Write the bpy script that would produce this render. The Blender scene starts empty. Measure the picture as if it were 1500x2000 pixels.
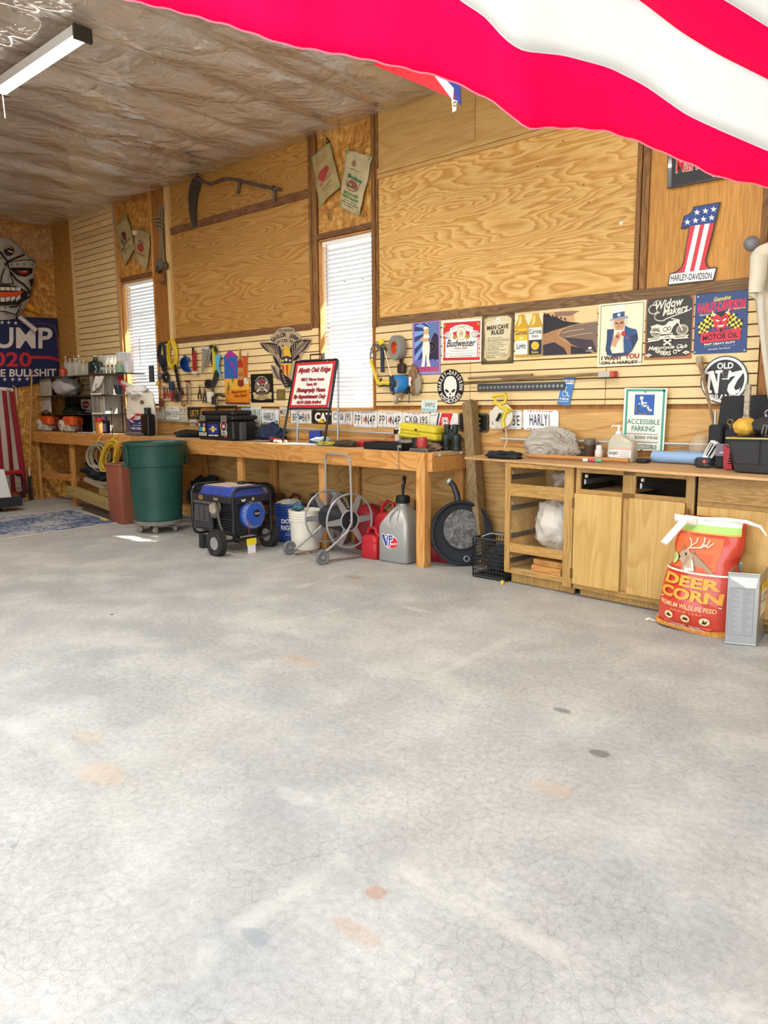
import bpy, bmesh, math, random
from mathutils import Vector, Matrix, noise
random.seed(7)
V = Vector; PI = math.pi
SC = bpy.context.scene; COL = SC.collection

# ---------------------------------------------------------------- camera, sky, sun, exposure
FPX, YAW, PITCH, ROLL = 1480.45, -.7284, .141, -.0077
CP = V((4.8098, -5.3636, 1.3383))
_f = V((math.sin(YAW) * math.cos(PITCH), math.cos(YAW) * math.cos(PITCH), -math.sin(PITCH)))
_r = V((math.cos(YAW), -math.sin(YAW), 0)); _u = _r.cross(_f)
CR = math.cos(ROLL) * _r + math.sin(ROLL) * _u; CU = -math.sin(ROLL) * _r + math.cos(ROLL) * _u; CF = _f
cam = bpy.data.cameras.new('camera'); cam.sensor_fit = 'VERTICAL'; cam.sensor_height = 32.0
cam.lens = FPX / 2000 * 32.0; cam.clip_start = .05; cam.clip_end = 200
co = bpy.data.objects.new('camera', cam); COL.objects.link(co)
mw = Matrix((CR, CU, -CF)).transposed().to_4x4(); mw.translation = CP; co.matrix_world = mw
SC.camera = co

w = bpy.data.worlds.new('sky'); SC.world = w; w.use_nodes = True
bg = w.node_tree.nodes['Background']; bg.inputs[0].default_value = (.86, .93, 1.0, 1); bg.inputs[1].default_value = 2.45
SUN_DIR = V((-1.6, -1.3, -2.1))
sl = bpy.data.lights.new('sun', 'SUN'); sl.energy = 16; sl.angle = math.radians(.6); sl.color = (1, .95, .86)
so = bpy.data.objects.new('sun', sl); COL.objects.link(so); so.rotation_euler = SUN_DIR.to_track_quat('-Z', 'Y').to_euler()
SC.view_settings.view_transform = 'Standard'; SC.view_settings.look = 'None'; SC.view_settings.gamma = 1
SC.view_settings.use_curve_mapping = False
SC.view_settings.exposure = .62
SC.cycles.max_bounces = 7; SC.cycles.diffuse_bounces = 5; SC.cycles.glossy_bounces = 3; SC.cycles.transparent_max_bounces = 24
SC.cycles.sample_clamp_indirect = 6

# ---------------------------------------------------------------- helpers
def hit(u, v, ax, val):
    "world point where the sight line of photo pixel u,v meets the plane axis=val"
    d = CF + CR * ((u - 750) / FPX) - CU * ((v - 1000) / FPX)
    return CP + d * ((val - CP[ax]) / d[ax])
def WL(u, v, y=-.02): return hit(u, v, 1, y)
def FL(u, v, z=0.): return hit(u, v, 2, z)
def EW(u, v, x=-6.35): return hit(u, v, 0, x)
def lin(c): return c / 12.92 if c <= .04045 else ((c + .055) / 1.055) ** 2.4
def hexc(h):
    if not isinstance(h, str): return tuple(h)[:3]
    h = h.lstrip('#'); return tuple(lin(int(h[i:i + 2], 16) / 255) for i in (0, 2, 4))

MC = {}
def M(col, rough=.5, metal=0., trans=0., alpha=1., bump=0., bscale=60, coat=0., spec=.5, name=None, emit=0, sss=0, vary=0., vscale=8):
    key = (col, rough, metal, trans, alpha, bump, bscale, coat, spec, emit, sss, vary, vscale)
    if key in MC: return MC[key]
    m = bpy.data.materials.new(name or 'paint_%s' % (col if isinstance(col, str) else len(MC))); m.use_nodes = True
    nt = m.node_tree; b = nt.nodes['Principled BSDF']
    c = hexc(col) + (1,)
    b.inputs['Base Color'].default_value = c; b.inputs['Roughness'].default_value = rough
    b.inputs['Metallic'].default_value = metal; b.inputs['Transmission Weight'].default_value = trans
    b.inputs['Alpha'].default_value = alpha; b.inputs['Coat Weight'].default_value = coat
    b.inputs['Specular IOR Level'].default_value = spec
    if emit: b.inputs['Emission Color'].default_value = c; b.inputs['Emission Strength'].default_value = emit
    if bump or vary:
        g = nt.nodes.new('ShaderNodeNewGeometry')
    if bump:
        n = nt.nodes.new('ShaderNodeTexNoise'); n.inputs['Scale'].default_value = bscale; n.inputs['Detail'].default_value = 4
        bp = nt.nodes.new('ShaderNodeBump'); bp.inputs['Strength'].default_value = bump; bp.inputs['Distance'].default_value = .01
        nt.links.new(g.outputs['Position'], n.inputs['Vector']); nt.links.new(n.outputs[0], bp.inputs['Height']); nt.links.new(bp.outputs[0], b.inputs['Normal'])
    if vary:
        n = nt.nodes.new('ShaderNodeTexNoise'); n.inputs['Scale'].default_value = vscale; n.inputs['Detail'].default_value = 6
        mx = nt.nodes.new('ShaderNodeMix'); mx.data_type = 'RGBA'
        mx.inputs[6].default_value = tuple(min(1, x * (1 + vary)) for x in c[:3]) + (1,)
        mx.inputs[7].default_value = tuple(x * (1 - vary) for x in c[:3]) + (1,)
        mr = nt.nodes.new('ShaderNodeMapRange'); mr.inputs[1].default_value = .35; mr.inputs[2].default_value = .65
        nt.links.new(g.outputs['Position'], n.inputs['Vector']); nt.links.new(n.outputs[0], mr.inputs[0])
        nt.links.new(mr.outputs[0], mx.inputs[0]); nt.links.new(mx.outputs[2], b.inputs['Base Color'])
    MC[key] = m; return m

class NT:
    "small helper for node materials in world space"
    def __init__(s, name):
        s.m = bpy.data.materials.new(name); s.m.use_nodes = True; s.nt = s.m.node_tree; s.b = s.nt.nodes['Principled BSDF']
        s.g = s.nt.nodes.new('ShaderNodeNewGeometry'); s.pos = s.g.outputs['Position']
        s.oi = None
    def N(s, t, **kw):
        n = s.nt.nodes.new('ShaderNode' + t)
        for k, v in kw.items(): setattr(n, k, v)
        return n
    def L(s, a, b): s.nt.links.new(a, b)
    def set(s, sock, v):
        if hasattr(v, 'is_linked'): s.L(v, sock)
        else: sock.default_value = v
    def rnd(s):
        if not s.oi: s.oi = s.N('ObjectInfo')
        return s.oi.outputs['Random']
    def mapping(s, vec, scale=(1, 1, 1), loc=(0, 0, 0), rot=(0, 0, 0), rand=False):
        n = s.N('Mapping'); s.L(vec, n.inputs[0]); n.inputs['Scale'].default_value = scale; n.inputs['Location'].default_value = loc; n.inputs['Rotation'].default_value = rot
        if rand:
            c = s.N('CombineXYZ'); m = s.math('MULTIPLY', s.rnd(), 37.)
            for i in range(3): s.L(m, c.inputs[i])
            s.L(c.outputs[0], n.inputs['Location'])
        return n.outputs[0]
    def noise(s, vec, scale=5, detail=3, rough=.5, dist=0):
        n = s.N('TexNoise'); s.L(vec, n.inputs['Vector']); n.inputs['Scale'].default_value = scale; n.inputs['Detail'].default_value = detail
        n.inputs['Roughness'].default_value = rough; n.inputs['Distortion'].default_value = dist; return n.outputs[0]
    def vor(s, vec, scale=5, feature='F1', out=0, rnd=1):
        n = s.N('TexVoronoi', feature=feature); s.L(vec, n.inputs['Vector']); n.inputs['Scale'].default_value = scale; n.inputs['Randomness'].default_value = rnd
        return n.outputs[out]
    def math(s, op, a, b=0., c=None, clamp=False):
        n = s.N('Math', operation=op); n.use_clamp = clamp; s.set(n.inputs[0], a); s.set(n.inputs[1], b)
        if c is not None: s.set(n.inputs[2], c)
        return n.outputs[0]
    def rng(s, v, a, b, c=0., d=1.):
        n = s.N('MapRange'); s.L(v, n.inputs[0])
        for i, x in enumerate((a, b, c, d)): n.inputs[i + 1].default_value = x
        return n.outputs[0]
    def mix(s, f, a, b, mode='MIX'):
        n = s.N('Mix', data_type='RGBA', blend_type=mode); s.set(n.inputs[0], f)
        for i, x in ((6, a), (7, b)):
            if hasattr(x, 'is_linked'): s.L(x, n.inputs[i])
            else: n.inputs[i].default_value = hexc(x) + (1,)
        return n.outputs[2]
    def ramp(s, v, stops):
        n = s.N('ValToRGB'); s.L(v, n.inputs[0]); e = n.color_ramp.elements
        while len(e) < len(stops): e.new(.5)
        for i, (p, c) in enumerate(stops): e[i].position = p; e[i].color = hexc(c) + (1,)
        return n.outputs[0]
    def bump(s, h, st=.3, dist=.01, nrm=None):
        n = s.N('Bump'); n.inputs['Strength'].default_value = st; n.inputs['Distance'].default_value = dist; s.L(h, n.inputs['Height'])
        if nrm: s.L(nrm, n.inputs['Normal'])
        return n.outputs[0]
    def out(s, col=None, rough=None, nrm=None, **kw):
        if col is not None: s.set(s.b.inputs['Base Color'], col if hasattr(col, 'is_linked') else hexc(col) + (1,))
        if rough is not None: s.set(s.b.inputs['Roughness'], rough)
        if nrm is not None: s.L(nrm, s.b.inputs['Normal'])
        for k, v in kw.items(): s.set(s.b.inputs[k.replace('_', ' ')], v)
        return s.m

def wood(name, light, mid, dark, grain='x', rings=22., sc=1., bold=.5, fine=.35, rough=.55, rand=True, det=2):
    "plain-sawn wood: contour lines of a stretched noise field plus fine fibres"
    t = NT(name); st = {'x': (.28, 1.6, 1.6), 'z': (1.6, 1.6, .28), 'y': (1.6, .28, 1.6)}[grain]
    vec = t.mapping(t.pos, [a * sc for a in st], rand=rand)
    n = t.noise(vec, 1.6, det, .45, .3)
    r = t.math('MULTIPLY', n, rings); fr = t.math('FRACT', r)
    tri = t.rng(fr, 0, 1, 0, 1)
    c1 = t.ramp(tri, [(0, light), (.5, mid), (.78, dark), (.9, mid), (1., light)])
    base = t.mix(bold, mid, c1)
    fv = t.mapping(t.pos, [a * 40 if a > 1 else a * 6 for a in st], rand=rand)
    f = t.noise(fv, 3, 3, .6)
    f2 = t.rng(f, .3, .7, 1 - fine, 1 + fine * .35)
    big = t.noise(vec, .9, 2); b2 = t.rng(big, .3, .7, .88, 1.1)
    k = t.math('MULTIPLY', f2, b2)
    col = t.N('Mix', data_type='RGBA', blend_type='MULTIPLY'); col.inputs[0].default_value = 1
    t.L(base, col.inputs[6]); cc = t.N('CombineColor'); [t.L(k, cc.inputs[i]) for i in range(3)]; t.L(cc.outputs[0], col.inputs[7])
    return t.out(col.outputs[2], rough, t.bump(f, .12, .004), Specular_IOR_Level=.35)

class MB:
    "mesh builder: everything added becomes one mesh object"
    def __init__(s): s.v = []; s.f = []; s.mi = []; s.k = 0; s.T = None
    def add(s, vs, fs, k=None):
        o = len(s.v)
        if s.T is not None: vs = [s.T @ V(p) for p in vs]
        s.v += [tuple(p) for p in vs]; s.f += [tuple(i + o for i in f) for f in fs]; s.mi += [s.k if k is None else k] * len(fs); return s
    def box(s, x0, x1, y0, y1, z0, z1, k=None):
        vs = [(x, y, z) for x in (x0, x1) for y in (y0, y1) for z in (z0, z1)]
        return s.add(vs, [(0, 1, 3, 2), (4, 6, 7, 5), (0, 4, 5, 1), (2, 3, 7, 6), (0, 2, 6, 4), (1, 5, 7, 3)], k)
    def hexa(s, p, k=None):
        "8 corners: bottom ring 0-3, top ring 4-7"
        return s.add(p, [(3, 2, 1, 0), (4, 5, 6, 7), (0, 1, 5, 4), (1, 2, 6, 5), (2, 3, 7, 6), (3, 0, 4, 7)], k)
    def rbox(s, x0, x1, y0, y1, z0, z1, r=.01, k=None, n=4, taper=0.):
        "box with rounded vertical edges and a small chamfer at top and bottom"
        def ring(z, ins):
            out = []; a, b, c, d = x0 + ins, x1 - ins, y0 + ins, y1 - ins
            for cx, cy, a0 in ((b - r, d - r, 0), (a + r, d - r, 90), (a + r, c + r, 180), (b - r, c + r, 270)):
                for i in range(n + 1):
                    t = math.radians(a0 + 90 * i / n); out.append((cx + r * math.cos(t), cy + r * math.sin(t), z))
            return out
        e = min(r * .5, (z1 - z0) * .25)
        return s.loft([ring(z0, taper + e), ring(z0 + e, taper), ring(z1 - e, 0), ring(z1, e)], k)
    def loft(s, rings, k=None, cap=True, closed=True):
        n = len(rings[0]); vs = [p for r in rings for p in r]; fs = []
        for i in range(len(rings) - 1):
            for j in range(n if closed else n - 1):
                a, b = i * n + j, i * n + (j + 1) % n; fs.append((a, b, b + n, a + n))
        if cap and closed: fs.append(tuple(range(n - 1, -1, -1))); fs.append(tuple(range((len(rings) - 1) * n, len(rings) * n)))
        return s.add(vs, fs, k)
    def lathe(s, prof, c=(0, 0, 0), ax=(0, 0, 1), n=24, k=None, cap=True, sy=1.):
        ax = V(ax).normalized(); q = V((0, 0, 1)).rotation_difference(ax); c = V(c)
        rings = [[c + q @ V((r * math.cos(2 * PI * j / n), sy * r * math.sin(2 * PI * j / n), z)) for j in range(n)] for r, z in prof]
        return s.loft(rings, k, cap)
    def cyl(s, a, b, r, r2=None, n=12, k=None):
        a, b = V(a), V(b); return s.lathe([(r, 0), (r if r2 is None else r2, (b - a).length)], a, b - a, n, k)
    def tube(s, pts, r, n=8, k=None, closed=False):
        pts = [V(p) for p in pts]; m = len(pts); rr = r if isinstance(r, (list, tuple)) else [r] * m
        rings = []; up = None
        for i, p in enumerate(pts):
            a = pts[i - 1] if (i > 0 or closed) else p; b = pts[(i + 1) % m] if (i < m - 1 or closed) else p
            t = (b - a).normalized() if (b - a).length > 1e-9 else V((0, 0, 1))
            if up is None:
                up = V((0, 0, 1)) if abs(t.z) < .9 else V((1, 0, 0))
            x = t.cross(up)
            if x.length < 1e-6: x = t.orthogonal()
            x.normalize(); y = x.cross(t).normalized(); up = y
            rings.append([p + rr[i] * (math.cos(2 * PI * j / n) * x + math.sin(2 * PI * j / n) * y) for j in range(n)])
        if closed: rings.append(rings[0]); return s.loft(rings, k, cap=False)
        return s.loft(rings, k)
    def sphere(s, c, r, n=14, m=9, k=None):
        r = r if isinstance(r, (tuple, list, Vector)) else (r, r, r); c = V(c)
        rings = []
        for i in range(m + 1):
            t = PI * i / m; q = max(math.sin(t), .002)
            rings.append([c + V((r[0] * q * math.cos(2 * PI * j / n), r[1] * q * math.sin(2 * PI * j / n), -r[2] * math.cos(t))) for j in range(n)])
        return s.loft(rings, k)
    def prism(s, pts, off, k=None):
        "extrude a planar 3D outline by the vector off"
        off = V(off); n = len(pts); pts = [V(p) for p in pts]
        return s.add(pts + [p + off for p in pts], [tuple(range(n - 1, -1, -1)), tuple(range(n, 2 * n))] + [(i, (i + 1) % n, (i + 1) % n + n, i + n) for i in range(n)], k)
    def grid(s, fn, nu, nv, k=None, thick=0.):
        vs = [V(fn(i / nu, j / nv)) for i in range(nu + 1) for j in range(nv + 1)]
        fs = [(i * (nv + 1) + j, (i + 1) * (nv + 1) + j, (i + 1) * (nv + 1) + j + 1, i * (nv + 1) + j + 1) for i in range(nu) for j in range(nv)]
        return s.add(vs, fs, k)
    def ring(s, c, ax, R, r, n=28, m=8, k=None):
        ax = V(ax).normalized(); q = V((0, 0, 1)).rotation_difference(ax)
        return s.tube([V(c) + q @ V((R * math.cos(2 * PI * i / n), R * math.sin(2 * PI * i / n), 0)) for i in range(n)], r, m, k, closed=True)
    def build(s, name, mats, parent=None, label=None, world=True, bevel=0., smooth=True, solid=0., subsurf=0, ang=35, cat=None, group=None, kind=None):
        me = bpy.data.meshes.new(name)
        vs = s.v
        if parent is not None and world:
            mi = wmat(parent).inverted(); vs = [mi @ V(p) for p in vs]
        me.from_pydata([tuple(p) for p in vs], [], s.f)
        if not isinstance(mats, (list, tuple)): mats = [mats]
        for m in mats: me.materials.append(m)
        if len(mats) > 1: me.polygons.foreach_set('material_index', s.mi)
        if smooth:
            me.polygons.foreach_set('use_smooth', [True] * len(me.polygons)); me.set_sharp_from_angle(angle=math.radians(ang))
        me.update()
        o = bpy.data.objects.new(name, me); COL.objects.link(o)
        if parent is not None: o.parent = parent
        if label: o['label'] = label
        if cat: o['category'] = cat
        if group: o['group'] = group
        if kind: o['kind'] = kind
        if solid: md = o.modifiers.new('thick', 'SOLIDIFY'); md.thickness = solid; md.offset = 0
        if subsurf: md = o.modifiers.new('sub', 'SUBSURF'); md.levels = md.render_levels = subsurf
        if bevel: md = o.modifiers.new('bevel', 'BEVEL'); md.width = bevel; md.segments = 2; md.limit_method = 'ANGLE'
        return o
def wmat(o):
    m = o.matrix_basis.copy()
    while o.parent: o = o.parent; m = o.matrix_basis @ m
    return m
def thing(name, label, cat, loc=(0, 0, 0), rotz=0, group=None):
    o = bpy.data.objects.new(name, None); COL.objects.link(o); o.empty_display_size = .1
    o.location = loc; o.rotation_euler = (0, 0, rotz); o['label'] = label; o['category'] = cat
    if group: o['group'] = group
    return o
def tag(o, label, cat, group=None):
    o['label'] = label; o['category'] = cat
    if group: o['group'] = group
    return o
def struct(o): o['kind'] = 'structure'; return o
def bx(name, mat, parent, x0, x1, y0, y1, z0, z1, bevel=0., label=None):
    return MB().box(x0, x1, y0, y1, z0, z1).build(name, mat, parent, label, bevel=bevel)
def dup(root, loc=None, rotz=None, label=None, group=None, dloc=None, scale=None):
    r = root.copy(); COL.objects.link(r)
    if loc is not None: r.location = loc
    if dloc is not None: r.location = V(root.location) + V(dloc)
    if rotz is not None: r.rotation_euler = (0, 0, rotz)
    if scale is not None: r.scale = (scale,) * 3 if not isinstance(scale, (tuple, list)) else scale
    if label: r['label'] = label
    if group: r['group'] = group
    for ch in list(root.children):
        c = ch.copy(); COL.objects.link(c); c.parent = r
        for g in ch.children:
            d = g.copy(); COL.objects.link(d); d.parent = c
    return r

_tc = {}
def text_mesh(s, bold=0., shear=0., space=1.):
    key = (s, bold, shear, space)
    if key in _tc: return _tc[key]
    cu = bpy.data.curves.new('lettering', 'FONT'); cu.body = s; cu.size = 1; cu.offset = bold; cu.shear = shear; cu.resolution_u = 3; cu.space_character = space
    cu.fill_mode = 'FRONT'
    ob = bpy.data.objects.new('lettering', cu); me = bpy.data.meshes.new_from_object(ob)
    vs = [(v.co.x, v.co.y) for v in me.vertices]; fs = [tuple(p.vertices) for p in me.polygons]
    bpy.data.objects.remove(ob); bpy.data.curves.remove(cu); bpy.data.meshes.remove(me)
    if not vs: vs = [(0, 0)]; fs = []
    x0 = min(v[0] for v in vs); x1 = max(v[0] for v in vs); y0 = min(v[1] for v in vs); y1 = max(v[1] for v in vs)
    _tc[key] = (vs, fs, x0, x1, y0, y1); return _tc[key]

class Art:
    "flat print: shapes in 0..1 coordinates (x right, y down) over a parallelogram TL, TR, BL"
    def __init__(s, TL, TR, BL, lift=.0006, step=.00035, fn=None):
        s.O = V(TL); s.U = V(TR) - s.O; s.Vv = V(BL) - s.O; s.n = s.Vv.cross(s.U).normalized(); s.lift = lift; s.step = step; s.z = lift
        s.mb = MB(); s.mats = []; s.fn = fn
        s.asp = s.U.length / s.Vv.length
    def p(s, x, y):
        if s.fn: return s.fn(x, y, s.z)
        return s.O + s.U * x + s.Vv * y + s.n * s.z
    def _m(s, c, **kw):
        m = c if isinstance(c, bpy.types.Material) else M(c, **kw)
        if m not in s.mats: s.mats.append(m)
        return s.mats.index(m)
    def poly(s, pts, c, **kw):
        s.mb.add([s.p(x, y) for x, y in pts], [tuple(range(len(pts)))], s._m(c, **kw)); s.z += s.step; return s
    def polys(s, lst, c, **kw):
        k = s._m(c, **kw)
        for pts in lst: s.mb.add([s.p(x, y) for x, y in pts], [tuple(range(len(pts)))], k)
        s.z += s.step; return s
    def rect(s, x0, y0, x1, y1, c, **kw): return s.poly([(x0, y0), (x1, y0), (x1, y1), (x0, y1)], c, **kw)
    def ell(s, cx, cy, rx, ry=None, c='000000', n=28, a0=0, a1=360, **kw):
        if ry is None: ry = rx * s.asp
        full = a1 - a0 >= 360
        pts = [(cx + rx * math.cos(math.radians(a0 + (a1 - a0) * i / n)), cy - ry * math.sin(math.radians(a0 + (a1 - a0) * i / n))) for i in range(n if full else n + 1)]
        return s.poly(pts, c, **kw)
    def star(s, cx, cy, r, c, inner=.4, n=5, rot=0):
        pts = []
        for i in range(2 * n):
            a = rot + PI / 2 + PI * i / n; q = r if i % 2 == 0 else r * inner
            pts.append((cx + q * math.cos(a), cy - q * s.asp * math.sin(a)))
        return s.poly(pts, c)
    def line(s, pts, wd, c, **kw):
        "stroke of width wd (fraction of the width)"
        k = s._m(c, **kw); a = s.asp
        for (x0, y0), (x1, y1) in zip(pts, pts[1:]):
            dx, dy = x1 - x0, (y1 - y0) / a; l = math.hypot(dx, dy) or 1e-6; nx, ny = -dy / l * wd / 2, dx / l * wd / 2 * a
            ex, ey = dx / l * wd * .3, dy / l * wd * .3 * a
            s.mb.add([s.p(x0 + nx - ex, y0 + ny - ey), s.p(x0 - nx - ex, y0 - ny - ey), s.p(x1 - nx + ex, y1 - ny + ey), s.p(x1 + nx + ex, y1 + ny + ey)], [(0, 1, 2, 3)], k)
        s.z += s.step; return s
    def arcline(s, cx, cy, rx, ry, a0, a1, wd, c, n=20):
        return s.line([(cx + rx * math.cos(math.radians(a0 + (a1 - a0) * i / n)), cy - ry * math.sin(math.radians(a0 + (a1 - a0) * i / n))) for i in range(n + 1)], wd, c)
    def text(s, t, x0, y0, x1, y1, c, bold=.0, shear=0., slope=0., space=1., **kw):
        vs, fs, a, b, lo, hi = text_mesh(t, bold, shear, space); k = s._m(c, **kw)
        if hi - lo < 1e-6 or b - a < 1e-6: return s
        out = []
        for x, y in vs:
            fx = (x - a) / (b - a); fy = 1 - (y - lo) / (hi - lo); out.append(s.p(x0 + (x1 - x0) * fx, y0 + (y1 - y0) * fy + slope * fx))
        s.mb.add(out, fs, k); s.z += s.step; return s
    def arctext(s, t, cx, cy, rx, ry, a_mid, span, h, c, bold=.02, inward=False, cw=.8):
        "letters set along an ellipse; angles in degrees, counter-clockwise from east"
        k = s._m(c); n = len(t)
        for i, ch in enumerate(t):
            if ch == ' ': continue
            f = (i + .5) / n - .5; ang = math.radians(a_mid - span * f if not inward else a_mid + span * f)
            vs, fs, a, b, lo, hi = text_mesh(ch, bold); px, py = cx + rx * math.cos(ang), cy - ry * math.sin(ang)
            tx, ty = rx * math.sin(ang), ry * math.cos(ang) / s.asp
            if inward: tx, ty = -tx, -ty
            l = math.hypot(tx, ty) or 1; tx /= l; ty /= l; nx, ny = ty, -tx
            out = []
            ww = h * cw * min(1, (b - a) / max(hi - lo, .3) * 1.2)
            for x, y in vs:
                fx = (x - (a + b) / 2) / max(b - a, 1e-6) * ww; fy = (y / .72 - .5) * h
                out.append(s.p(px + tx * fx + nx * fy, py + (ty * fx + ny * fy) * s.asp))
            s.mb.add(out, fs, k)
        s.z += s.step; return s
    def build(s, parent, name='printing', label=None):
        return s.mb.build(name, s.mats, parent, label, smooth=False)
# ---------------------------------------------------------------- materials of the building
PLY_BOLD = wood('bold_pine_plywood', 'e6bd77', 'd6a55a', 'c58d45', 'x', 30, 1.15, 1., .18, rand=False, det=4)
PLY_SOFT = wood('amber_plywood', 'c79a54', 'b98642', 'a06b2c', 'x', 40, 1.0, .75, .3)
PLY_PALE = wood('pale_plywood', 'd3ab6c', 'c99f5f', 'bd8f50', 'x', 16, .8, .5, .25)
PLY_ORANGE = wood('orange_plywood', 'd39b4e', 'cc9145', 'bd7f36', 'z', 14, 2.2, .5, .35)
PLY_LOW = wood('lower_plywood', 'd8ab6c', 'cda05f', 'b5803f', 'x', 20, .9, .7, .25)
SLAT = wood('slatwall_maple', 'f0d8a4', 'ebcf98', 'e4c58a', 'x', 8, 1.2, .4, .12, .5)
TRIMD = wood('dark_stained_trim', '8f6544', '7e5434', '63401f', 'x', 18, 2, .6, .5)
TRIMG = wood('weathered_trim', '94754f', '80603f', '63462a', 'x', 20, 2.2, .6, .6)
TRIMV = wood('stained_upright', 'a0743f', '8c6033', '6b4522', 'z', 16, 2, .6, .5)
PINE = wood('new_pine', 'dda765', 'd19550', 'b87433', 'x', 16, 1.6, .6, .25)
PINEZ = wood('new_pine_upright', 'deaa68', 'd09652', 'b67636', 'z', 16, 1.6, .6, .25)
PINELT = wood('pale_strip', 'e6c58e', 'debb80', 'd0a96b', 'z', 10, 2, .4, .2)
POSTW = wood('brown_post_board', 'b07838', 'a26a2e', '8a5524', 'z', 14, 1.6, .6, .3)
TREATED = wood('weathered_lumber', 'a98f66', '977c52', '77603d', 'z', 22, 2.5, .6, .6)
CABW = wood('cabinet_birch', 'd0ab68', 'c7a05c', 'b98f4a', 'z', 12, 1.3, .6, .18, .42)
CABF = wood('cabinet_frame', 'c39c5e', 'b88f50', 'a67c40', 'z', 14, 3, .6, .4, .45)
CABH = wood('cabinet_rail', 'c49b5a', 'ba8f4e', 'a67a3a', 'x', 14, 3, .6, .4, .45)
CABIN = wood('cabinet_inside', 'e4c48d', 'dcba80', 'cfa869', 'x', 8, 2, .4, .15)
BOARDTOP = wood('worktop_sheet', 'd0a878', 'c79d6c', 'bb8f5e', 'x', 10, 1, .5, .2, .6)
GREENWOOD = wood('treated_deck_board', 'c2b078', 'b5a166', '9b8650', 'x', 16, 2, .6, .4)
def osb():
    t = NT('strand_board'); v = t.mapping(t.pos, (1, 1, .45), rot=(.3, .2, .5))
    cell = t.vor(v, 34, 'F1', 1); sep = t.N('SeparateColor'); t.L(cell, sep.inputs[0])
    v2 = t.mapping(t.pos, (.5, .5, 1.2), rot=(.1, .6, -.4)); cell2 = t.vor(v2, 26, 'F1', 1); s2 = t.N('SeparateColor'); t.L(cell2, s2.inputs[0])
    m = t.math('ADD', t.math('MULTIPLY', sep.outputs[0], .6), t.math('MULTIPLY', s2.outputs[0], .4))
    c = t.ramp(m, [(.1, '9a6426'), (.4, 'bb8238'), (.65, 'cb9648'), (.9, 'e0b264')])
    n = t.noise(t.mapping(t.pos, (9, 9, 2)), 6, 4); c = t.mix(t.rng(n, .35, .65, 0, .35), c, 'a8702e')
    return t.out(c, .6, t.bump(m, .15, .004))
OSB = osb()
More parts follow.
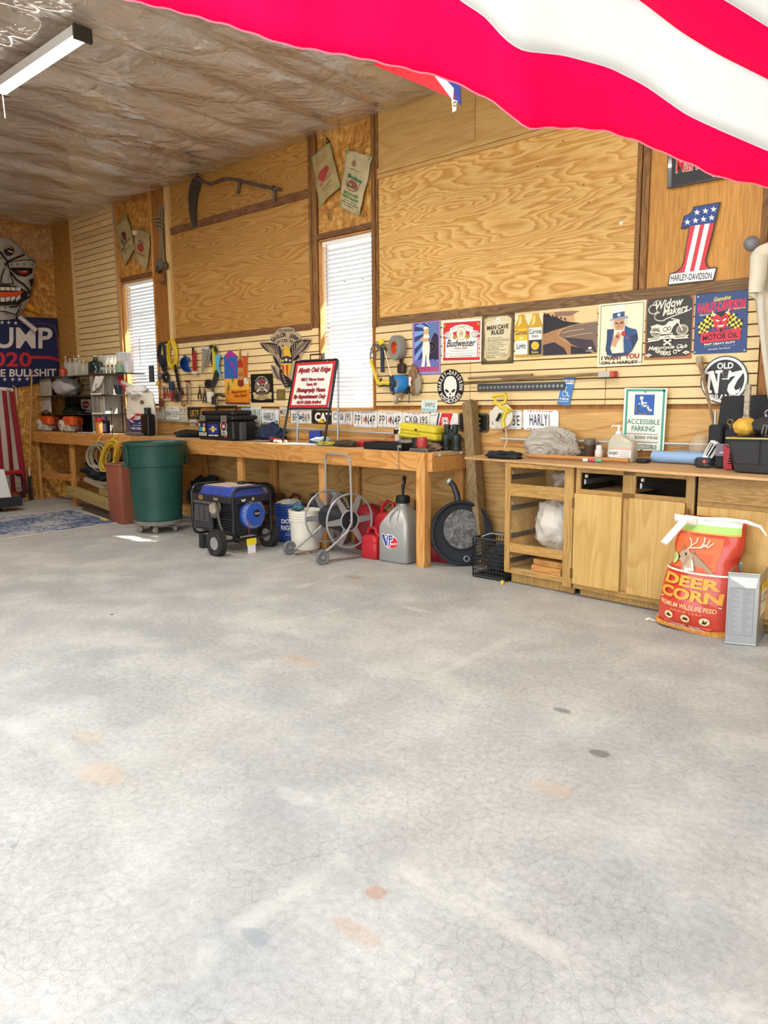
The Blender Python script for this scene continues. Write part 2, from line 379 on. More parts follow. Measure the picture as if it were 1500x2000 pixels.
def concrete():
    t = NT('concrete'); p = t.pos
    big = t.noise(p, .55, 5, .55); mid = t.noise(p, 2.6, 6, .62, .2); fine = t.noise(p, 38, 5, .7); grit = t.noise(p, 210, 2, .6)
    c = t.mix(t.rng(big, .38, .62), '9fa09e', 'b1afaa')
    c = t.mix(t.rng(mid, .42, .7, 0, .8), c, 'c4c3be')
    c = t.mix(t.rng(t.noise(t.mapping(p, loc=(9, 3, 0)), 1.4, 6, .65), .5, .68, 0, .55), c, '989da0')
    k = t.math('MULTIPLY', t.rng(fine, .3, .7, .82, 1.14), t.rng(grit, .3, .7, .9, 1.08))
    # craze cracks in two sizes, broken up
    pw = t.N('VectorMath', operation='ADD'); nn = t.N('TexNoise'); nn.inputs['Scale'].default_value = 9; t.L(p, nn.inputs['Vector'])
    sc = t.N('VectorMath', operation='SCALE'); t.L(nn.outputs['Color'], sc.inputs[0]); sc.inputs['Scale'].default_value = .06; t.L(p, pw.inputs[0]); t.L(sc.outputs[0], pw.inputs[1])
    for s_, w_, a_, g_ in ((24, .05, .17, .46), (9, .02, .10, .52)):
        d = t.vor(pw.outputs[0], s_, 'DISTANCE_TO_EDGE'); ln = t.rng(d, 0, w_, 1, 0)
        mk = t.rng(t.noise(p, 1.9 if s_ > 10 else .8, 3), g_ - .08, g_ + .08, 0, a_); k = t.math('SUBTRACT', k, t.math('MULTIPLY', ln, mk))
    d = t.vor(t.mapping(pw.outputs[0], loc=(3.3, 1.7, 0)), .55, 'DISTANCE_TO_EDGE'); k = t.math('SUBTRACT', k, t.rng(d, 0, .002, .14, 0))
    cc = t.N('CombineColor'); [t.L(k, cc.inputs[i]) for i in range(3)]
    c = t.mix(1., c, cc.outputs[0], 'MULTIPLY')
    sep = t.N('SeparateXYZ'); t.L(p, sep.inputs[0]); X, Y = sep.outputs[0], sep.outputs[1]
    brk = t.rng(t.noise(p, 3.2, 5, .6), .36, .6)
    def seg(a, b, w_, col, amt):
        a, b = FL(*a), FL(*b); L_ = (b - a).length; dx, dy = (b - a).x / L_, (b - a).y / L_
        u_ = t.math('ADD', t.math('MULTIPLY', X, dx), t.math('ADD', t.math('MULTIPLY', Y, dy), -(a.x * dx + a.y * dy)))
        v_ = t.math('ABSOLUTE', t.math('ADD', t.math('MULTIPLY', X, -dy), t.math('ADD', t.math('MULTIPLY', Y, dx), a.x * dy - a.y * dx)))
        m = t.math('MULTIPLY', t.rng(v_, w_ * .3, w_, 1, 0), t.math('MULTIPLY', t.rng(u_, 0, .06), t.rng(u_, L_ - .06, L_, 1, 0)))
        return t.mix(t.math('MULTIPLY', t.math('MULTIPLY', m, brk), amt), c, col)
    # pale bands where strips and crates once lay
    for a, b, w_ in (((440, 1830), (690, 1665), .05), ((745, 1680), (1140, 1885), .045), ((410, 1825), (380, 1940), .05), ((550, 1215), (730, 1175), .04), ((560, 1228), (640, 1260), .05),
                     ((770, 1180), (850, 1200), .04), ((575, 1150), (700, 1110), .04), ((500, 1115), (600, 1095), .03), ((850, 1320), (1010, 1240), .05), ((90, 1440), (190, 1540), .08),
                     ((1380, 1930), (1480, 1990), .05), ((170, 1530), (270, 1620), .07), ((0, 1400), (90, 1450), .08)):
        c = seg(a, b, w_, 'd4d2ca', .38)
    def spot(a, rx, ry, col, amt, br=.35):
        a = FL(*a); u_ = t.math('MULTIPLY', t.math('ADD', X, -a.x), 1 / rx); v_ = t.math('MULTIPLY', t.math('ADD', Y, -a.y), 1 / ry)
        r_ = t.math('SQRT', t.math('ADD', t.math('MULTIPLY', u_, u_), t.math('MULTIPLY', v_, v_)))
        r_ = t.math('ADD', r_, t.rng(t.noise(p, 14, 5, .7), .3, .7, -br, br)); return t.mix(t.rng(r_, .75, 1.05, amt, 0), c, col)
    for a, rx, ry, col, amt in (((1097, 1387), .045, .03, '55585a', .6), ((1170, 1471), .045, .032, '4f5355', .65), ((585, 1290), .16, .07, 'bf8a54', .22), ((200, 1512), .13, .07, 'c7a070', .25),
                                ((1075, 1540), .09, .05, 'c9a27c', .25), ((735, 1742), .03, .03, 'a9683a', .4), ((700, 1822), .09, .03, 'b07a4c', .26), ((175, 1440), .1, .05, 'cfae82', .22),
                                ((500, 1830), .05, .03, '78858c', .5), ((690, 1127), .1, .06, '9a7a5a', .4), ((580, 1556), .1, .04, 'd2d0ca', .3), ((218, 1200), .015, .015, '3a3530', .8)):
        c = spot(a, rx, ry, col, amt)
    return t.out(c, t.rng(mid, .3, .7, .5, .7), t.bump(t.math('ADD', fine, grit), .25, .003), Specular_IOR_Level=.35)
CONC = concrete()
def plastic_sheet():
    t = NT('plastic_sheeting'); v = t.mapping(t.pos, (1, .45, 1))
    n = t.noise(v, 1.1, 4, .55, .5); c = t.mix(t.rng(n, .35, .65), 'ab9d90', 'c2b6a8')
    d = t.noise(t.mapping(t.pos, (1, .55, 1)), 2.6, 3, .5, 1.); e = t.math('ABSOLUTE', t.math('ADD', t.noise(t.mapping(t.pos, (1, .8, 1)), 8, 2, .5, .6), -.5))
    rd = t.math('ABSOLUTE', t.math('ADD', d, -.5)); h = t.math('ADD', rd, t.math('MULTIPLY', e, .3))
    return t.out(c, .16, t.bump(h, 1., .09), Specular_IOR_Level=1., Coat_Weight=1., Coat_Roughness=.05)
SHEET = plastic_sheet()
GROOVE = M('6b4a26', .8, name='slat_groove_brown')  # dark brown backing behind the slat gaps
WHITEPL = M('f2f2f0', .45, name='white_vinyl'); BLK = M('16171a', .5, name='black_paint'); STEEL = M('b9bcc0', .32, 1., name='bright_steel'); GALV = M('a7abb0', .42, .9, name='galvanised_steel')
GLASS = M('ffffff', .03, trans=1., name='window_glass')

# ---------------------------------------------------------------- setting
XL, CZ = -6.37, 3.92
W2 = (-.79, -.075, 1.31, 2.93); W1 = (-4.5, -3.72, 1.31, 2.93); W3 = (3.46, 4.4, 1.0, 2.93)
struct(MB().grid(lambda a, b: (XL - .2 + a * 24, -14 + b * 14.2, 0), 1, 1).build('floor', CONC, smooth=False))
gr = M('b9b4a8', .9, name='gravel_yard'); struct(MB().box(-40, 40, -60, -14, -.1, -.02).build('ground_outside', gr)); struct(MB().box(-40, 40, .3, 40, -.5, -.02).build('ground_behind', gr))
# back wall with window openings
b = MB(); xs = XL - .14
for wx in (W1, W2, W3):
    b.box(xs, wx[0], .0, .14, 0, CZ + .1); b.box(wx[0], wx[1], .0, .14, 0, wx[2]); b.box(wx[0], wx[1], .0, .14, wx[3], CZ + .1); xs = wx[1]
b.box(xs, 10, .0, .14, 0, CZ + .1); wall_back = struct(b.build('wall_back', POSTW))
wall_left = struct(MB().box(XL - .14, XL, -9, 0, 0, CZ + .3).build('wall_left', OSB))
struct(MB().box(XL, -.6, -5.15, -5.0, 0, CZ).build('wall_front', PLY_SOFT)); struct(MB().box(9.9, 10, -9, 0, 0, CZ).build('wall_right', PLY_SOFT))
struct(MB().box(-.6, 10, -5.15, -5.0, 3.35, CZ).build('wall_front_header', PLY_SOFT))
def panel(name, mat, x0, x1, z0, z1, y=-.012, yb=0.): return bx(name, mat, wall_back, x0, x1, y, yb, z0, z1)
# plywood sheets
panel('plywood_panel', PLY_BOLD, .0, 2.44, 2.13, 3.35)
panel('plywood_panel', PLY_PALE, .0, 1.05, 3.44, CZ); panel('plywood_panel', PLY_PALE, 1.055, 2.44, 3.44, CZ)
panel('plywood_panel', PLY_SOFT, -3.32, -.91, 2.13, 3.36); panel('plywood_panel', PLY_SOFT, -3.32, -.91, 3.43, CZ)
panel('plywood_panel', PLY_ORANGE, 2.53, 3.27, 2.13, CZ); panel('plywood_panel', PLY_ORANGE, 3.3, 3.46, 2.13, CZ)
panel('plywood_panel', PLY_SOFT, XL, -5.78, 1.29, CZ)
panel('strand_board_panel', OSB, -.79, -.08, 2.99, CZ); panel('strand_board_panel', OSB, -4.5, -3.72, 2.99, CZ)
for a, c_ in ((XL, -3.93), (-3.925, -1.49), (-1.485, .95), (.955, 3.39), (3.395, 5.8)): panel('plywood_panel', PLY_LOW, a, c_, 0, 1.29)
# mouldings
for x0, x1, z0, z1, m_ in ((0, 2.44, 3.35, 3.385, PLY_PALE), (0, 2.44, 3.39, 3.435, PLY_PALE)): bx('batten', m_, wall_back, x0, x1, -.03, 0, z0, z1)
n_ = 0
def trim(mat, x0, x1, z0, z1, y=-.03, label=None):
    global n_; n_ += 1
    return struct(MB().box(x0, x1, y, 0, z0, z1).build('trim_%d' % n_, mat, bevel=.003))
trim(TRIMG, 0, 3.3, 2.055, 2.13); trim(TRIMD, -3.32, -.91, 2.085, 2.15); trim(TRIMD, -3.32, -.91, 3.355, 3.435)
trim(TRIMV, -.91, -.875, 2.1, CZ, -.035); trim(TRIMV, -.87, -.8, 2.1, CZ, -.03); trim(TRIMV, -.075, -.03, 2.05, CZ, -.035); trim(TRIMV, -.028, .0, 2.05, CZ, -.025)
trim(TRIMV, 2.44, 2.475, 2.13, CZ, -.035); trim(TRIMV, 2.48, 2.53, 2.13, CZ, -.03); trim(TRIMV, 3.27, 3.31, 2.13, CZ, -.03)
trim(TRIMD, -.8, -.075, 2.935, 2.99); trim(TRIMD, -4.5, -3.72, 2.935, 2.99)
trim(PINELT, -3.4, -3.325, 2.1, CZ, -.05); trim(POSTW, -3.68, -3.42, 2.12, CZ, -.04); trim(PINEZ, -3.715, -3.685, 1.3, CZ, -.05)
trim(PINEZ, -4.57, -4.51, 1.3, CZ, -.05); trim(PINELT, -5.79, -5.75, .95, CZ, -.04); trim(POSTW, 3.31, 3.45, .95, 2.1, -.03)
trim(PINE, -.82, -.05, 1.285, 1.31, -.06); trim(PINE, -4.5, -3.72, 1.285, 1.31, -.05)
bx('batten', PINE, wall_back, -6.3, 3.4, -.022, -.012, .99, 1.012)
# slatted wall boards: a grooved backing with each board standing proud
def slatwall(x0, x1, z0, z1, pitch=.0785):
    bx('groove_backing', GROOVE, wall_back, x0, x1, -.006, 0, z0, z1)
    z = z1; me = None
    while z > z0 + .02:
        zb = max(z - pitch + .009, z0)
        if me is None or zb == z0:
            o = bx('slat_board', SLAT, wall_back, x0, x1, -.02, -.004, zb, z, bevel=.0015); me = o if zb > z0 else me; zt = z
        else:
            o = me.copy(); COL.objects.link(o); o.location = (0, 0, z - zt)
        z -= pitch
for a, c_ in ((-5.74, -4.6),): slatwall(a, c_, .96, CZ - .0)
for a, c_ in ((-3.69, -2.46), (-2.455, -.82), (-.045, 1.03), (1.035, 2.25), (2.255, 3.3)): slatwall(a, c_, 1.325, 2.1 if c_ < -.5 else 2.065)
# ceiling: plastic sheeting sagging between the trusses
def ceil_fn(a, b_):
    x = XL - .05 + a * 16.2; y = -5.0 + b_ * 5.02
    s_ = .61; ph = (x - .12) / s_; f = ph - math.floor(ph); sag = math.sin(PI * f) ** .6
    edge = min(1, max(0, (-y) / .35, 0) if x > XL + .3 else min(1, max(0, (-y) / .35)) * max(.1, (x - XL) / .3)); n1 = noise.noise(V((x * 1.1, y * .7, 3))); n2 = noise.noise(V((x * 3.1, y * 1.6, 8))); n3 = noise.noise(V((x * 7, y * 3, 1)))
    z = CZ - .012 - edge * (sag * (.065 + .03 * n1) + .03 * n2 + .02 * abs(n3) + .012)
    return (x, y, z)
struct(MB().grid(ceil_fn, 420, 130).build('ceiling', SHEET, smooth=True, ang=180))
struct(MB().box(XL - .3, 10.3, -5.3, 1.05, CZ + .06, CZ + .16).build('roof', PLY_SOFT))
struct(MB().box(3.35, 5.4, .16, 1.9, 2.98, 3.04).build('added_sun_block', PLY_SOFT))  # unseen sheet added to keep sun from entering the right-edge window
def endplastic(a, b_):
    y = -4.9 + a * 4.9; low = 3.52 - .0 + .12 * math.sin(y * 3.1) + .22 * math.exp(-((y + .42) / .2) ** 2) * -1 + .05 * noise.noise(V((y * 5, 0, 0)))
    z = CZ - .09 - b_ * (CZ - .09 - low); return (XL + .012 + .02 * abs(noise.noise(V((y * 6, z * 5, 2)))) + .03 * b_ * (1 - b_), y, z)
clear = M('e8dccb', .15, trans=.0, alpha=.16, bump=.5, bscale=14, name='clear_plastic')
tag(MB().grid(endplastic, 120, 14).build('plastic_sheet', clear, ang=180), 'clear plastic sheeting draped along the top of the end wall', 'plastic sheet')
# windows with venetian blinds
SLATM = M('f4f4f2', .4, name='blind_slat', sss=0)
def blindmat():
    t = NT('white_blind'); m = t.m; nt = t.nt; tr = t.N('BsdfTranslucent'); tr.inputs[0].default_value = (.95, .95, .95, 1); mx = t.N('MixShader'); mx.inputs[0].default_value = .04
    t.out('d2d7dd', .5); o = nt.nodes['Material Output']; t.L(t.b.outputs[0], mx.inputs[1]); t.L(tr.outputs[0], mx.inputs[2]); t.L(mx.outputs[0], o.inputs[0]); return m
BLIND = blindmat()
def window(i, w, muntin=True):
    x0, x1, z0, z1 = w; f = MB(); y0, y1 = .085, .125; t = .035
    f.box(x0, x1, y0, y1, z0, z0 + t); f.box(x0, x1, y0, y1, z1 - t, z1); f.box(x0, x0 + t, y0, y1, z0, z1); f.box(x1 - t, x1, y0, y1, z0, z1)
    zm = (z0 + z1) / 2; f.box(x0, x1, y0, y1, zm - .025, zm + .025)
    win = struct(f.build('window_%d' % i, WHITEPL))
    for k in (1, 2): xx = x0 + (x1 - x0) * k / 3; bx('muntin', WHITEPL, win, xx - .008, xx + .008, .1, .11, z0 + t, z1 - t)
    for zz in (z0 + (zm - z0) * .5, zm + (z1 - zm) * .5): bx('muntin', WHITEPL, win, x0 + t, x1 - t, .1, .11, zz - .008, zz + .008)
    tm = M('ffffff', 0., alpha=.06, name='thin_pane'); bx('pane', tm, win, x0 + t, x1 - t, .112, .115, z0 + t, zm - .025); bx('pane', tm, win, x0 + t, x1 - t, .112, .115, zm + .025, z1 - t)
    for xx, s_ in ((x0, 1), (x1, -1)): bx('jamb', PINEZ, win, min(xx, xx + .012 * s_), max(xx, xx + .012 * s_), -.02, .14, z0, z1)
    bx('head_jamb', PINE, win, x0, x1, -.02, .14, z1 - .012, z1)
    bt = thing('venetian_blind', {1: 'white venetian blind in the window behind the charcoal bag', 2: 'white venetian blind in the window behind the red and white easel sign', 3: 'white venetian blind at the right edge behind the pale jacket'}[i], 'blind', ((x0 + x1) / 2, .03, z0))
    bx('head_rail', WHITEPL, bt, x0 + .02, x1 - .02, .01, .05, z1 - .06, z1 - .015)
    bx('bottom_rail', WHITEPL, bt, x0 + .025, x1 - .025, .015, .045, z0 + .04, z0 + .06)
    sl0 = None; z = z0 + .09; nsl = 0
    while z < z1 - .07:
        if sl0 is None:
            m_ = MB(); c_ = .5; a_ = math.radians(59); h_ = .0222
            m_.grid(lambda u_, v_: (x0 + .022 + u_ * (x1 - x0 - .044), .03 + math.cos(a_) * (v_ - .5) * 2 * h_, z + math.sin(a_) * (v_ - .5) * 2 * h_ + .003 * (1 - (2 * v_ - 1) ** 2)), 1, 3)
            sl0 = m_.build('slat', BLIND, bt)
        else:
            o = sl0.copy(); COL.objects.link(o); o.parent = bt; o.location = (0, 0, z - z0 - .09)
        z += .042
    for fx in (.2, .5, .8) if i != 3 else (): xx = x0 + (x1 - x0) * fx; MB().tube([(xx, .03, z0 + .05), (xx, .03, z1 - .03)], .0016, 5).build('ladder_cord', WHITEPL, bt)
    MB().tube([(x0 + .09, .0, z1 - .05), (x0 + .1, -.01, z1 - .62)], .004, 6).build('tilt_wand', M('8f9296', .3), bt)
for i, w_ in ((1, W1), (2, W2), (3, W3)): window(i, w_)
# conduits
cm = M('b4b3ae', .4, .3, name='grey_conduit')
def conduit(pts, label, r=.011):
    o = MB().tube(pts, r, 8).build('conduit', cm); return tag(o, label, 'conduit')
conduit([(-4.59, -.035, 1.0), (-4.59, -.035, CZ - .02)], 'grey upright conduit between the tall slat panel and the window')
conduit([(-4.4, -.045, 1.185), (-2.2, -.045, 1.12), (1.12, -.045, 1.05)], 'grey horizontal conduit below the license plates, left of the wooden post')
conduit([(1.36, -.045, 1.05), (2.2, -.045, 1.05), (3.2, -.045, 1.05)], 'grey horizontal conduit above the cabinet top, right of the wooden post')
# shop lights: the one in view and an added unseen row for fill
def shoplight(x, y, label, z=3.74):
    t = thing('shop_light', label, 'ceiling light', (x, y, z))
    MB().prism([(x - .64, y - .06, z + .05), (x - .64, y + .06, z + .05), (x - .64, y + .045, z), (x - .64, y - .045, z)], (1.28, 0, 0)).build('housing', M('d8d8d6', .5, name='lamp_housing'), t)
    MB().prism([(x - .625, y - .042 * math.cos(a), z - .002 - .03 * math.sin(a)) for a in [PI * i / 8 for i in range(9)]], (1.25, 0, 0)).build('diffuser', M('fff8ea', .5, emit=9, name='lit_diffuser'), t)
    for s_ in (-1, 1):
        MB().box(x + s_ * .64 - .012, x + s_ * .64 + .012, y - .062, y + .062, z - .035, z + .055).build('end_cap', M('3a3733', .5, name='dark_end_cap'), t)
        MB().tube([(x + s_ * .5, y, z + .05), (x + s_ * .5, y, z + .12)], .004, 5).build('hanger', STEEL, t)
    if label.startswith('lit'): MB().tube([(x - .63, y, z - .03), (x - .635, y + .01, z - .2)], .0025, 5).build('pull_cord', WHITEPL, t)
    l = bpy.data.lights.new('tube_glow', 'AREA'); l.shape = 'RECTANGLE'; l.size = 1.2; l.size_y = .08; l.energy = 32; l.color = (1, .96, .88)
    lo = bpy.data.objects.new('tube_glow', l); COL.objects.link(lo); lo.parent = t; lo.location = (0, 0, -.045)
shoplight(-.84, -2.67, 'lit tube shop light hanging under the plastic covered ceiling')
for x_, l_ in ((2.0, 'added unseen fill light over the open floor'), (4.8, 'added unseen fill light nearest the flag'), (-3.7, 'added unseen fill light nearest the end wall')): shoplight(x_, -2.67, l_)  # lamps put in out of view to brighten the inside
# ---------------------------------------------------------------- signs and posters on the wall
def sheet(name, label, cat, TL, TR, BL, col, y=-.0245, th=.002, group=None, BR=None, hit_=None, rough=.4, bevel=0):
    h = hit_ or (lambda u, v: WL(u, v, y)); a, b, c = h(*TL), h(*TR), h(*BL); d = h(*BR) if BR else b + c - a
    n = (c - a).cross(b - a).normalized()
    o = MB().prism([a, c, d, b], n * -th).build(name, M(col, rough) if isinstance(col, str) else col, smooth=False, bevel=bevel)
    tag(o, label, cat, group); return o, Art(a, b, c)
def outline_plate(name, label, cat, px, col, y=-.03, th=.004, frame=None):
    pts = [WL(u, v, y) for u, v in px]; us = [p[0] for p in px]; vs = [p[1] for p in px]
    o = MB().prism(pts, (0, th, 0)).build(name, M(col, .4), smooth=False); tag(o, label, cat)
    return o
def screws(o, pts, r=.005, y=-.027, mat=None):
    for u, v in pts: p = WL(u, v, y); MB().cyl(p, p - V((0, .003, 0)), r, n=8).build('screw', mat or M('4a4a4c', .4, .8), o)
# pin-up poster
o, A = sheet('poster', 'tall violet tin sign of a blonde woman in a white sailor suit', 'poster', (805, 627), (860, 622), (806, 732), '8f8fc4')
A.rect(.06, .05, .95, .95, 'c04aa0'); A.rect(.08, .06, .93, .94, '2b3f7a')
cx, cy = .78, .2
for i in range(22):
    a0 = 2 * PI * i / 22; a1 = a0 + PI / 22
    def ray_(a):
        dx, dy = math.cos(a), -math.sin(a); ts = []
        if dx > 1e-6: ts.append((.93 - cx) / dx)
        if dx < -1e-6: ts.append((.08 - cx) / dx)
        if dy > 1e-6: ts.append((.94 - cy) / dy)
        if dy < -1e-6: ts.append((.06 - cy) / dy)
        t_ = min(ts); return (cx + dx * t_, cy + dy * t_)
    A.polys([[(cx, cy), ray_(a0), ray_(a1)]], '7ea0d8'); A.z -= A.step
A.z += .0004; A.poly([(.8, .24), (.93, .3), (.93, .74), (.6, .72), (.6, .45)], '2c2440'); A.poly([(.08, .74), (.5, .7), (.93, .78), (.93, .94), (.08, .94)], '6a6cae')
A.text('WELCOME ABOARD', .1, .86, .92, .94, 'd8384a', .05); A.arcline(.66, .5, .14, .14 * .55, -150, 150, .06, 'e8e2d2')
A.poly([(.40, .40), (.62, .40), (.64, .52), (.60, .72), (.66, .86), (.53, .86), (.50, .60), (.44, .86), (.32, .86), (.38, .68), (.36, .5)], 'efe8dc')
A.poly([(.42, .28), (.62, .28), (.62, .34), (.58, .40), (.42, .40), (.3, .36), (.3, .34)], 'd8a47c'); A.poly([(.42, .26), (.6, .26), (.63, .33), (.42, .34)], 'efe8dc')
A.ell(.52, .21, .09, c='e8c060'); A.ell(.53, .215, .055, c='dba880'); A.ell(.5, .155, .09, .025, 'f2efe6'); A.polys([[(.34, .86), (.44, .86), (.4, .9), (.32, .89)], [(.54, .86), (.64, .86), (.6, .9), (.54, .89)]], 'a8323c')
A.build(o, 'picture')
# beer label poster
o, A = sheet('poster', 'red and white square tin beer label sign with a script name', 'poster', (864, 627), (941, 622), (863, 707), 'f0ece2')
A.rect(.03, .05, .97, .97, 'd4272c'); A.rect(.09, .42, .9, .9, 'f4f1ea')
A.poly([(.03, .36), (.1, .28), (.2, .26), (.3, .33), (.28, .42), (.18, .44)], 'f0ece4'); A.poly([(.97, .36), (.9, .28), (.8, .26), (.7, .33), (.72, .42), (.82, .44)], 'f0ece4')
A.poly([(.2, .2), (.35, .13), (.5, .11), (.65, .13), (.8, .2), (.78, .32), (.64, .27), (.5, .25), (.36, .27), (.22, .32)], 'e9e7e2')
A.arcline(.5, .3, .29, .14, 25, 155, .008, '8a8a8e'); A.ell(.5, .33, .125, .165, 'c9a24a'); A.ell(.5, .33, .11, .148, 'efe9da'); A.ell(.5, .33, .075, .1, 'd8d0bb'); A.star(.5, .33, .05, 'b89a5a')
for s_ in (-1, 1):
    A.ell(.5 + s_ * .16, .41, .05, .05, 'c08a2c'); A.ell(.5 + s_ * .43, .12, .035, .045, 'b98a2f'); A.ell(.5 + s_ * .37, .36, .06, .05, 'cfcabc'); A.arcline(.5 + s_ * .35, .36, .08, .07, 0, 360, .008, '6a6a6a')
A.text('Budweiser', .13, .46, .87, .64, '23262b', .006, .35); A.text('KING OF BEERS', .34, .66, .66, .7, '7a4a3a', .01)
A.text('This is the famous Budweiser beer. We know of no brand', .2, .73, .8, .755, '6f7478'); A.text('Brewed by our original process from the Choicest', .13, .79, .87, .825, '6f7478', 0, .4)
A.text('Hops, Rice and Best Barley Malt', .22, .85, .8, .885, '53585c', .005, .4)
k_ = A._m('f4efe6')
vs, fs, a, b, lo, hi = text_mesh('GENUINE', .03)
A.mb.add([A.p(.015 + (1 - (y - lo) / (hi - lo)) * .06, .9 - (x - a) / (b - a) * .46) for x, y in vs], fs, k_)
A.mb.add([A.p(.985 - (1 - (y - lo) / (hi - lo)) * .06, .44 + (x - a) / (b - a) * .46) for x, y in vs], fs, k_)
A.build(o, 'picture')
# man cave rules
def parchment():
    t = NT('aged_parchment'); n = t.noise(t.pos, 9, 5, .7); return t.out(t.ramp(n, [(.3, '9a8258'), (.5, 'cdbb8d'), (.7, 'e2d6b0')]), .5)
o, A = sheet('poster', 'dark edged parchment tin sign headed MAN CAVE RULES', 'poster', (942, 615), (1005, 609), (940, 712), '4a3c26')
A.poly([(.03, .05), (.2, .02), (.8, .03), (.97, .08), (.96, .5), (.97, .93), (.8, .98), (.2, .97), (.03, .92), (.05, .5)], '6b5735'); A.poly([(.07, .1), (.2, .06), (.8, .06), (.92, .12), (.9, .5), (.92, .85), (.8, .93), (.2, .93), (.09, .86), (.1, .5)], parchment())
A.poly([(.14, .16), (.5, .12), (.86, .17), (.87, .5), (.84, .8), (.5, .88), (.16, .8), (.13, .5)], 'd9cda6'); A.ell(.5, .14, .07, c='efe9d8'); A.rect(.46, .17, .54, .2, 'efe9d8'); A.polys([[(.46, .13), (.49, .14), (.47, .155)], [(.54, .13), (.51, .14), (.53, .155)]], '2a241a'); A.line([(.34, .12), (.66, .21)], .02, 'e6dfc8'); A.line([(.66, .12), (.34, .21)], .02, 'e6dfc8')
A.text('MAN CAVE', .16, .23, .84, .32, '191510', .03, .1, -.01); A.text('RULES', .3, .33, .7, .42, '191510', .03, .1, -.01)
for i, (t_, w_) in enumerate((('1. Be nice to guests', .5), ('2. Beer is served cold and often', .68), ('3. What happens in here stays here', .7), ('it is not up for debate', .5), ('4. The big chair belongs to me', .66), ('5. No nagging at any time', .55), ('6. No chick flicks', .4), ('7. Always watch the game', .62), ('8. Gas is welcome', .4), ('9. No cleaning is required', .6), ('10. All repairs are done here', .62), ('have fun', .3))):
    A.text(t_, .16, .47 + i * .035, .16 + w_, .492 + i * .035, '3b3222', .01)
A.build(o, 'picture')
# beer bottles and beach sign
o, A = sheet('poster', 'wide tin sign of two beer bottles beside a dusk beach', 'poster', (1006, 616), (1167, 602), (1006, 697), 'e8d9ae', BR=(1163, 689))
A.rect(.36, .0, 1, 1, 'b98a5a'); A.poly([(.36, 0), (1, 0), (1, .3), (.7, .36), (.36, .36)], 'c9a070'); A.poly([(.72, 0), (1, 0), (1, .28), (.75, .3)], 'e9c48f'); A.poly([(.5, .0), (.8, .02), (.7, .12), (.5, .1)], '8f6a58')
A.poly([(.36, .06), (.42, .02), (.46, .1), (.52, .12), (.6, .22), (.72, .27), (.82, .3), (.7, .34), (.5, .42), (.36, .5)], '1c1a22'); A.poly([(.98, .3), (.75, .33), (.6, .42), (.55, .55), (.72, .75), (.97, .9), (1, .98), (1, .3)], '7b6455')
A.poly([(.36, .5), (.56, .4), (.52, .5), (.56, .62), (.72, .8), (.8, 1), (.36, 1)], 'a8784e'); A.poly([(.36, .75), (.5, .7), (.62, .85), (.66, 1), (.36, 1)], '2b2230'); A.poly([(.62, .6), (.95, .7), (1, .98), (.86, .92), (.7, .76)], '3a2d3a'); A.poly([(.7, .8), (.9, .92), (.95, 1), (.7, 1)], '241c28')
A.line([(.6, .5), (.7, .46), (.85, .44)], .006, 'd8b892'); A.line([(.64, .6), (.78, .56), (.95, .54)], .006, 'c8a882')
for k in range(6): A.line([(.4 + .05 * k, .14 + .03 * k), (.38 + .05 * k, .02 + .03 * k)], .006, '15141a'); A.star(.38 + .05 * k, .03 + .03 * k, .02, '15141a', .3, 7)
for j, (x, lbl, sub, cap) in enumerate(((.09, 'Corona', 'Light', 'e0b020'), (.27, 'Corona', 'Extra', 'e8e2d0'))):
    A.poly([(x - .035, 0), (x + .035, 0), (x + .04, .1), (x + .085, .28), (x + .085, 1), (x - .085, 1), (x - .085, .28), (x - .04, .1)], 'c99a1e'); A.poly([(x - .02, .04), (x + .0, .04), (x + .0, .2), (x - .05, .3)], 'e8cf80')
    A.rect(x - .082, .33, x + .082, .62, 'e6b822' if j == 0 else 'efe9da'); A.text(lbl, x - .075, .36, x + .075, .48, '1c2350', .02)
    if j == 0: A.rect(x - .08, .62, x + .08, .95, 'f2efe6'); A.text(sub, x - .06, .68, x + .06, .86, '1c2030', .02); A.ell(x, .56, .03, .03, 'f3e0a0')
    else: A.text(sub, x - .04, .5, x + .04, .56, '1c2350', .02); A.rect(x - .08, .62, x + .08, .97, '1b2448'); A.ell(x, .76, .05, .1, 'e6b822'); A.text(sub, x - .04, .88, x + .04, .94, 'e6d060', .01)
A.ell(.93, .88, .02, .03, 'efe9da'); A.text('Corona', .885, .92, .97, .955, 'efe9da', .01)
A.build(o, 'picture')
# pointing man poster: a plain generic figure, the wording as in the place
o, A = sheet('poster', 'cream tin sign of a pointing man in a tall hat, lettered in brown and red', 'poster', (1170, 592), (1263, 583), (1166, 717), 'ece2bf', BR=(1252, 713))
A.line([(.05, .05), (.95, .05), (.95, .95), (.05, .95), (.05, .05)], .012, '4b4a44')
A.poly([(.3, .1), (.37, .06), (.5, .05), (.56, .08), (.56, .25), (.31, .27)], 'e4e2da'); A.poly([(.31, .18), (.56, .16), (.56, .25), (.31, .27)], '2e4a7c'); A.star(.44, .21, .05, 'f0eee6'); A.poly([(.24, .27), (.4, .25), (.62, .23), (.64, .27), (.45, .3), (.27, .3)], '8d98a4')
A.poly([(.28, .29), (.34, .28), (.35, .4), (.28, .38)], 'cfcabb'); A.poly([(.56, .28), (.62, .27), (.62, .38), (.56, .4)], 'cfcabb'); A.poly([(.34, .28), (.56, .27), (.57, .38), (.5, .48), (.44, .49), (.37, .42)], 'c4906c'); A.polys([[(.37, .32), (.43, .33), (.43, .35), (.37, .34)], [(.48, .33), (.54, .31), (.54, .34), (.48, .35)]], '2a2a30'); A.line([(.46, .33), (.44, .39), (.47, .4)], .01, '8a5a40')
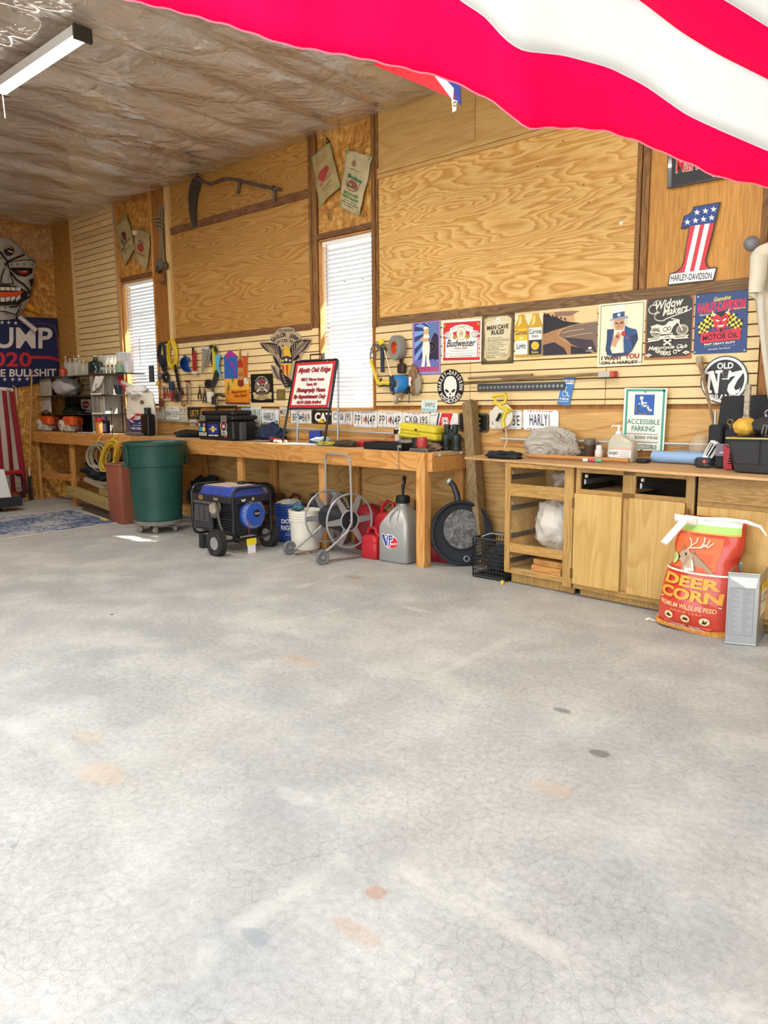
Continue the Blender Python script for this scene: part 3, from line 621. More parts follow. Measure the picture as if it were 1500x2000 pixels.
A.poly([(.4, .44), (.52, .44), (.56, .8), (.36, .8), (.3, .7)], 'e6dfc8')
A.poly([(.2, .42), (.35, .42), (.33, .55), (.28, .72), (.34, .83), (.22, .82), (.18, .74), (.2, .58)], '23406c'); A.poly([(.58, .38), (.68, .42), (.82, .45), (.86, .6), (.74, .78), (.66, .82), (.58, .8), (.56, .6)], '2b4d7e'); A.poly([(.7, .56), (.84, .5), (.86, .6), (.76, .74)], '1a2f52')
A.poly([(.32, .58), (.4, .5), (.44, .46), (.5, .5), (.49, .58), (.44, .62), (.4, .7), (.32, .68)], 'd09a76'); A.ell(.43, .54, .045, c='b87e5c'); A.ell(.43, .54, .022, c='5a3828'); A.ell(.56, .5, .05, c='c0282c'); A.ell(.64, .57, .025, .015, 'c24a50')
A.poly([(.3, .8), (.7, .79), (.66, .84), (.34, .85)], '2a3a66')
A.text('I WANT', .1, .83, .54, .9, '51201d', .03); A.text('YOU', .6, .81, .9, .89, 'a12a26', .03); A.text('ON A HARLEY', .1, .915, .88, .965, '3a2320', .025)
A.build(o, 'picture')
# motorcycle club sign
o, A = sheet('poster', 'rust edged charcoal tin sign of a motorcycle under white script', 'poster', (1263, 581), (1357, 572), (1258, 703), 'a55a2c', BR=(1350, 700))
A.poly([(.04, .04), (.9, .02), (.97, .1), (.98, .9), (.9, .96), (.12, .97), (.03, .9), (.02, .12)], '34302a')
wh = 'e6dfcb'
A.text('Widow', .2, .08, .78, .22, wh, .02, .25, -.05); A.arcline(.16, .2, .1, .07, 60, 330, .025, wh); A.arcline(.24, .12, .08, .05, 20, 200, .02, wh)
A.text('Makers', .36, .2, .88, .32, wh, .02, .25, -.05); A.arcline(.34, .32, .15, .07, 110, 300, .025, wh); A.line([(.42, .37), (.62, .32), (.9, .26), (.95, .23)], .02, wh)
for x in (.24, .79): A.arcline(x, .555, .11, .075, 0, 360, .028, wh, 26); A.arcline(x, .555, .075, .05, 0, 360, .01, wh, 20); [A.line([(x + .07 * math.cos(q), .555 + .048 * math.sin(q)), (x - .07 * math.cos(q), .555 - .048 * math.sin(q))], .006, wh) for q in (.3, 1.1, 1.9, 2.7)]
A.poly([(.12, .47), (.26, .44), (.38, .47), (.44, .46), (.5, .41), (.62, .4), (.68, .44), (.6, .5), (.56, .58), (.36, .6), (.3, .5), (.14, .5)], wh); A.ell(.44, .53, .05, c='34302a'); A.ell(.52, .52, .04, c='34302a'); A.ell(.44, .53, .035, c=wh); A.ell(.52, .52, .025, c=wh)
A.line([(.62, .4), (.7, .42), (.79, .555)], .025, wh); A.line([(.56, .37), (.64, .38), (.72, .4)], .02, wh); A.ell(.7, .42, .035, c=wh); A.line([(.36, .6), (.6, .6)], .02, wh); A.line([(.12, .56), (.36, .575)], .025, wh)
A.poly([(.06, .66), (.3, .645), (.34, .63), (.6, .62), (.66, .64), (.94, .635), (.9, .665), (.94, .69), (.66, .695), (.6, .68), (.36, .685), (.3, .705), (.06, .72), (.1, .69)], wh)
A.text('LOUDEST', .12, .665, .32, .695, '34302a', .02, slope=-.01); A.text('AND', .43, .64, .55, .665, '34302a', .02); A.text('FASTEST', .66, .65, .88, .68, '34302a', .02, slope=-.005)
A.line([(.44, .71), (.56, .77)], .03, wh); A.line([(.56, .71), (.44, .77)], .03, wh); [A.ell(x, y, .025, c=wh) for x in (.44, .56) for y in (.71, .77)]
A.text('Motorcycle Club', .1, .79, .92, .87, wh, .025, .3, -.015); A.arctext('MEMBERS ONLY', .52, .62, .4, .29, 272, 92, .085, wh, .03, True, .9)
for x in (.11, .9): A.poly([(x - .08, .93 - (.02 if x > .5 else 0)), (x, .9 - (.02 if x > .5 else 0)), (x + .08, .93 - (.02 if x > .5 else 0)), (x, .96 - (.02 if x > .5 else 0))], wh); A.text('USA', x - .035, .92 - (.02 if x > .5 else 0), x + .035, .942 - (.02 if x > .5 else 0), '34302a', .02)
A.build(o, 'picture')
# motor oil sign
o, A = sheet('poster', 'navy tin motor oil sign with a red devil and checkered flags', 'poster', (1359, 574), (1462, 563), (1354, 692), '173a74', BR=(1458, 688))
yl, rd = 'e9d64c', 'd91f3c'
A.text('Genuine', .36, .09, .68, .16, yl, .015, .25, -.02); A.text('HARLEY-DAVIDSON', .06, .165, .96, .335, 'e0203f', .04, .0, -.02)
A.text('Hard Core', .1, .345, .3, .375, 'e9dca0', .02, 0, -.005); A.text('Racing Oil', .75, .29, .96, .32, 'e9dca0', .02, 0, -.005)
for s_ in (-1, 1):
    for q, (fx, fy, an) in enumerate(((.27, .37, .28), (.16, .47, .32))):
        ca, sa = math.cos(an), math.sin(an) * s_; cells_y, cells_k = [], []
        for i in range(4):
            for j in range(5):
                c4 = []
                for di, dj in ((0, 0), (1, 0), (1, 1), (0, 1)):
                    lx = (i + di - 2) * .048; ly = (j + dj) * .045; lx *= s_
                    wx = .5 + s_ * -1 * (.5 - fx) * 1 * (1 if s_ == 1 else 1); wx = fx if s_ == 1 else 1 - fx
                    c4.append((wx + lx * ca + ly * (1 if s_ == 1 else -1) * math.sin(an) * .5, fy + ly * ca - lx * s_ * math.sin(an) * .8))
                (cells_y if (i + j) % 2 else cells_k).append(c4)
        A.polys(cells_y, yl); A.polys(cells_k, '17171b')
A.poly([(.14, .66), (.9, .62), (.9, .8), (.14, .82)], rd); A.text('RED DEVIL', .28, .665, .76, .7, '7a1c28', .02, 0, -.02); A.text('MOTOR OIL', .18, .7, .86, .785, '16161c', .03, 0, -.02)
A.poly([(.38, .36), (.5, .33), (.62, .34), (.66, .42), (.64, .54), (.58, .62), (.52, .65), (.46, .62), (.4, .55), (.36, .44)], rd); A.poly([(.38, .38), (.42, .34), (.52, .33), (.6, .33), (.65, .38), (.6, .37), (.53, .43), (.45, .37)], '1a1014')
A.polys([[(.38, .4), (.34, .34), (.36, .29), (.37, .34), (.43, .37)], [(.64, .38), (.68, .32), (.66, .28), (.65, .33), (.59, .35)]], 'ead9b0'); A.polys([[(.34, .42), (.3, .4), (.36, .48)], [(.68, .4), (.72, .37), (.67, .46)]], rd)
A.polys([[(.42, .45), (.49, .47), (.48, .49), (.43, .48)], [(.55, .47), (.62, .44), (.61, .47), (.56, .49)]], 'f2ead0'); A.line([(.4, .43), (.5, .46)], .012, '1a1014'); A.line([(.54, .46), (.63, .42)], .012, '1a1014'); A.line([(.52, .49), (.5, .53), (.54, .53)], .01, '7a1020'); A.poly([(.45, .555), (.6, .545), (.55, .58), (.48, .58)], 'f2ead0'); A.poly([(.49, .61), (.56, .6), (.53, .67)], '1a1014')
A.text('Red', .36, .6, .46, .64, 'b8306a', .02, .2); A.text('Devil', .62, .58, .73, .62, 'b8306a', .02, .2)
A.text('FAST HEAVY DUTY', .22, .835, .82, .87, 'f0e7b8', .03, 0, -.012); A.text('NO SLUDGE  LONG LIFE', .22, .88, .82, .908, '6f86b4', .01, 0, -.01); A.text('Double Re-fined', .3, .92, .73, .95, 'c9d2e2', .01, .25, -.01)
A.build(o, 'picture'); screws(o, ((1364, 580), (1357, 688), (1454, 684)), .005, -.027, M('d8d8d8', .4))
# round No. 7 sign
def disc_sign(name, label, cpx, rx, ry, col, y=-.028):
    c = WL(*cpx, y); a = WL(cpx[0] + rx, cpx[1], y); b_ = WL(cpx[0], cpx[1] - ry, y); R1, R2 = (a - c).length, (b_ - c).length
    o = MB().prism([c + V((R1 * math.cos(t), 0, R2 * math.sin(t))) for t in [2 * PI * i / 48 for i in range(48)]], (0, .004, 0)).build(name, M(col, .35), smooth=False)
    tag(o, label, 'sign'); return o, Art(c + V((-R1, 0, R2)), c + V((R1, 0, R2)), c + V((-R1, 0, -R2)))
o, A = disc_sign('round_sign', 'round black and white sign reading OLD No 7 BRAND', (1414, 742), 47.5, 47, '1b1b1d')
A.ell(.5, .5, .475, .475, 'e9e9e6', 48); A.ell(.5, .5, .42, .42, '1b1b1d', 48); wh = 'eceae6'
A.text('OLD', .34, .14, .68, .27, wh, .03); A.text('BRAND', .23, .8, .78, .92, wh, .02)
A.poly([(.12, .32), (.27, .3), (.36, .56), (.36, .36), (.31, .35), (.31, .3), (.46, .29), (.46, .34), (.41, .36), (.39, .78), (.33, .78), (.22, .46), (.21, .7), (.26, .72), (.26, .77), (.11, .78), (.11, .73), (.15, .71), (.17, .37), (.12, .37)], wh)
A.arcline(.53, .36, .05, .065, 0, 360, .03, wh); A.rect(.46, .47, .6, .49, wh)
A.poly([(.62, .3), (.66, .35), (.9, .3), (.9, .36), (.78, .52), (.72, .66), (.75, .72), (.82, .7), (.85, .66), (.83, .76), (.74, .82), (.63, .8), (.58, .72), (.6, .6), (.74, .42), (.64, .44), (.6, .5), (.57, .49), (.6, .31)], wh)
A.build(o, 'printing')
# oval skull sign
o, A = disc_sign('oval_sign', 'oval black sign with a white skull ringed by lettering', (879.5, 755), 26, 34, '161618')
A.arctext('HARLEY-DAVIDSON', .5, .5, .41, .41, 90, 215, .13, 'e6e2d8', .03, cw=.62); A.arctext('MOTORCYCLES', .5, .5, .41, .41, 270, 120, .13, 'e6e2d8', .03, True, .75)
A.ell(.08, .55, .02, c='e6e2d8'); A.ell(.92, .5, .02, c='e6e2d8')
A.poly([(.5, .19), (.62, .22), (.72, .32), (.75, .46), (.74, .6), (.7, .68), (.68, .76), (.62, .84), (.62, .78), (.57, .78), (.57, .83), (.52, .83), (.52, .78), (.47, .78), (.47, .83), (.42, .83), (.42, .78), (.37, .79), (.34, .72), (.29, .66), (.26, .58), (.25, .46), (.29, .31), (.38, .22)], 'ece8dc')
A.polys([[(.31, .56), (.45, .62), (.44, .68), (.36, .67), (.31, .62)], [(.69, .56), (.55, .62), (.56, .68), (.64, .67), (.69, .62)], [(.5, .66), (.54, .75), (.5, .74), (.46, .75)]], '161618')
A.build(o, 'printing')
# number one sign
def zp(x, y): return (1240 + x * .17333, 260 + y * .17333)
def chain(pts): return [zp(*p) for p in pts]
out_ = [(660, 828), (965, 773), (800, 1440), (815, 1490), (850, 1515), (925, 1508), (890, 1660), (365, 1718), (392, 1580), (455, 1565), (520, 1510), (545, 1440), (608, 1062), (515, 1080), (548, 935), (600, 915), (640, 880)]
o = outline_plate('number_sign', 'big figure one sign in stars and stripes with a black rim', 'sign', chain(out_), '16161a')
O0 = zp(0, 0); A = Art(WL(*zp(0, 0), -.031), WL(*zp(1500, 0), -.031), WL(*zp(0, 1500), -.031), fn=lambda x, y, z: WL(*zp(x, y), -.03 - z)); A.asp = 1
A.poly([(672, 838), (950, 787), (895, 1010), (620, 1048), (528, 1066), (558, 942), (610, 925), (650, 890)], '1d3f86')
A.poly([(620, 1048), (895, 1010), (788, 1440), (805, 1500), (840, 1525), (460, 1580), (530, 1522), (556, 1446)], 'd22a33')
A.poly([(680, 1040), (735, 1032), (618, 1560), (560, 1566)], 'ececea'); A.poly([(785, 1025), (843, 1017), (722, 1546), (668, 1552)], 'ececea')
for x, y in ((700, 893), (795, 877), (887, 858), (592, 1003), (683, 985), (773, 970), (865, 953)): A.star(x, y, 38, 'ececea')
A.poly([(400, 1590), (913, 1522), (878, 1650), (380, 1703)], 'ececea'); A.text('HARLEY-DAVIDSON', 403, 1598, 868, 1672, '1a1a1e', .02, .12, -32)
A.build(o, 'printing')
# framed sign mostly hidden by the flag
o = MB().prism([WL(1306, 370), WL(1424, 348), WL(1440, 232), WL(1309, 255)], (0, -.03, 0)).build('framed_sign', M('1c1d1f', .25, coat=.6), smooth=False, bevel=.004); tag(o, 'black framed sign with red lettering half hidden by the flag', 'sign')
A = Art(WL(1309, 255), WL(1440, 232), WL(1306, 370), fn=lambda x, y, z: WL(x, y, -.0505 - z)); A.asp = 1
A.poly([(1311, 365), (1420, 343), (1432, 240), (1313, 262)], '111214'); A.poly([(1313, 262), (1432, 240), (1429, 268), (1312, 298)], 'e8e8e6'); A.poly([(1392, 335), (1420, 330), (1421, 340), (1392, 346)], 'e6e2e0')
A.text('Marlboro', 1319.5, 307, 1412, 339, 'f0e6e2', .035, .1, -16); A.text('Marlboro', 1320, 308, 1411, 338, 'd22428', .012, .1, -16); A.build(o, 'lettering')
# hang tag, plate WRPIG
o, A = sheet('parking_tag', 'blue hanging disabled parking tag numbered C189518', 'tag', (1101, 735), (1124, 736), (1088, 789), '3f78b4', y=-.03, BR=(1112, 793))
A.rect(.06, .12, .98, .26, 'f2f2f0'); A.text('C189518', .1, .14, .94, .24, '22252a', .02)
A.ell(.45, .38, .05, c='eef2f6'); A.line([(.45, .42), (.45, .56), (.66, .56), (.76, .7), (.9, .68)], .05, 'eef2f6'); A.arcline(.45, .6, .2, .11, 120, 350, .045, 'eef2f6'); A.text('9-30-20', .12, .76, .9, .84, 'f0f2f4', .03); A.rect(.1, .88, .94, .9, 'cfdcea'); A.build(o)
# ---- license plates
def plate(label, TL, TR, BL, txt, col='e6e6df', ink='26282c', y=-.0245, extra=None, tb=(.08, .28, .92, .82), rim=None, BR=None):
    h = lambda u, v: WL(u, v, y); a, b, c = h(*TL), h(*TR), h(*BL); U = b - a; W_ = c - a; r = .1; pts = []
    for (ux, vy) in ((r * .5, 0), (1 - r * .5, 0), (1, r), (1, 1 - r), (1 - r * .5, 1), (r * .5, 1), (0, 1 - r), (0, r)): pts.append(a + U * ux + W_ * vy)
    o = MB().prism(pts[::-1], (0, .0025, 0)).build('license_plate', M(col, .4, vary=.05, vscale=30), smooth=False); tag(o, label, 'license plate', 'license plates on the back wall')
    A = Art(a, b, c)
    if rim: A.line([(.03, .06), (.97, .06), (.97, .94), (.03, .94), (.03, .06)], .012, rim)
    if extra: extra(A)
    if txt: A.text(txt, *tb, ink, .004, space=1.15)
    k = A._m('6a6a68')
    for x in (.22, .78):
        for y_ in (.09, .91): A.ell(x, y_, .014, c='5b5b5a')
    A.build(o, 'lettering'); return o
P5 = lambda x, y: (980 + x * .34667, 560 + y * .34667)
P4 = lambda x, y: (600 + x * .26667, 600 + y * .26667)
P3 = lambda x, y: (300 + x * .25333, 600 + y * .25333)
Q3 = lambda x, y: (400 + x * .18667, 630 + y * .18667)
T1 = lambda x, y: (300 + x * .1, 660 + y * .1)
def mo(c='b04a50', dot='8fa8c8'):
    def f(A): A.line([(.06, .05), (.94, .05)], .018, c); A.line([(.06, .95), (.94, .95)], .018, c); A.rect(.44, .42, .56, .68, dot); A.text('MISSOURI', .36, .1, .66, .17, 'b0727a', .01)
    return f
def dots(A):
    for k in range(9): A.rect(.12 + .085 * k, .03, .17 + .085 * k, .07, 'b04050'); A.rect(.12 + .085 * k, .92, .17 + .085 * k, .97, '3a4a7a')
    A.rect(.84, .78, .96, .9, '3a5a88')
plate('faded white plate ending 592, leftmost of the row under the far window', T1(-60, 1345), T1(212, 1350), T1(-60, 1570), 'AU0-592', 'cfd6d4', '3e4348')
plate('white plate lettered NHV 5359 with TEXAS across its top', T1(228, 1342), T1(495, 1345), T1(232, 1590), 'NHV 5359', extra=lambda A: (A.text('TEXAS', .34, .08, .66, .2, '3a3c40', .02), A.star(.5, .55, .03, '5a5a5a'), A.star(.2, .14, .03, '5a5a5a'), A.star(.8, .14, .03, '5a5a5a')), tb=(.05, .34, .95, .8))
plate('small weathered plate above its twin beside the TEXAS plate', T1(503, 1335), T1(655, 1335), T1(503, 1488), 'HR 28Z', 'd6cfb8', '6b5f4a'); plate('small weathered plate below its twin beside the TEXAS plate', T1(505, 1500), T1(660, 1500), T1(505, 1650), 'VV-31Z', 'd0cbb8', '5b5548')
plate('black plate with yellow letters beginning UR, left of the toolbox', T1(665, 1350), T1(900, 1350), T1(668, 1580), 'URTF', '17171a', 'd8b64a', tb=(.22, .25, .9, .82), rim='8a7a4a')
plate('blank yellowed plate low beside the toolbox', T1(708, 1595), T1(830, 1595), T1(708, 1720), '', 'd8cfa4')
plate('blue tinted plate ending 33, right behind the toolbox', Q3(380, 890), Q3(478, 890), Q3(380, 1045), 'L33', 'a9c4cc', '2a3a44')
plate('small plate UR1E stacked above another right of the toolbox', Q3(478, 880), Q3(592, 880), Q3(478, 985), 'UR1E', 'dfe3dc', '3a4a4a'); plate('small plate 6Z 3ZY stacked below another right of the toolbox', Q3(482, 988), Q3(588, 988), Q3(482, 1078), '6Z 3ZY', 'e0dcc8', '4a3a34')
plate('white HARLY1 plate left of the easel sign', Q3(594, 900), Q3(774, 905), Q3(594, 1052), 'HARLY1', extra=dots, ink='2c3a5e', tb=(.16, .25, .8, .78)); plate('tan plate half hidden by the easel sign leg', Q3(780, 880), Q3(890, 885), Q3(780, 980), 'MZ 4', 'd2cbb6', '5a5448')
plate('white plate reading 8PA B69 behind the easel sign', Q3(902, 908), Q3(1115, 912), Q3(902, 1055), '8PA B69', extra=mo('a0a0a0', '4a6a9a'))
def catx(A):
    A.text('CAT', .16, .2, .98, .82, 'ece8e0', .05); A.poly([(.5, .62), (.68, .9), (.32, .9)], 'e2b71c')
plate('black plate lettered CAT with a yellow triangle', Q3(1120, 908), Q3(1325, 912), Q3(1118, 1058), '', '17181a', extra=catx, rim='55554f')
plate('white plate CXO J9S just right of the easel sign', P4(180, 745), P4(333, 750), P4(180, 858), 'CXO J9S', extra=mo()); plate('white plate PP1 N4P below the middle of the bright window', P4(336, 752), P4(512, 756), P4(338, 878), 'PP1 N4P', extra=mo('c0b8b0', 'c86a60')); plate('white plate PP1 N4P behind the left end of the yellow case', P4(515, 758), P4(696, 762), P4(517, 878), 'PP1 N4P', extra=mo('c0b8b0', 'c86a60'))
plate('white plate CXO J9S behind the yellow case', P4(698, 762), P4(897, 768), P4(700, 880), 'CXO J9S', extra=mo())
def cg(A):
    A.polys([[(.3, .02), (.36, .02), (.24, .98), (.18, .98)]], '1f3a72'); A.poly([(.42, .02), (.82, .02), (.62, .98), (.26, .98)], 'cf2430'); A.text('MONTEREY', .04, .12, .25, .2, '6a6a70', .01)
    A.arcline(.54, .48, .11, .2, 0, 360, .035, 'f2eee8'); A.ell(.54, .48, .075, .14, 'dcd8d4'); A.rect(.5, .42, .58, .5, '6a4a50')
    for q in range(4): an = PI / 4 + q * PI / 2; A.line([(.54 + .06 * math.cos(an), .48 + .12 * math.sin(an)), (.54 + .14 * math.cos(an), .48 + .3 * math.sin(an))], .03, 'f2eee8')
plate('white plate crossed by a slanted red stripe with a life ring emblem', P4(900, 770), P4(1106, 776), P4(902, 898), '', extra=cg)
plate('black plate with a yellow letter E half behind the post', P4(1110, 772), P4(1328, 780), P4(1110, 905), 'E', '141417', 'e0c860', rim='8a8250', tb=(.61, .25, .74, .84)); plate('white plate ending T5E behind the tape reel', P4(1335, 755), P5(115, 695), P4(1338, 890), 'H45 T5E', rim='b8b8b4')
plate('white HARLY1 plate at the right end of the plate row', P5(120, 692), P5(320, 697), P5(120, 805), 'HARLY1', 'f0f0ec', '27345a', extra=dots, tb=(.2, .2, .76, .76))
plate('small pale blue plate WRPIG above the plate row', P4(838, 680), P4(955, 682), P4(834, 764), 'WRPIG', 'd8e6e2', '2a2e30', extra=lambda A: A.poly([(.02, .7), (.98, .72), (.98, .96), (.02, .96)], '9cc8d0'), tb=(.22, .2, .86, .62))
# ---------------------------------------------------------------- work bench
def benchz(x): return .945 + .052 * min(1, max(0, (.9 - x) / 6))
BXL, BXR, BF = -6.33, 1.03, -.5
bench = thing('work_bench', 'long pine work bench with exposed legs below the two windows', 'workbench', ((BXL + BXR) / 2, -.25, 0))
def slopebox(mb, x0, x1, y0, y1, d0, d1):
    a, b = benchz(x0), benchz(x1)
    return mb.hexa([(x0, y0, a - d0), (x1, y0, b - d0), (x1, y1, b - d0), (x0, y1, a - d0), (x0, y0, a - d1), (x1, y0, b - d1), (x1, y1, b - d1), (x0, y1, a - d1)])
BENCHTOP = wood('worn_bench_sheet', 'd0b08a', 'c5a47c', 'b59068', 'x', 10, 1, .4, .2, .55)
for a, c_ in ((BXL, -3.9), (-3.895, -1.46), (-1.455, BXR)): slopebox(MB(), a, c_, BF, -.024, .03, 0).build('top_board', BENCHTOP, bench, bevel=.003)
for a, c_ in ((BXL, -3.6), (-3.595, BXR)): slopebox(MB(), a, c_, BF - .04, BF - .002, .155, .002).build('front_rail', PINE, bench, bevel=.004)
slopebox(MB(), BXR - .04, BXR - .002, BF, -.03, .155, .032).build('end_rail', PINE, bench, bevel=.003); slopebox(MB(), BXL, BXR - .05, -.07, -.03, .155, .032).build('back_rail', PINE, bench)
for x in (-6.28, -5.22, -4.05, -2.8, -1.53, -.3, .94):
    y0 = BF - .035 if x > .9 else BF; t_ = .004 if x > .9 else .157
    MB().box(x - .045, x + .045, y0 - (.045 if x > .9 else 0), y0 + .04, 0, benchz(x) - t_).build('leg', PINEZ, bench, bevel=.004)
    if x > -6: MB().box(x - .035, x + .055, -.075, -.035, 0, benchz(x) - .157).build('leg', PINEZ, bench, bevel=.004)
bx('stretcher', PINE, bench, .9, .94, -.5, -.03, .2, .29); bx('stretcher', PINE, bench, -6.3, -5.2, BF + .045, BF + .085, .32, .41)
for px_ in ((853, 888), (901, 880)):
    p = hit(px_[0], px_[1], 0, BXR + .001) if px_[0] > 860 else V((BXR + .001, -.44, .925)); MB().box(BXR, BXR + .003, p.y - .012, p.y + .012, .918, .938).build('paper_tag', M('eeeae2', .6), bench)
# ---------------------------------------------------------------- old kitchen cabinets with a loose sheet on top
CA = math.radians(-4.1); CO = V((1.78, -.60, 0))
def cabinet(name, label, w0, w1, group=None):
    o = thing(name, label, 'cabinet', CO + V((math.cos(CA), math.sin(CA), 0)) * w0, CA, 'old kitchen base cabinets'); return o, w1 - w0
def CB(o, name, mat, x0, x1, y0, y1, z0, z1, bevel=.002, label=None):
    return MB().box(x0, x1, y0, y1, z0, z1).build(name, mat, o, label, world=False, bevel=bevel)
H = .903
def carcass(o, w, d=.5, inner=CABIN):
    b = MB(); b.box(.0, .016, .02, d, .1, H); b.box(w - .016, w, .02, d, .1, H); b.box(0, w, d, d + .01, .1, H); b.box(0, w, .02, d, .1, .115); b.build('body', inner, o, world=False)
    CB(o, 'toe_kick', CABF, .02, w - .01, .06, .08, .004, .1)
def slide(o, x, z, side=1):
    m = MB(); m.box(x, x + .012 * side, .02, .46, z, z + .035); m.box(x + .012 * side, x + .016 * side, .02, .3, z + .01, z + .026); m.build('drawer_slide', GALV, o, world=False)
    MB().cyl((x + .006 * side, .03, z + .055), (x + .02 * side, .03, z + .055), .012, n=10).build('roller', M('d8d8d8', .4), o, world=False)
# 1: open drawer cabinet
c1, w = cabinet('base_cabinet', 'drawerless birch cabinet with three open bays, left end of the cabinet run', -.01, .562); carcass(c1, w)
CB(c1, 'stile', CABF, 0, .04, 0, .02, .085, H); CB(c1, 'stile', CABF, w - .075, w, 0, .02, .06, H)
for z0, z1 in ((.875, H), (.665, .755), (.245, .312), (.085, .112)): CB(c1, 'rail', CABH, .04, w - .075, 0, .02, z0, z1)
CB(c1, 'side_panel', CABW, -.006, 0, 0, .5, .085, H)
for z in (.78, .55, .34, .15): slide(c1, .016, z)
CB(c1, 'shelf', CABIN, .016, w - .016, .02, .5, .245, .257); CB(c1, 'shelf', CABIN, .016, w - .016, .02, .5, .665, .677)
# 2: two drawer openings over two doors
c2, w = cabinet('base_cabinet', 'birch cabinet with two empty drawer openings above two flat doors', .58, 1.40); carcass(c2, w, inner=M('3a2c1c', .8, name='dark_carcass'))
CB(c2, 'stile', CABF, 0, .035, 0, .02, .06, H); CB(c2, 'stile', CABF, w - .055, w, 0, .02, .06, H); CB(c2, 'mullion', CABF, .345, .435, 0, .02, .72, H); CB(c2, 'mullion', CABF, .35, .42, 0, .02, .1, .72)
for z0, z1 in ((.87, H), (.712, .758), (.06, .11)): CB(c2, 'rail', CABH, .035, w - .055, 0, .02, z0, z1)
def hinge(o, x, z): MB().rbox(x - .008, x + .008, -.028, -.016, z - .035, z + .035, .004).build('hinge', M('7a6238', .35, .9, name='old_brass'), o, world=False)
for x0, x1, hx in ((-.002, .352, -.004), (.405, .772, .79)):
    d = CB(c2, 'door', CABW, x0 + .0, x1, -.02, -.001, .095, .728, .004)
    for z in (.66, .17): hinge(d, hx, z)
CB(c2, 'drawer_box', CABIN, .045, .34, .1, .45, .735, .745); slide(c2, .05, .79); slide(c2, .455, .79)
# 3: closed drawer over door
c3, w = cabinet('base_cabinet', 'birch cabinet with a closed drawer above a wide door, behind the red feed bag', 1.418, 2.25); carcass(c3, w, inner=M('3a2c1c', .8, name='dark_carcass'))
CB(c3, 'stile', CABF, 0, .03, 0, .02, .06, H); CB(c3, 'stile', CABF, w - .04, w, 0, .02, .06, H); CB(c3, 'rail', CABH, .03, w - .04, 0, .02, .69, .75); CB(c3, 'rail', CABH, .03, w - .04, 0, .02, .06, .11); CB(c3, 'rail', CABH, .03, w - .04, 0, .02, .88, H)
CB(c3, 'drawer_front', CABH, .01, w - .01, -.02, -.001, .745, .895, .004); d = CB(c3, 'door', CABW, .01, w - .01, -.02, -.001, .095, .715, .004); hinge(d, .004, .62); hinge(d, .004, .16)
pts = [(1.3, -.47), (2.3, -.685), (3.2, -.83), (4.05, -.95), (4.05, -.03), (1.24, -.03)]
o = MB().prism([(x, y, .906) for x, y in pts], (0, 0, .017)).build('loose_worktop', [BOARDTOP], smooth=False, bevel=.002)
tag(o, 'thin rough plywood sheet laid as a top across the old cabinets', 'worktop')
TZ = .924   # top of the loose sheet
def cabpt(x, y, z): return CO + V((math.cos(CA) * x - math.sin(CA) * y, math.sin(CA) * x + math.cos(CA) * y, z))
# inside the drawerless cabinet
def crumple(name, label, cat, c, r, mat, sq=1., seed=1, amp=.28, n=40, m=26, group=None, floor=None, parent=None, freq=2.2, fold=0.):
    def fn(u_, v_):
        t = 2 * PI * u_; p_ = PI * v_; d = V((math.sin(p_) * math.cos(t), math.sin(p_) * math.sin(t), math.cos(p_)))
        k = 1 + amp * noise.noise(d * freq + V((seed, 0, 0))) if fold else 1 + amp * (noise.noise(d * freq + V((seed, seed * 2, 0))) + .5 * abs(noise.noise(d * freq * 2.6 + V((0, seed, seed))) * 2) - .2 + .25 * noise.noise(d * freq * 6))
        if fold: k += fold * (abs(math.sin(5 * noise.noise(V((d.x * .9 + seed, d.y * 2.2, d.z * 1.6))) * 2 + d.x * 2)) - .5)
        q = V((d.x * r[0], d.y * r[1], d.z * r[2])) * k + V(c)
        if floor is not None and q.z < floor: q.z = floor + .001 * u_
        return q
    o = MB().grid(fn, n, m).build(name, mat, parent, ang=70)
    if not parent: tag(o, label, cat, group)
    return o
BAGCL = M('e6ddcf', .25, trans=.0, alpha=.72, bump=.6, bscale=30, name='thin_plastic_bag'); BAGBR = M('a08c7c', .5, bump=.5, bscale=40)
p = cabpt(.37, .26, .80); crumple('plastic_bag', 'brownish crumpled bag in the top bay of the drawerless cabinet', 'bag', (p.x, p.y, .775), (.11, .15, .115), BAGBR, seed=3, floor=.682)
p = cabpt(.32, .22, .46); crumple('plastic_bag', 'big cloudy white plastic bag filling the middle bay of the open cabinet', 'bag', (p.x, p.y, .46), (.17, .17, .205), BAGCL, seed=8, floor=.262, amp=.22)
t = thing('wood_block', 'short sawn off pine post lying in the bottom bay of the open cabinet', 'wood block', cabpt(.3, .1, .116), CA); MB().box(-.1, .15, -.06, .22, 0, .05).build('timber', PINE, t, world=False, bevel=.004); MB().box(-.09, .16, -.05, .22, .051, .095).build('timber', PINE, t, world=False, bevel=.004)
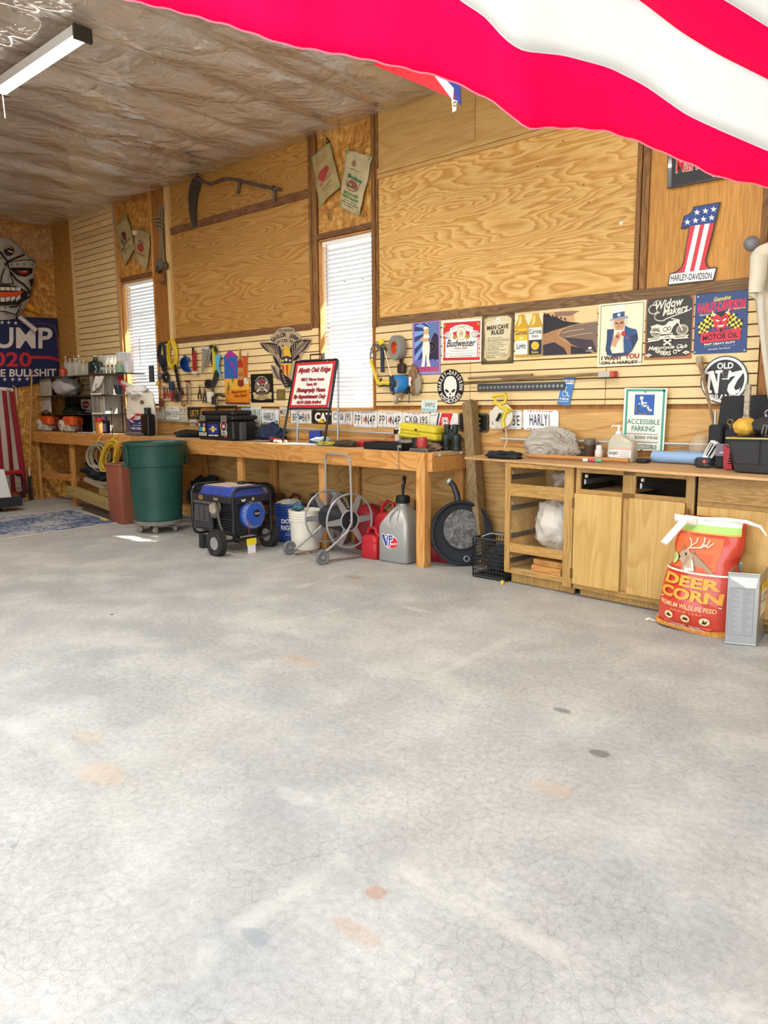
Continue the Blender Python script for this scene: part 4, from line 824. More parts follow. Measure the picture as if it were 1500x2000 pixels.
# ---------------------------------------------------------------- things on the floor under and before the bench
# feed bag: a sewn sack leaning on the cabinet
BAGR = M('c8402c', .3, coat=.5, bump=.25, bscale=16, name='glossy_red_bag')
fb = thing('feed_bag', 'open red and orange feed sack lettered DEER CORN, leaning on the cabinets', 'bag', (3.27, -.93, 0))
def bagS(u_, v_, side):
    "u across 0..1, v height 0..1; side -1 front, 1 back"
    W_ = .215 + .02 * math.sin(PI * v_) - .035 * v_ - .03 * math.exp(-((v_ - .62) / .08) ** 2); dep = .10 * (1 - v_) ** .5 * (math.sin(PI * min(1, v_ * 3 + .25) / 2)) + .022 + .03 * math.sin(PI * v_)
    x = (u_ - .5) * 2; q = max(0, 1 - x * x) ** .55
    base = V((3.27 + .055 * v_, -.90 + .12 * v_, .004 + .66 * v_)); ax = V((math.cos(-.06), math.sin(-.06), -.05 + .04 * v_))
    wr = .006 * noise.noise(V((x * 3, v_ * 9, side * 3))) + .004 * math.sin(v_ * 60 + 6 * x) * max(0, x) * (1 - v_)
    return base + ax * (x * W_) + V((0.1, 1, 0)).normalized() * side * (dep * q + .002 + wr * q)
m_ = MB(); m_.grid(lambda a, b_: bagS(a, b_, -1), 30, 36); m_.grid(lambda a, b_: bagS(1 - a, b_, 1), 30, 36); m_.build('sack', BAGR, fb, ang=80)
A = Art((0, 0, 0), (1, 0, 0), (0, 0, -1.5), fn=lambda x, y, z: bagS(x, 1 - y, -1) + V((.0, -1, .1)) * (z + .002)); A.asp = .65
def gpoly(A, x0, y0, x1, y1, c, nx=10, ny=6, **kw):
    k = A._m(c, **kw); A.mb.grid(lambda a, b_: A.p(x0 + (x1 - x0) * a, y0 + (y1 - y0) * b_), nx, ny, k); A.z += A.step
gpoly(A, .03, .0, .97, .06, 'f1eee8', 20, 3); gpoly(A, .03, .06, .97, .12, 'a9cf6e', 20, 3); gpoly(A, .03, .12, .97, .135, 'e8a03c', 20, 1)
gpoly(A, .1, .16, .78, .44, 'dc6a34'); gpoly(A, .3, .3, .7, .46, 'cf5a30')
A.z += .009; A.poly([(.3, .34), (.42, .3), (.6, .36), (.74, .44), (.76, .46), (.3, .46)], 'a08468'); A.poly([(.18, .33), (.26, .28), (.34, .28), (.42, .33), (.5, .44), (.34, .45), (.27, .4), (.2, .38), (.155, .37)], 'b59a80'); A.poly([(.22, .24), (.27, .27), (.25, .3)], '8d7560'); A.poly([(.4, .27), (.46, .29), (.38, .31)], '8d7560'); A.ell(.175, .355, .025, c='2a2422'); A.ell(.3, .32, .018, c='2a2422'); A.poly([(.3, .38), (.44, .36), (.5, .45), (.36, .46)], 'e2d6c8')
for pts_ in ([(.32, .28), (.36, .24), (.34, .2), (.3, .18)], [(.36, .24), (.42, .21), (.42, .17)], [(.36, .26), (.5, .25), (.53, .2), (.52, .16)], [(.5, .25), (.58, .22), (.6, .18)], [(.53, .22), (.6, .24), (.66, .2)]): A.line(pts_, .014, 'e6d9c4')
A.z -= .006; gpoly(A, .02, .46, .98, .475, 'f0dfc8', 20, 1)
for t_, x0, x1, y0, y1 in (('DEER', .1, .86, .50, .595), ('CORN', .08, .9, .61, .71)): A.text(t_, x0, y0, x1, y1, 'f0a03a', .045)
A.line([(.08, .725), (.9, .735)], .008, 'f2e4d6'); A.text('PREMIUM WILDLIFE FEED', .1, .745, .86, .785, 'efc08a', .015); A.text('SINCE 1943', .28, .805, .7, .82, 'e4a070', .01)
for x in (.26, .5, .74): A.ell(x, .868, .062, .035, 'f0d6a0')
A.poly([(.22, .87), (.26, .85), (.31, .88), (.25, .885)], '3a2a20'); A.poly([(.46, .88), (.48, .855), (.54, .86), (.53, .885)], '3a2a20'); A.poly([(.71, .89), (.73, .85), (.75, .87), (.78, .85), (.76, .89)], '3a2a20')
gpoly(A, .01, .95, .99, .998, 'd98a3a', 20, 2); A.poly([(.0, .93), (.16, .945), (.2, .975), (.02, .99)], 'd9923c'); A.poly([(.8, .95), (.99, .94), (1, .99), (.76, .99)], 'd9923c')
random.seed(4); A.polys([[(x, y), (x + .022, y + .006), (x + .012, y + .018)] for x, y in [(random.uniform(.02, .95), random.uniform(.952, .98)) for _ in range(46)]], 'f0c05a')
A.poly([(.14, .925), (.86, .925), (.8, .945), (.86, .965), (.14, .965), (.2, .945)], 'c23a2a'); A.text('CLEANED   TESTED', .3, .93, .7, .943, 'f2e4d0', .01); A.text('GREAT FOR FEEDERS', .26, .948, .74, .962, 'f2e4d0', .01); A.ell(.12, .37, .05, .05, 'b9cf7a'); A.text('40', .09, .35, .15, .385, 'eef2dc', .02)
A.build(fb, 'printed_face')
wm = M('efece6', .4, name='white_bag_band')
MB().grid(lambda a, b_: V((3.11 + .16 * math.sin(PI * a) * 0 + .14 * a, -.835 - .05 * math.sin(PI * a), .63 + .045 * (1 - b_) + .012 * math.sin(PI * a) )) + V((0, 0, -.02 * a)), 12, 3).build('rolled_lip', wm, fb, solid=.004)
MB().tube([(3.28, -.84, .66), (3.4, -.82, .665), (3.52, -.84, .665), (3.60, -.85, .645), (3.635, -.86, .60)], [.012, .012, .012, .009, .004], 6).build('pull_strip', wm, fb)
MB().grid(lambda a, b_: V((3.19 - .11 * b_ + .04 * a, -.90 - .035 - .02 * b_, .665 - .15 * b_ - .015 * a)), 3, 8).build('torn_strip', wm, fb, solid=.004)
MB().tube([(3.045, -.9, .012), (3.02, -.93, .03), (3.005, -.94, .02)], .005, 6).build('string_tail', wm, fb)
# metal can
can = thing('metal_can', 'tall open topped square metal can right of the red feed bag', 'can', (3.58, -.9, 0))
a0, b0, d0 = FL(1415, 1257), FL(1476, 1263), FL(1494, 1236); a0.z = b0.z = d0.z = 0; c0 = a0 + (d0 - b0)
mt = M('b8bab9', .36, .75, bump=.12, bscale=20, name='tin_plate'); Hc = .405
inn = lambda q, f: q + ((a0 + d0) / 2 - q) * f
q4 = [a0, b0, d0, c0]; up = V((0, 0, Hc)); m_ = MB()
rings = [[q + V((0, 0, .003)) for q in q4], [q + up for q in q4], [inn(q, .03) + up for q in q4], [inn(q, .03) + V((0, 0, .02)) for q in q4]]
m_.loft(rings); m_.build('shell', mt, can, ang=20, bevel=.002)
m_ = MB()
for i in range(4): m_.tube([q4[i] + up, q4[(i + 1) % 4] + up], .004, 6); m_.tube([q4[i] + V((0, 0, .006)), q4[(i + 1) % 4] + V((0, 0, .006))], .004, 6)
m_.build('rolled_rim', mt, can)
A = Art(a0 + up, b0 + up, a0 + V((0, 0, .003)), lift=.002); A.poly([(.05, .05), (.95, .05), (.9, .19), (.6, .2), (.08, .08)], 'dcdcda'); A.rect(.06, .21, .85, .86, 'a2a4a4')
for k in range(26): A.rect(.1, .23 + k * .024, .3 + .1 * math.sin(k * 2.1), .236 + k * .024, '7e8082'); A.z -= A.step; A.rect(.5, .23 + k * .024, .74 + .08 * math.sin(k * 1.3), .236 + k * .024, '7e8082'); A.z -= A.step
A.line([(.06, .21), (.85, .21), (.85, .86), (.06, .86), (.06, .21)], .012, '6f7173'); A.build(can, 'label_panel')
A = Art(b0 + up, d0 + up, b0 + V((0, 0, .003)), lift=.002); A.rect(.2, .2, .9, .62, 'e8e8e4'); A.rect(.2, .17, .9, .28, 'f0dc2c'); A.text('FILL', .4, .19, .8, .26, 'b89a20', .02); A.text('2.50', .35, .34, .8, .38, '5a5a8a', .01); A.rect(.3, .42, .7, .45, '8a8a9a'); A.build(can, 'price_sticker')
# crate of black mesh
cr = thing('wire_crate', 'black plastic mesh crate between the weathered post and the cabinets', 'crate', (1.62, -.42, 0))
x0, x1, y0, y1, zt = 1.47, 1.76, -.58, -.28, .31; bm_ = M('1d2023', .5, name='black_crate_plastic')
MB().box(x0, x1, y0, y1, 0.003, .014).build('floor_panel', bm_, cr)
for a, b_ in (((x0, y0), (x1, y0)), ((x0, y0), (x0, y1)), ((x0, y1), (x1, y1)), ((x1, y0), (x1, y1))):
    m_ = MB()
    for k in range(12): q = V(a + (0,)).lerp(V(b_ + (0,)), k / 11); m_.tube([q + V((0, 0, .01)), q + V((0, 0, zt))], .0032 if 0 < k < 11 else .008, 4)
    for k in range(10): z = .03 + k * .031; m_.tube([V(a + (z,)), V(b_ + (z,))], .0032, 4)
    for z in (.014, zt): m_.tube([V(a + (z,)), V(b_ + (z,))], .009, 6)
    m_.build('mesh_side', bm_, cr)
MB().tube([(x0 + .02, -.5, zt), (1.56, -.48, zt + .03), (1.66, -.4, zt + .02)], .005, 6).build('handle', M('9a9a96', .5), cr)
crumple('dark_cloth', 'dark bundled cloth inside the black mesh crate', 'cloth', (1.615, -.43, .14), (.10, .1, .1), M('2c2e33', .9), seed=5, floor=.016)
o = MB().box(1.775, 1.80, -.665, -.64, .0, .03).build('yellow_clip', M('e0c020', .5), bevel=.006); tag(o, 'small yellow plastic clip on the floor at the foot of the open cabinet', 'clip')
# weathered post leaning on the wall
a, b_ = V((1.245, -.155, .0)), V((1.09, -.105, 1.36)); m_ = MB(); s_ = .048; m_.hexa([a + V((-s_, -s_, .003)), a + V((s_, -s_, 0.003)), a + V((s_, s_, .003)), a + V((-s_, s_, .003)), b_ + V((-s_, -s_, -.02)), b_ + V((s_ * .8, -s_, .02)), b_ + V((s_, s_, 0)), b_ + V((-s_, s_, 0))])
o = m_.build('wooden_post', TREATED, bevel=.006); tag(o, 'weathered square wooden post leaning between the bench and the cabinets', 'post')
# oil drain pan on edge
dp = thing('drain_pan', 'round dark blue black oil drain pan standing on edge under the bench end', 'pan', (1.17, -.33, 0))
dk = M('2b3036', .42, name='dark_pan_plastic', bump=.1, bscale=12); ax = V((.80, -.56, .16)).normalized(); c_ = V((1.13, -.28, .272))
MB().lathe([(.12, -.1), (.22, -.085), (.262, -.03), (.27, .03), (.262, .045), (.25, .045), (.235, .02), (.18, .012), (.02, .008)], c_, ax, 40).build('basin', dk, dp)
def dirt():
    t = NT('grey_caked_dirt'); n = t.noise(t.pos, 16, 6, .7, 1.5); return t.out(t.ramp(n, [(.3, '3a3b3c'), (.5, '6d6c6a'), (.7, '9a9894')]), .9, t.bump(n, .5))
MB().lathe([(.165, .02), (.16, .024), (.05, .03), (.01, .03)], c_ + V((.01, 0, .03)), ax, 30).build('caked_oil', dirt(), dp)
q = c_ + V((-.06, .03, .25)); MB().tube([q + V((.02, 0, -.05)), q + V((0, 0, .06)), q + V((-.03, -.01, .14)), q + V((-.06, -.02, .17))], [.03, .027, .024, .024], 12).build('spout', dk, dp); MB().tube([q + V((-.058, -.02, .168)), q + V((-.075, -.025, .18))], .025, 12).build('spout_tip', M('cfd0cf', .5), dp)
MB().ring(c_ + V((.1, -.05, -.2)), ax, .022, .006).build('drain_plug', M('9a9c9e', .4, .5), dp)
# hose reel
hr = thing('hose_reel_cart', 'empty silver wheeled hose reel cart with spoked discs and upright handle', 'hose reel', (.0, -.85, 0))
ra = V((.977, -.213, 0)); rp = V((.213, .977, 0)); silver = M('b4b6b8', .4, .6, name='silver_paint'); rust = M('8a7466', .7, .2, vary=.3, vscale=30); rub = M('6f7274', .8, name='grey_rubber')
N1 = V((.235, -1.02, .062)); N2 = N1 - ra * .57
for nm, c in (('wheel', N1), ('wheel', N2)):
    wl = MB().lathe([(.03, -.018), (.055, -.02), (.062, -.012), (.062, .012), (.055, .02), (.045, .014), (.02, .012), (.018, .018), (.004, .018)], c, ra, 28).build(nm, rub, hr); MB().lathe([(.014, .0), (.014, .022), (.003, .024)], c, ra, 12).build('hub', silver, wl)
MB().tube([N1, N2], .006, 8).build('axle', rust, hr)
I1, I2 = N1 - ra * .045, N2 + ra * .10
U1, U2 = I1 + rp * .33 + V((0, 0, .2)), I2 + rp * .33 + V((0, 0, .2))
zt = .9
for i_, (I_, U_) in enumerate(((I1, U1), (I2, U2))):
    MB().tube([I_, I_.lerp(U_, .5), U_ - rp * .05 - V((0, 0, .02)), U_ + V((0, 0, .06)), U_ + V((0, 0, .3)), V((U_.x, U_.y, zt - .05)) - ra * (.01 if i_ == 0 else -.01)], .011, 8).build('upright_tube', silver, hr)
h1, h2 = V((U1.x, U1.y, zt)) - ra * .03, V((U2.x, U2.y, zt)) + ra * .03
MB().tube([V((U1.x, U1.y, zt - .05)) - ra * .01, h1 - V((0, 0, .012)), h1 - ra * .03 + V((0, 0, .004)), h2 + ra * .03 + V((0, 0, .004)), h2 - V((0, 0, .012)), V((U2.x, U2.y, zt - .05)) + ra * .01], .011, 8).build('handle', silver, hr)
g1, g2 = I1 + rp * .5 - V((0, 0, .05)), I2 + rp * .5 - V((0, 0, .05))
MB().tube([I1 - V((0, 0, .045)), g1, g2, I2 - V((0, 0, .045))], .009, 6).build('foot_frame', rust, hr)
zc = .335
Ca, Cb = V((U1.x, U1.y, zc)) - ra * .03, V((U2.x, U2.y, zc)) + ra * .035
for C_ in (Ca, Cb):
    R_ = .235; w_ = MB().ring(C_, ra, R_, .009, 40, 8).build('disc_rim', silver, hr); q = V((0, 0, 1)).rotation_difference(ra)
    for k in range(6):
        an = k * PI / 3 + .35; d = q @ V((math.cos(an), math.sin(an), 0)); e = q @ V((-math.sin(an), math.cos(an), 0))
        i0, i1 = C_ + d * .085, C_ + d * (R_ - .004); o_ = ra * .004
        MB().hexa([i0 - e * .03 - o_, i0 + e * .03 - o_, i0 + e * .03 + o_, i0 - e * .03 + o_, i1 - e * .02 - o_, i1 + e * .02 - o_, i1 + e * .02 + o_, i1 - e * .02 + o_]).build('spoke', silver, w_)
    MB().ring(C_, ra, .09, .008, 28, 8).build('inner_ring', silver, w_)
MB().lathe([(.1, 0), (.105, .0), (.105, (Ca - Cb).length - .01), (.1, (Ca - Cb).length - .01)], Cb, ra, 30).build('drum', M('2d3136', .5, .4), hr)
MB().tube([Ca + ra * .0, Ca + ra * .03, Ca + ra * .03 + V((0, 0, -.06))], .008, 6).build('crank', rust, hr)
# VP fuel jug
vp = thing('fuel_jug', 'silver square race fuel jug with a black spout and oval emblem', 'fuel can', (.63, -.42, 0))
sv = M('a9a8a3', .38, .35, name='silver_plastic', bump=.04, bscale=50); m_ = MB(); z_ = [(.003, 0, .0), (.02, -.006, 0), (.30, -.004, 0), (.335, 0, .0), (.43, .055, .01), (.475, .095, .03), (.485, .11, .03)]
def sq(cx, cy, h, z, r, an, n=5):
    out = []; ca, sa = math.cos(an), math.sin(an); r = min(r, h * .95)
    for sx, sy, a0_ in ((1, 1, 0), (-1, 1, 90), (-1, -1, 180), (1, -1, 270)):
        for i in range(n + 1):
            t = math.radians(a0_ + 90 * i / n); x = sx * (h - r) + r * math.cos(t); y = sy * (h - r) + r * math.sin(t); out.append((cx + x * ca - y * sa, cy + x * sa + y * ca, z))
    return out
van = .06; vc = (.635, -.44); hs = .145
m_.loft([sq(vc[0], vc[1], hs - ins + (.006 if ins < 0 else 0), z, .035, van) for z, ins, _ in z_]); m_.build('jug_body', sv, vp, ang=60)
top = V((vc[0], vc[1], .48)); MB().lathe([(.05, 0), (.05, .03)], top, n=24).build('neck', sv, vp)
bk = M('17191b', .45, name='black_cap'); m_ = MB(); m_.lathe([(.058, .02), (.06, .025), (.06, .075), (.05, .085)], top, n=24)
for k in range(20): an = k * PI / 10; m_.box(top.x + .058 * math.cos(an) - .003, top.x + .058 * math.cos(an) + .003, top.y + .058 * math.sin(an) - .003, top.y + .058 * math.sin(an) + .003, top.z + .028, top.z + .072)
m_.build('cap', bk, vp); MB().tube([top + V((0, 0, .08)), top + V((0, 0, .13)), top + V((.005, 0, .17)), top + V((.02, 0, .2)), top + V((.015, 0, .23)), top + V((.03, -.01, .245))], [.014, .012, .016, .014, .017, .014], 10).build('spout', bk, vp)
MB().tube([(.53, -.48, .49), (.52, -.5, .46)], .014, 10).build('vent_cap', bk, vp)
ca_, sa_ = math.cos(van), math.sin(van)
hd = lambda x, y, z: V((vc[0] + x * ca_ - y * sa_, vc[1] + x * sa_ + y * ca_, z))
MB().tube([hd(-.02, -hs - .002, .30), hd(-.045, -hs - .0, .33), hd(-.045, -hs + .02, .40), hd(-.02, -hs + .06, .445), hd(.015, -hs + .07, .455), hd(.03, -hs + .03, .4), hd(.03, -hs + .0, .33), hd(.0, -hs - .002, .295), hd(-.02, -hs - .002, .30)], .008, 6).build('handle_recess', sv, vp)
A = Art(hd(-.13, -hs - .014, .3), hd(.15, -hs - .014, .3), hd(-.13, -hs - .014, .02)); A.ell(.42, .42, .27, .21, 'f1f1ef'); A.ell(.44, .43, .245, .185, 'd3252e')
A.poly([(.06, .2), (.18, .18), (.26, .4), (.27, .2), (.36, .18), (.3, .58), (.22, .58)], 'f1f1ef'); A.poly([(.08, .22), (.17, .2), (.26, .45), (.29, .22), (.34, .21), (.28, .56), (.23, .56)], '22418c')
A.poly([(.33, .2), (.5, .2), (.54, .28), (.5, .38), (.42, .4), (.42, .58), (.34, .58)], 'f1f1ef'); A.poly([(.35, .22), (.48, .22), (.51, .28), (.48, .35), (.4, .37), (.4, .56), (.36, .56)], '22418c'); A.poly([(.41, .26), (.46, .27), (.46, .31), (.41, .32)], 'f1f1ef'); A.text('Racing', .4, .44, .68, .54, 'f5f3f0', .02, .35, -.03)
A.build(vp, 'emblem')
A = Art(hd(hs + .014, -.08, .2), hd(hs + .014, .1, .2), hd(hs + .014, -.08, .04))
for k in range(9): A.rect(.1, .05 + k * .1, .9, .08 + k * .1, 'd0cfcb'); A.z -= A.step
A.build(vp, 'fine_print')
# red cans
RP = M('b8222c', .38, name='red_fuel_plastic', bump=.03, bscale=30); RP2 = M('8f1c26', .42, name='dark_red_plastic')
def gascan(label, c, wx, wy, h, mat, an=0.):
    o = thing('gas_can', label, 'fuel can', (c[0], c[1], 0), an); m_ = MB()
    def rr(hx, hy, z, r=.03, n=4):
        out = []
        for sx, sy, a0_ in ((1, 1, 0), (-1, 1, 90), (-1, -1, 180), (1, -1, 270)):
            for i in range(n + 1): t = math.radians(a0_ + 90 * i / n); out.append((sx * (hx - r) + r * math.cos(t), sy * (hy - r) + r * math.sin(t), z))
        return out
    m_.loft([rr(wx - .008, wy - .008, .003), rr(wx, wy, .015), rr(wx, wy, h * .5), rr(wx * .97, wy * .97, h * .52), rr(wx, wy, h * .55), rr(wx * .98, wy * .98, h * .68), rr(wx * .7, wy * .8, h * .78)])
    m_.build('tank', mat, o, world=False, ang=50)
    MB().tube([(-wx * .8, 0, h * .68), (-wx * .7, 0, h * .9), (-wx * .2, 0, h), (wx * .3, 0, h * .96), (wx * .45, 0, h * .72)], .017, 10).build('handle', mat, o, world=False)
    MB().lathe([(.026, 0), (.028, .035), (.022, .045)], (wx * .66, 0, h * .68), (.3, 0, 1), 16).build('cap', mat, o, world=False); return o
gascan('small bright red fuel can beside the silver jug', (.37, -.52), .09, .085, .27, RP, .05)
gascan('tall red fuel can behind the small one', (.33, -.26), .12, .1, .47, RP, .1)
gascan('dark red fuel can low behind the right bench leg', (.93, -.24), .1, .09, .25, RP2, .2)
o = MB().lathe([(.14, .003), (.15, .02), (.15, .3), (.14, .36), (.09, .4), (.03, .42), (.0, .42)], (.03, -.2, 0), n=28).build('red_drum', RP2); tag(o, 'round dark red tank behind the hose reel', 'tank')
o = MB().tube([(.15, -.12, .3), (.27, -.1, .5)], .014, 8).build('yellow_rod', M('d8c048', .5)); tag(o, 'yellow handle sticking up behind the red cans', 'tool')
o = MB().tube([(.50, -.12, .15), (.51, -.1, .42), (.5, -.1, .48)], [.012, .02, .014], 8).build('black_nozzle', bk); tag(o, 'black nozzle standing behind the silver jug', 'nozzle')
# buckets
def bucket(label, c, r0, r1, h, mat, ribs=True, z0=0.003):
    o = thing('bucket', label, 'bucket', (c[0], c[1], z0)); pr_ = [(r0 - .006, 0), (r0, .006)]
    if ribs:
        pr_ += [(r0 + (r1 - r0) * .72, h * .72)]
        for k in range(4): z = h * (.74 + .065 * k); r = r0 + (r1 - r0) * z / h; pr_ += [(r + .001, z), (r + .009, z + .003), (r + .009, z + .01), (r + .001, z + .013)]
    pr_ += [(r1, h - .012), (r1 + .006, h - .01), (r1 + .006, h), (r1 - .004, h), (r0 - .004, .01), (.01, .01)]
    MB().lathe(pr_, (0, 0, 0), n=36, cap=False).build('pail', mat, o, world=False); return o
WB = M('e6e0cf', .5, vary=.06, vscale=14, name='white_bucket_plastic'); wb = bucket('white five gallon bucket beside the hose reel', (-.41, -.62), .132, .15, .37, WB)
MB().tube([(-.152, -.0, .27), (-.158, -.05, .2), (-.13, -.1, .15), (-.09, -.125, .13)], .0025, 5).build('bail', STEEL, wb, world=False)
crumple('blue_rag', 'blue green rag hanging over the white bucket rim', 'rag', (-.48, -.64, .385), (.06, .05, .03), M('3f6a78', .9), seed=12)
BB = M('1f3f86', .45, name='blue_bucket_plastic'); bb = bucket('blue bucket with white lettering behind the generator', (-.86, -.42), .132, .15, .37, BB)
bc = V((-.86, -.42, 0))
def bfn(x, y, z): an = -PI / 2 + .95 + (x - .5) * 2.6; r = .132 + .018 * ((1 - y)) + z + .004; return bc + V((r * math.cos(an), r * math.sin(an), .37 * (1 - y)))
A = Art((0, 0, 0), (1, 0, 0), (0, 0, -1), fn=bfn); A.asp = 1; A.text('DO IT', .24, .36, .64, .48, 'e8e8ee', .03); A.text('RIGHT', .22, .53, .66, .66, 'e8e8ee', .03); A.line([(.34, .8), (.34, .76), (.44, .71), (.54, .76), (.54, .8), (.34, .8)], .008, 'a8b4d8'); A.text("Lowe's", .36, .75, .52, .79, 'a8b4d8', .01); A.build(bb, 'lettering')
crumple('grey_rag', 'pale grey rag heaped in the blue bucket', 'rag', (-.86, -.42, .375), (.115, .115, .04), M('9a9c96', .9), seed=21)
gascan('maroon fuel can half hidden above the blue bucket rim', (-1.02, -.18), .13, .09, .43, M('6a2c24', .5))
sp = thing('stock_pot', 'large aluminium stock pot with loop handles under the bench', 'pot', (-.47, -.24, 0)); AL = M('a8a9a8', .3, .95, name='aluminium')
MB().lathe([(.17, .003), (.185, .015), (.19, .46), (.197, .465), (.197, .475), (.186, .475), (.18, .02), (.01, .02)], (-.47, -.24, 0), n=40, cap=False).build('pot_body', AL, sp)
for s_ in (-1, 1): MB().tube([(-.47 + s_ * .188, -.28, .41), (-.47 + s_ * .235, -.27, .42), (-.47 + s_ * .235, -.21, .42), (-.47 + s_ * .188, -.2, .41)], .006, 6).build('loop_handle', AL, sp)
o = MB().rbox(-.15, .05, -.36, -.1, .003, .46, .03).build('steel_drum', AL); 
bpy.data.objects.remove(o)
# ---------------------------------------------------------------- generator
gn = thing('generator', 'portable generator with a blue tank in a black tube frame on two wheels', 'generator', (-.97, -1.03, 0))
FR = M('202226', .35, .2, coat=.3, name='black_frame_paint'); X0, X1, Y0, Y1, ZB, ZT = -1.3, -.67, -1.25, -.82, .13, .60
def uframe(y):
    r = .07
    p = [(X0, y, ZB + r), (X0, y, ZT - r), (X0 + r * .3, y, ZT - r * .3), (X0 + r, y, ZT), (X1 - r, y, ZT), (X1 - r * .3, y, ZT - r * .3), (X1, y, ZT - r), (X1, y, ZB + r), (X1 - r * .3, y, ZB + r * .3), (X1 - r, y, ZB), (X0 + r, y, ZB), (X0 + r * .3, y, ZB + r * .3)]
    return MB().tube(p, .0125, 10, closed=True)
def eframe(x):
    r = .07
    p = [(x, Y0, ZB + r), (x, Y0, ZT - r), (x, Y0 + r * .3, ZT - r * .3), (x, Y0 + r, ZT), (x, Y1 - r, ZT), (x, Y1 - r * .3, ZT - r * .3), (x, Y1, ZT - r), (x, Y1, ZB + r), (x, Y1 - r * .3, ZB + r * .3), (x, Y1 - r, ZB), (x, Y0 + r, ZB), (x, Y0 + r * .3, ZB + r * .3)]
    return MB().tube(p, .0125, 10, closed=True)
eframe(X0).build('frame_hoop', FR, gn); eframe(X1).build('frame_hoop', FR, gn)
for y in (Y0 + .01, Y1 - .01):
    for z in (ZB + .07, ZT - .1): MB().tube([(X0, y, z), (X1, y, z)], .009, 8).build('frame_rail', FR, gn)
DK = M('24262a', .5, name='dark_grey_panel')
pn = bx('side_cover', DK, gn, X0 + .02, X1 - .01, Y0 - .012, Y0 + .01, ZT - .135, ZT - .075, .003); bx('side_cover', DK, gn, X1 - .01, X1 + .008, Y0 + .02, Y1 - .02, ZT - .135, ZT - .08, .003)
A = Art((X0 + .02, Y0 - .0125, ZT - .075), (X1 - .01, Y0 - .0125, ZT - .075), (X0 + .02, Y0 - .0125, ZT - .135)); A.ell(.24, .5, .055, .38, 'c08a3c'); A.ell(.24, .5, .045, .28, '1d1a17'); A.text('DURO', .205, .35, .275, .65, 'e0b060', .02); A.rect(.58, .3, .6, .7, 'd8c8a0'); A.text('4400', .61, .35, .68, .65, 'd8c8a0', .02); A.build(pn, 'badge')
A = Art((X1 + .0085, Y0 + .03, ZT - .08), (X1 + .0085, Y1 - .03, ZT - .08), (X1 + .0085, Y0 + .03, ZT - .135)); A.poly([(.15, .3), (.22, .45), (.3, .3), (.27, .75), (.18, .75)], 'd8d6cc'); A.ell(.52, .5, .04, .3, 'b8a878'); A.build(pn, 'badge')
# tank
TK = M('31479a', .4, coat=.2, vary=.12, vscale=14, name='dusty_blue_tank'); m_ = MB()
def rq(x0, x1, y0, y1, z, r=.04, n=4):
    out = []
    for cx, cy, a0_ in ((x1 - r, y1 - r, 0), (x0 + r, y1 - r, 90), (x0 + r, y0 + r, 180), (x1 - r, y0 + r, 270)):
        for i in range(n + 1): t = math.radians(a0_ + 90 * i / n); out.append((cx + r * math.cos(t), cy + r * math.sin(t), z))
    return out
tx0, tx1, ty0, ty1 = X0 + .07, X1 - .03, Y0 + .03, Y1 - .03
m_.loft([rq(tx0, tx1, ty0, ty1, ZT - .085), rq(tx0 - .01, tx1 + .01, ty0 - .01, ty1 + .01, ZT - .08), rq(tx0 - .01, tx1 + .01, ty0 - .01, ty1 + .01, ZT - .07), rq(tx0 + .0, tx1, ty0, ty1, ZT - .065), rq(tx0 + .015, tx1 - .015, ty0 + .015, ty1 - .015, ZT - .01), rq(tx0 + .03, tx1 - .03, ty0 + .03, ty1 - .03, ZT + .002)])
tk = m_.build('fuel_tank', TK, gn, ang=30); DUST = M('b3a698', .8, vary=.15, vscale=20, name='settled_dust')
MB().box(tx0 + .04, tx1 - .1, ty0 + .04, ty1 - .04, ZT + .002, ZT + .0035).build('dust_film', DUST, tk)
MB().lathe([(.04, 0), (.042, .02), (.03, .03), (.0, .03)], (-.95, -.93, ZT), n=20).build('fuel_cap', BLK, tk)
# outlet panel facing the room
cp = bx('control_panel', M('33353a', .6, vary=.1), gn, X0 + .02, X0 + .30, Y0 + .005, Y0 + .03, ZB + .06, ZT - .14, .004)
for x in (.04, .12, .2):
    m_ = MB()
    for k in range(8): m_.box(X0 + x, X0 + x + .06, Y0 - .001, Y0 + .006, .27 + k * .019, .281 + k * .019)
    m_.build('vent_louvres', M('5d5a56', .7), cp)
MB().rbox(X0 + .02, X0 + .31, Y0 - .004, Y0 + .03, .44, .462, .008).build('panel_lip', M('6a655f', .7), cp)
for x, z in ((.035, .2), (.28, .2), (.035, .475), (.28, .475)): MB().cyl((X0 + x, Y0, z), (X0 + x, Y0 - .008, z), .008, n=8).build('screw', STEEL, cp)
# engine, muffler bits
bx('engine_block', M('1d1f22', .55), gn, -.93, -.72, -1.18, -.92, ZB + .02, .47, .012); m_ = MB()
for k in range(9): m_.box(-.95, -.71, -1.2, -1.19 + .02, .2 + k * .025, .21 + k * .025)
m_.build('cooling_fins', M('3a3c3f', .5, .5), gn)
MB().lathe([(.0, 0), (.055, .005), (.06, .02), (.06, .06)], (-.985, Y0 + .0, .40), (0, 1, 0), 24).build('air_filter', M('a89c88', .6, vary=.2, vscale=30), gn)
MB().tube([(-.93, Y0 - .0, .47), (-.9, Y0 - .005, .4), (-.87, Y0 - .005, .27), (-.83, Y0 + .02, .15)], .012, 8).build('hose', M('55544f', .6), gn)
MB().tube([(-.98, Y0, .34), (-.93, Y0 - .0, .33), (-.9, Y0, .36)], .02, 8).build('pipe', M('7c776d', .5, .6), gn)
bx('alternator', M('17181a', .5), gn, X0 + .04, -.95, Y0 + .06, Y1 - .06, ZB + .03, .46, .02)
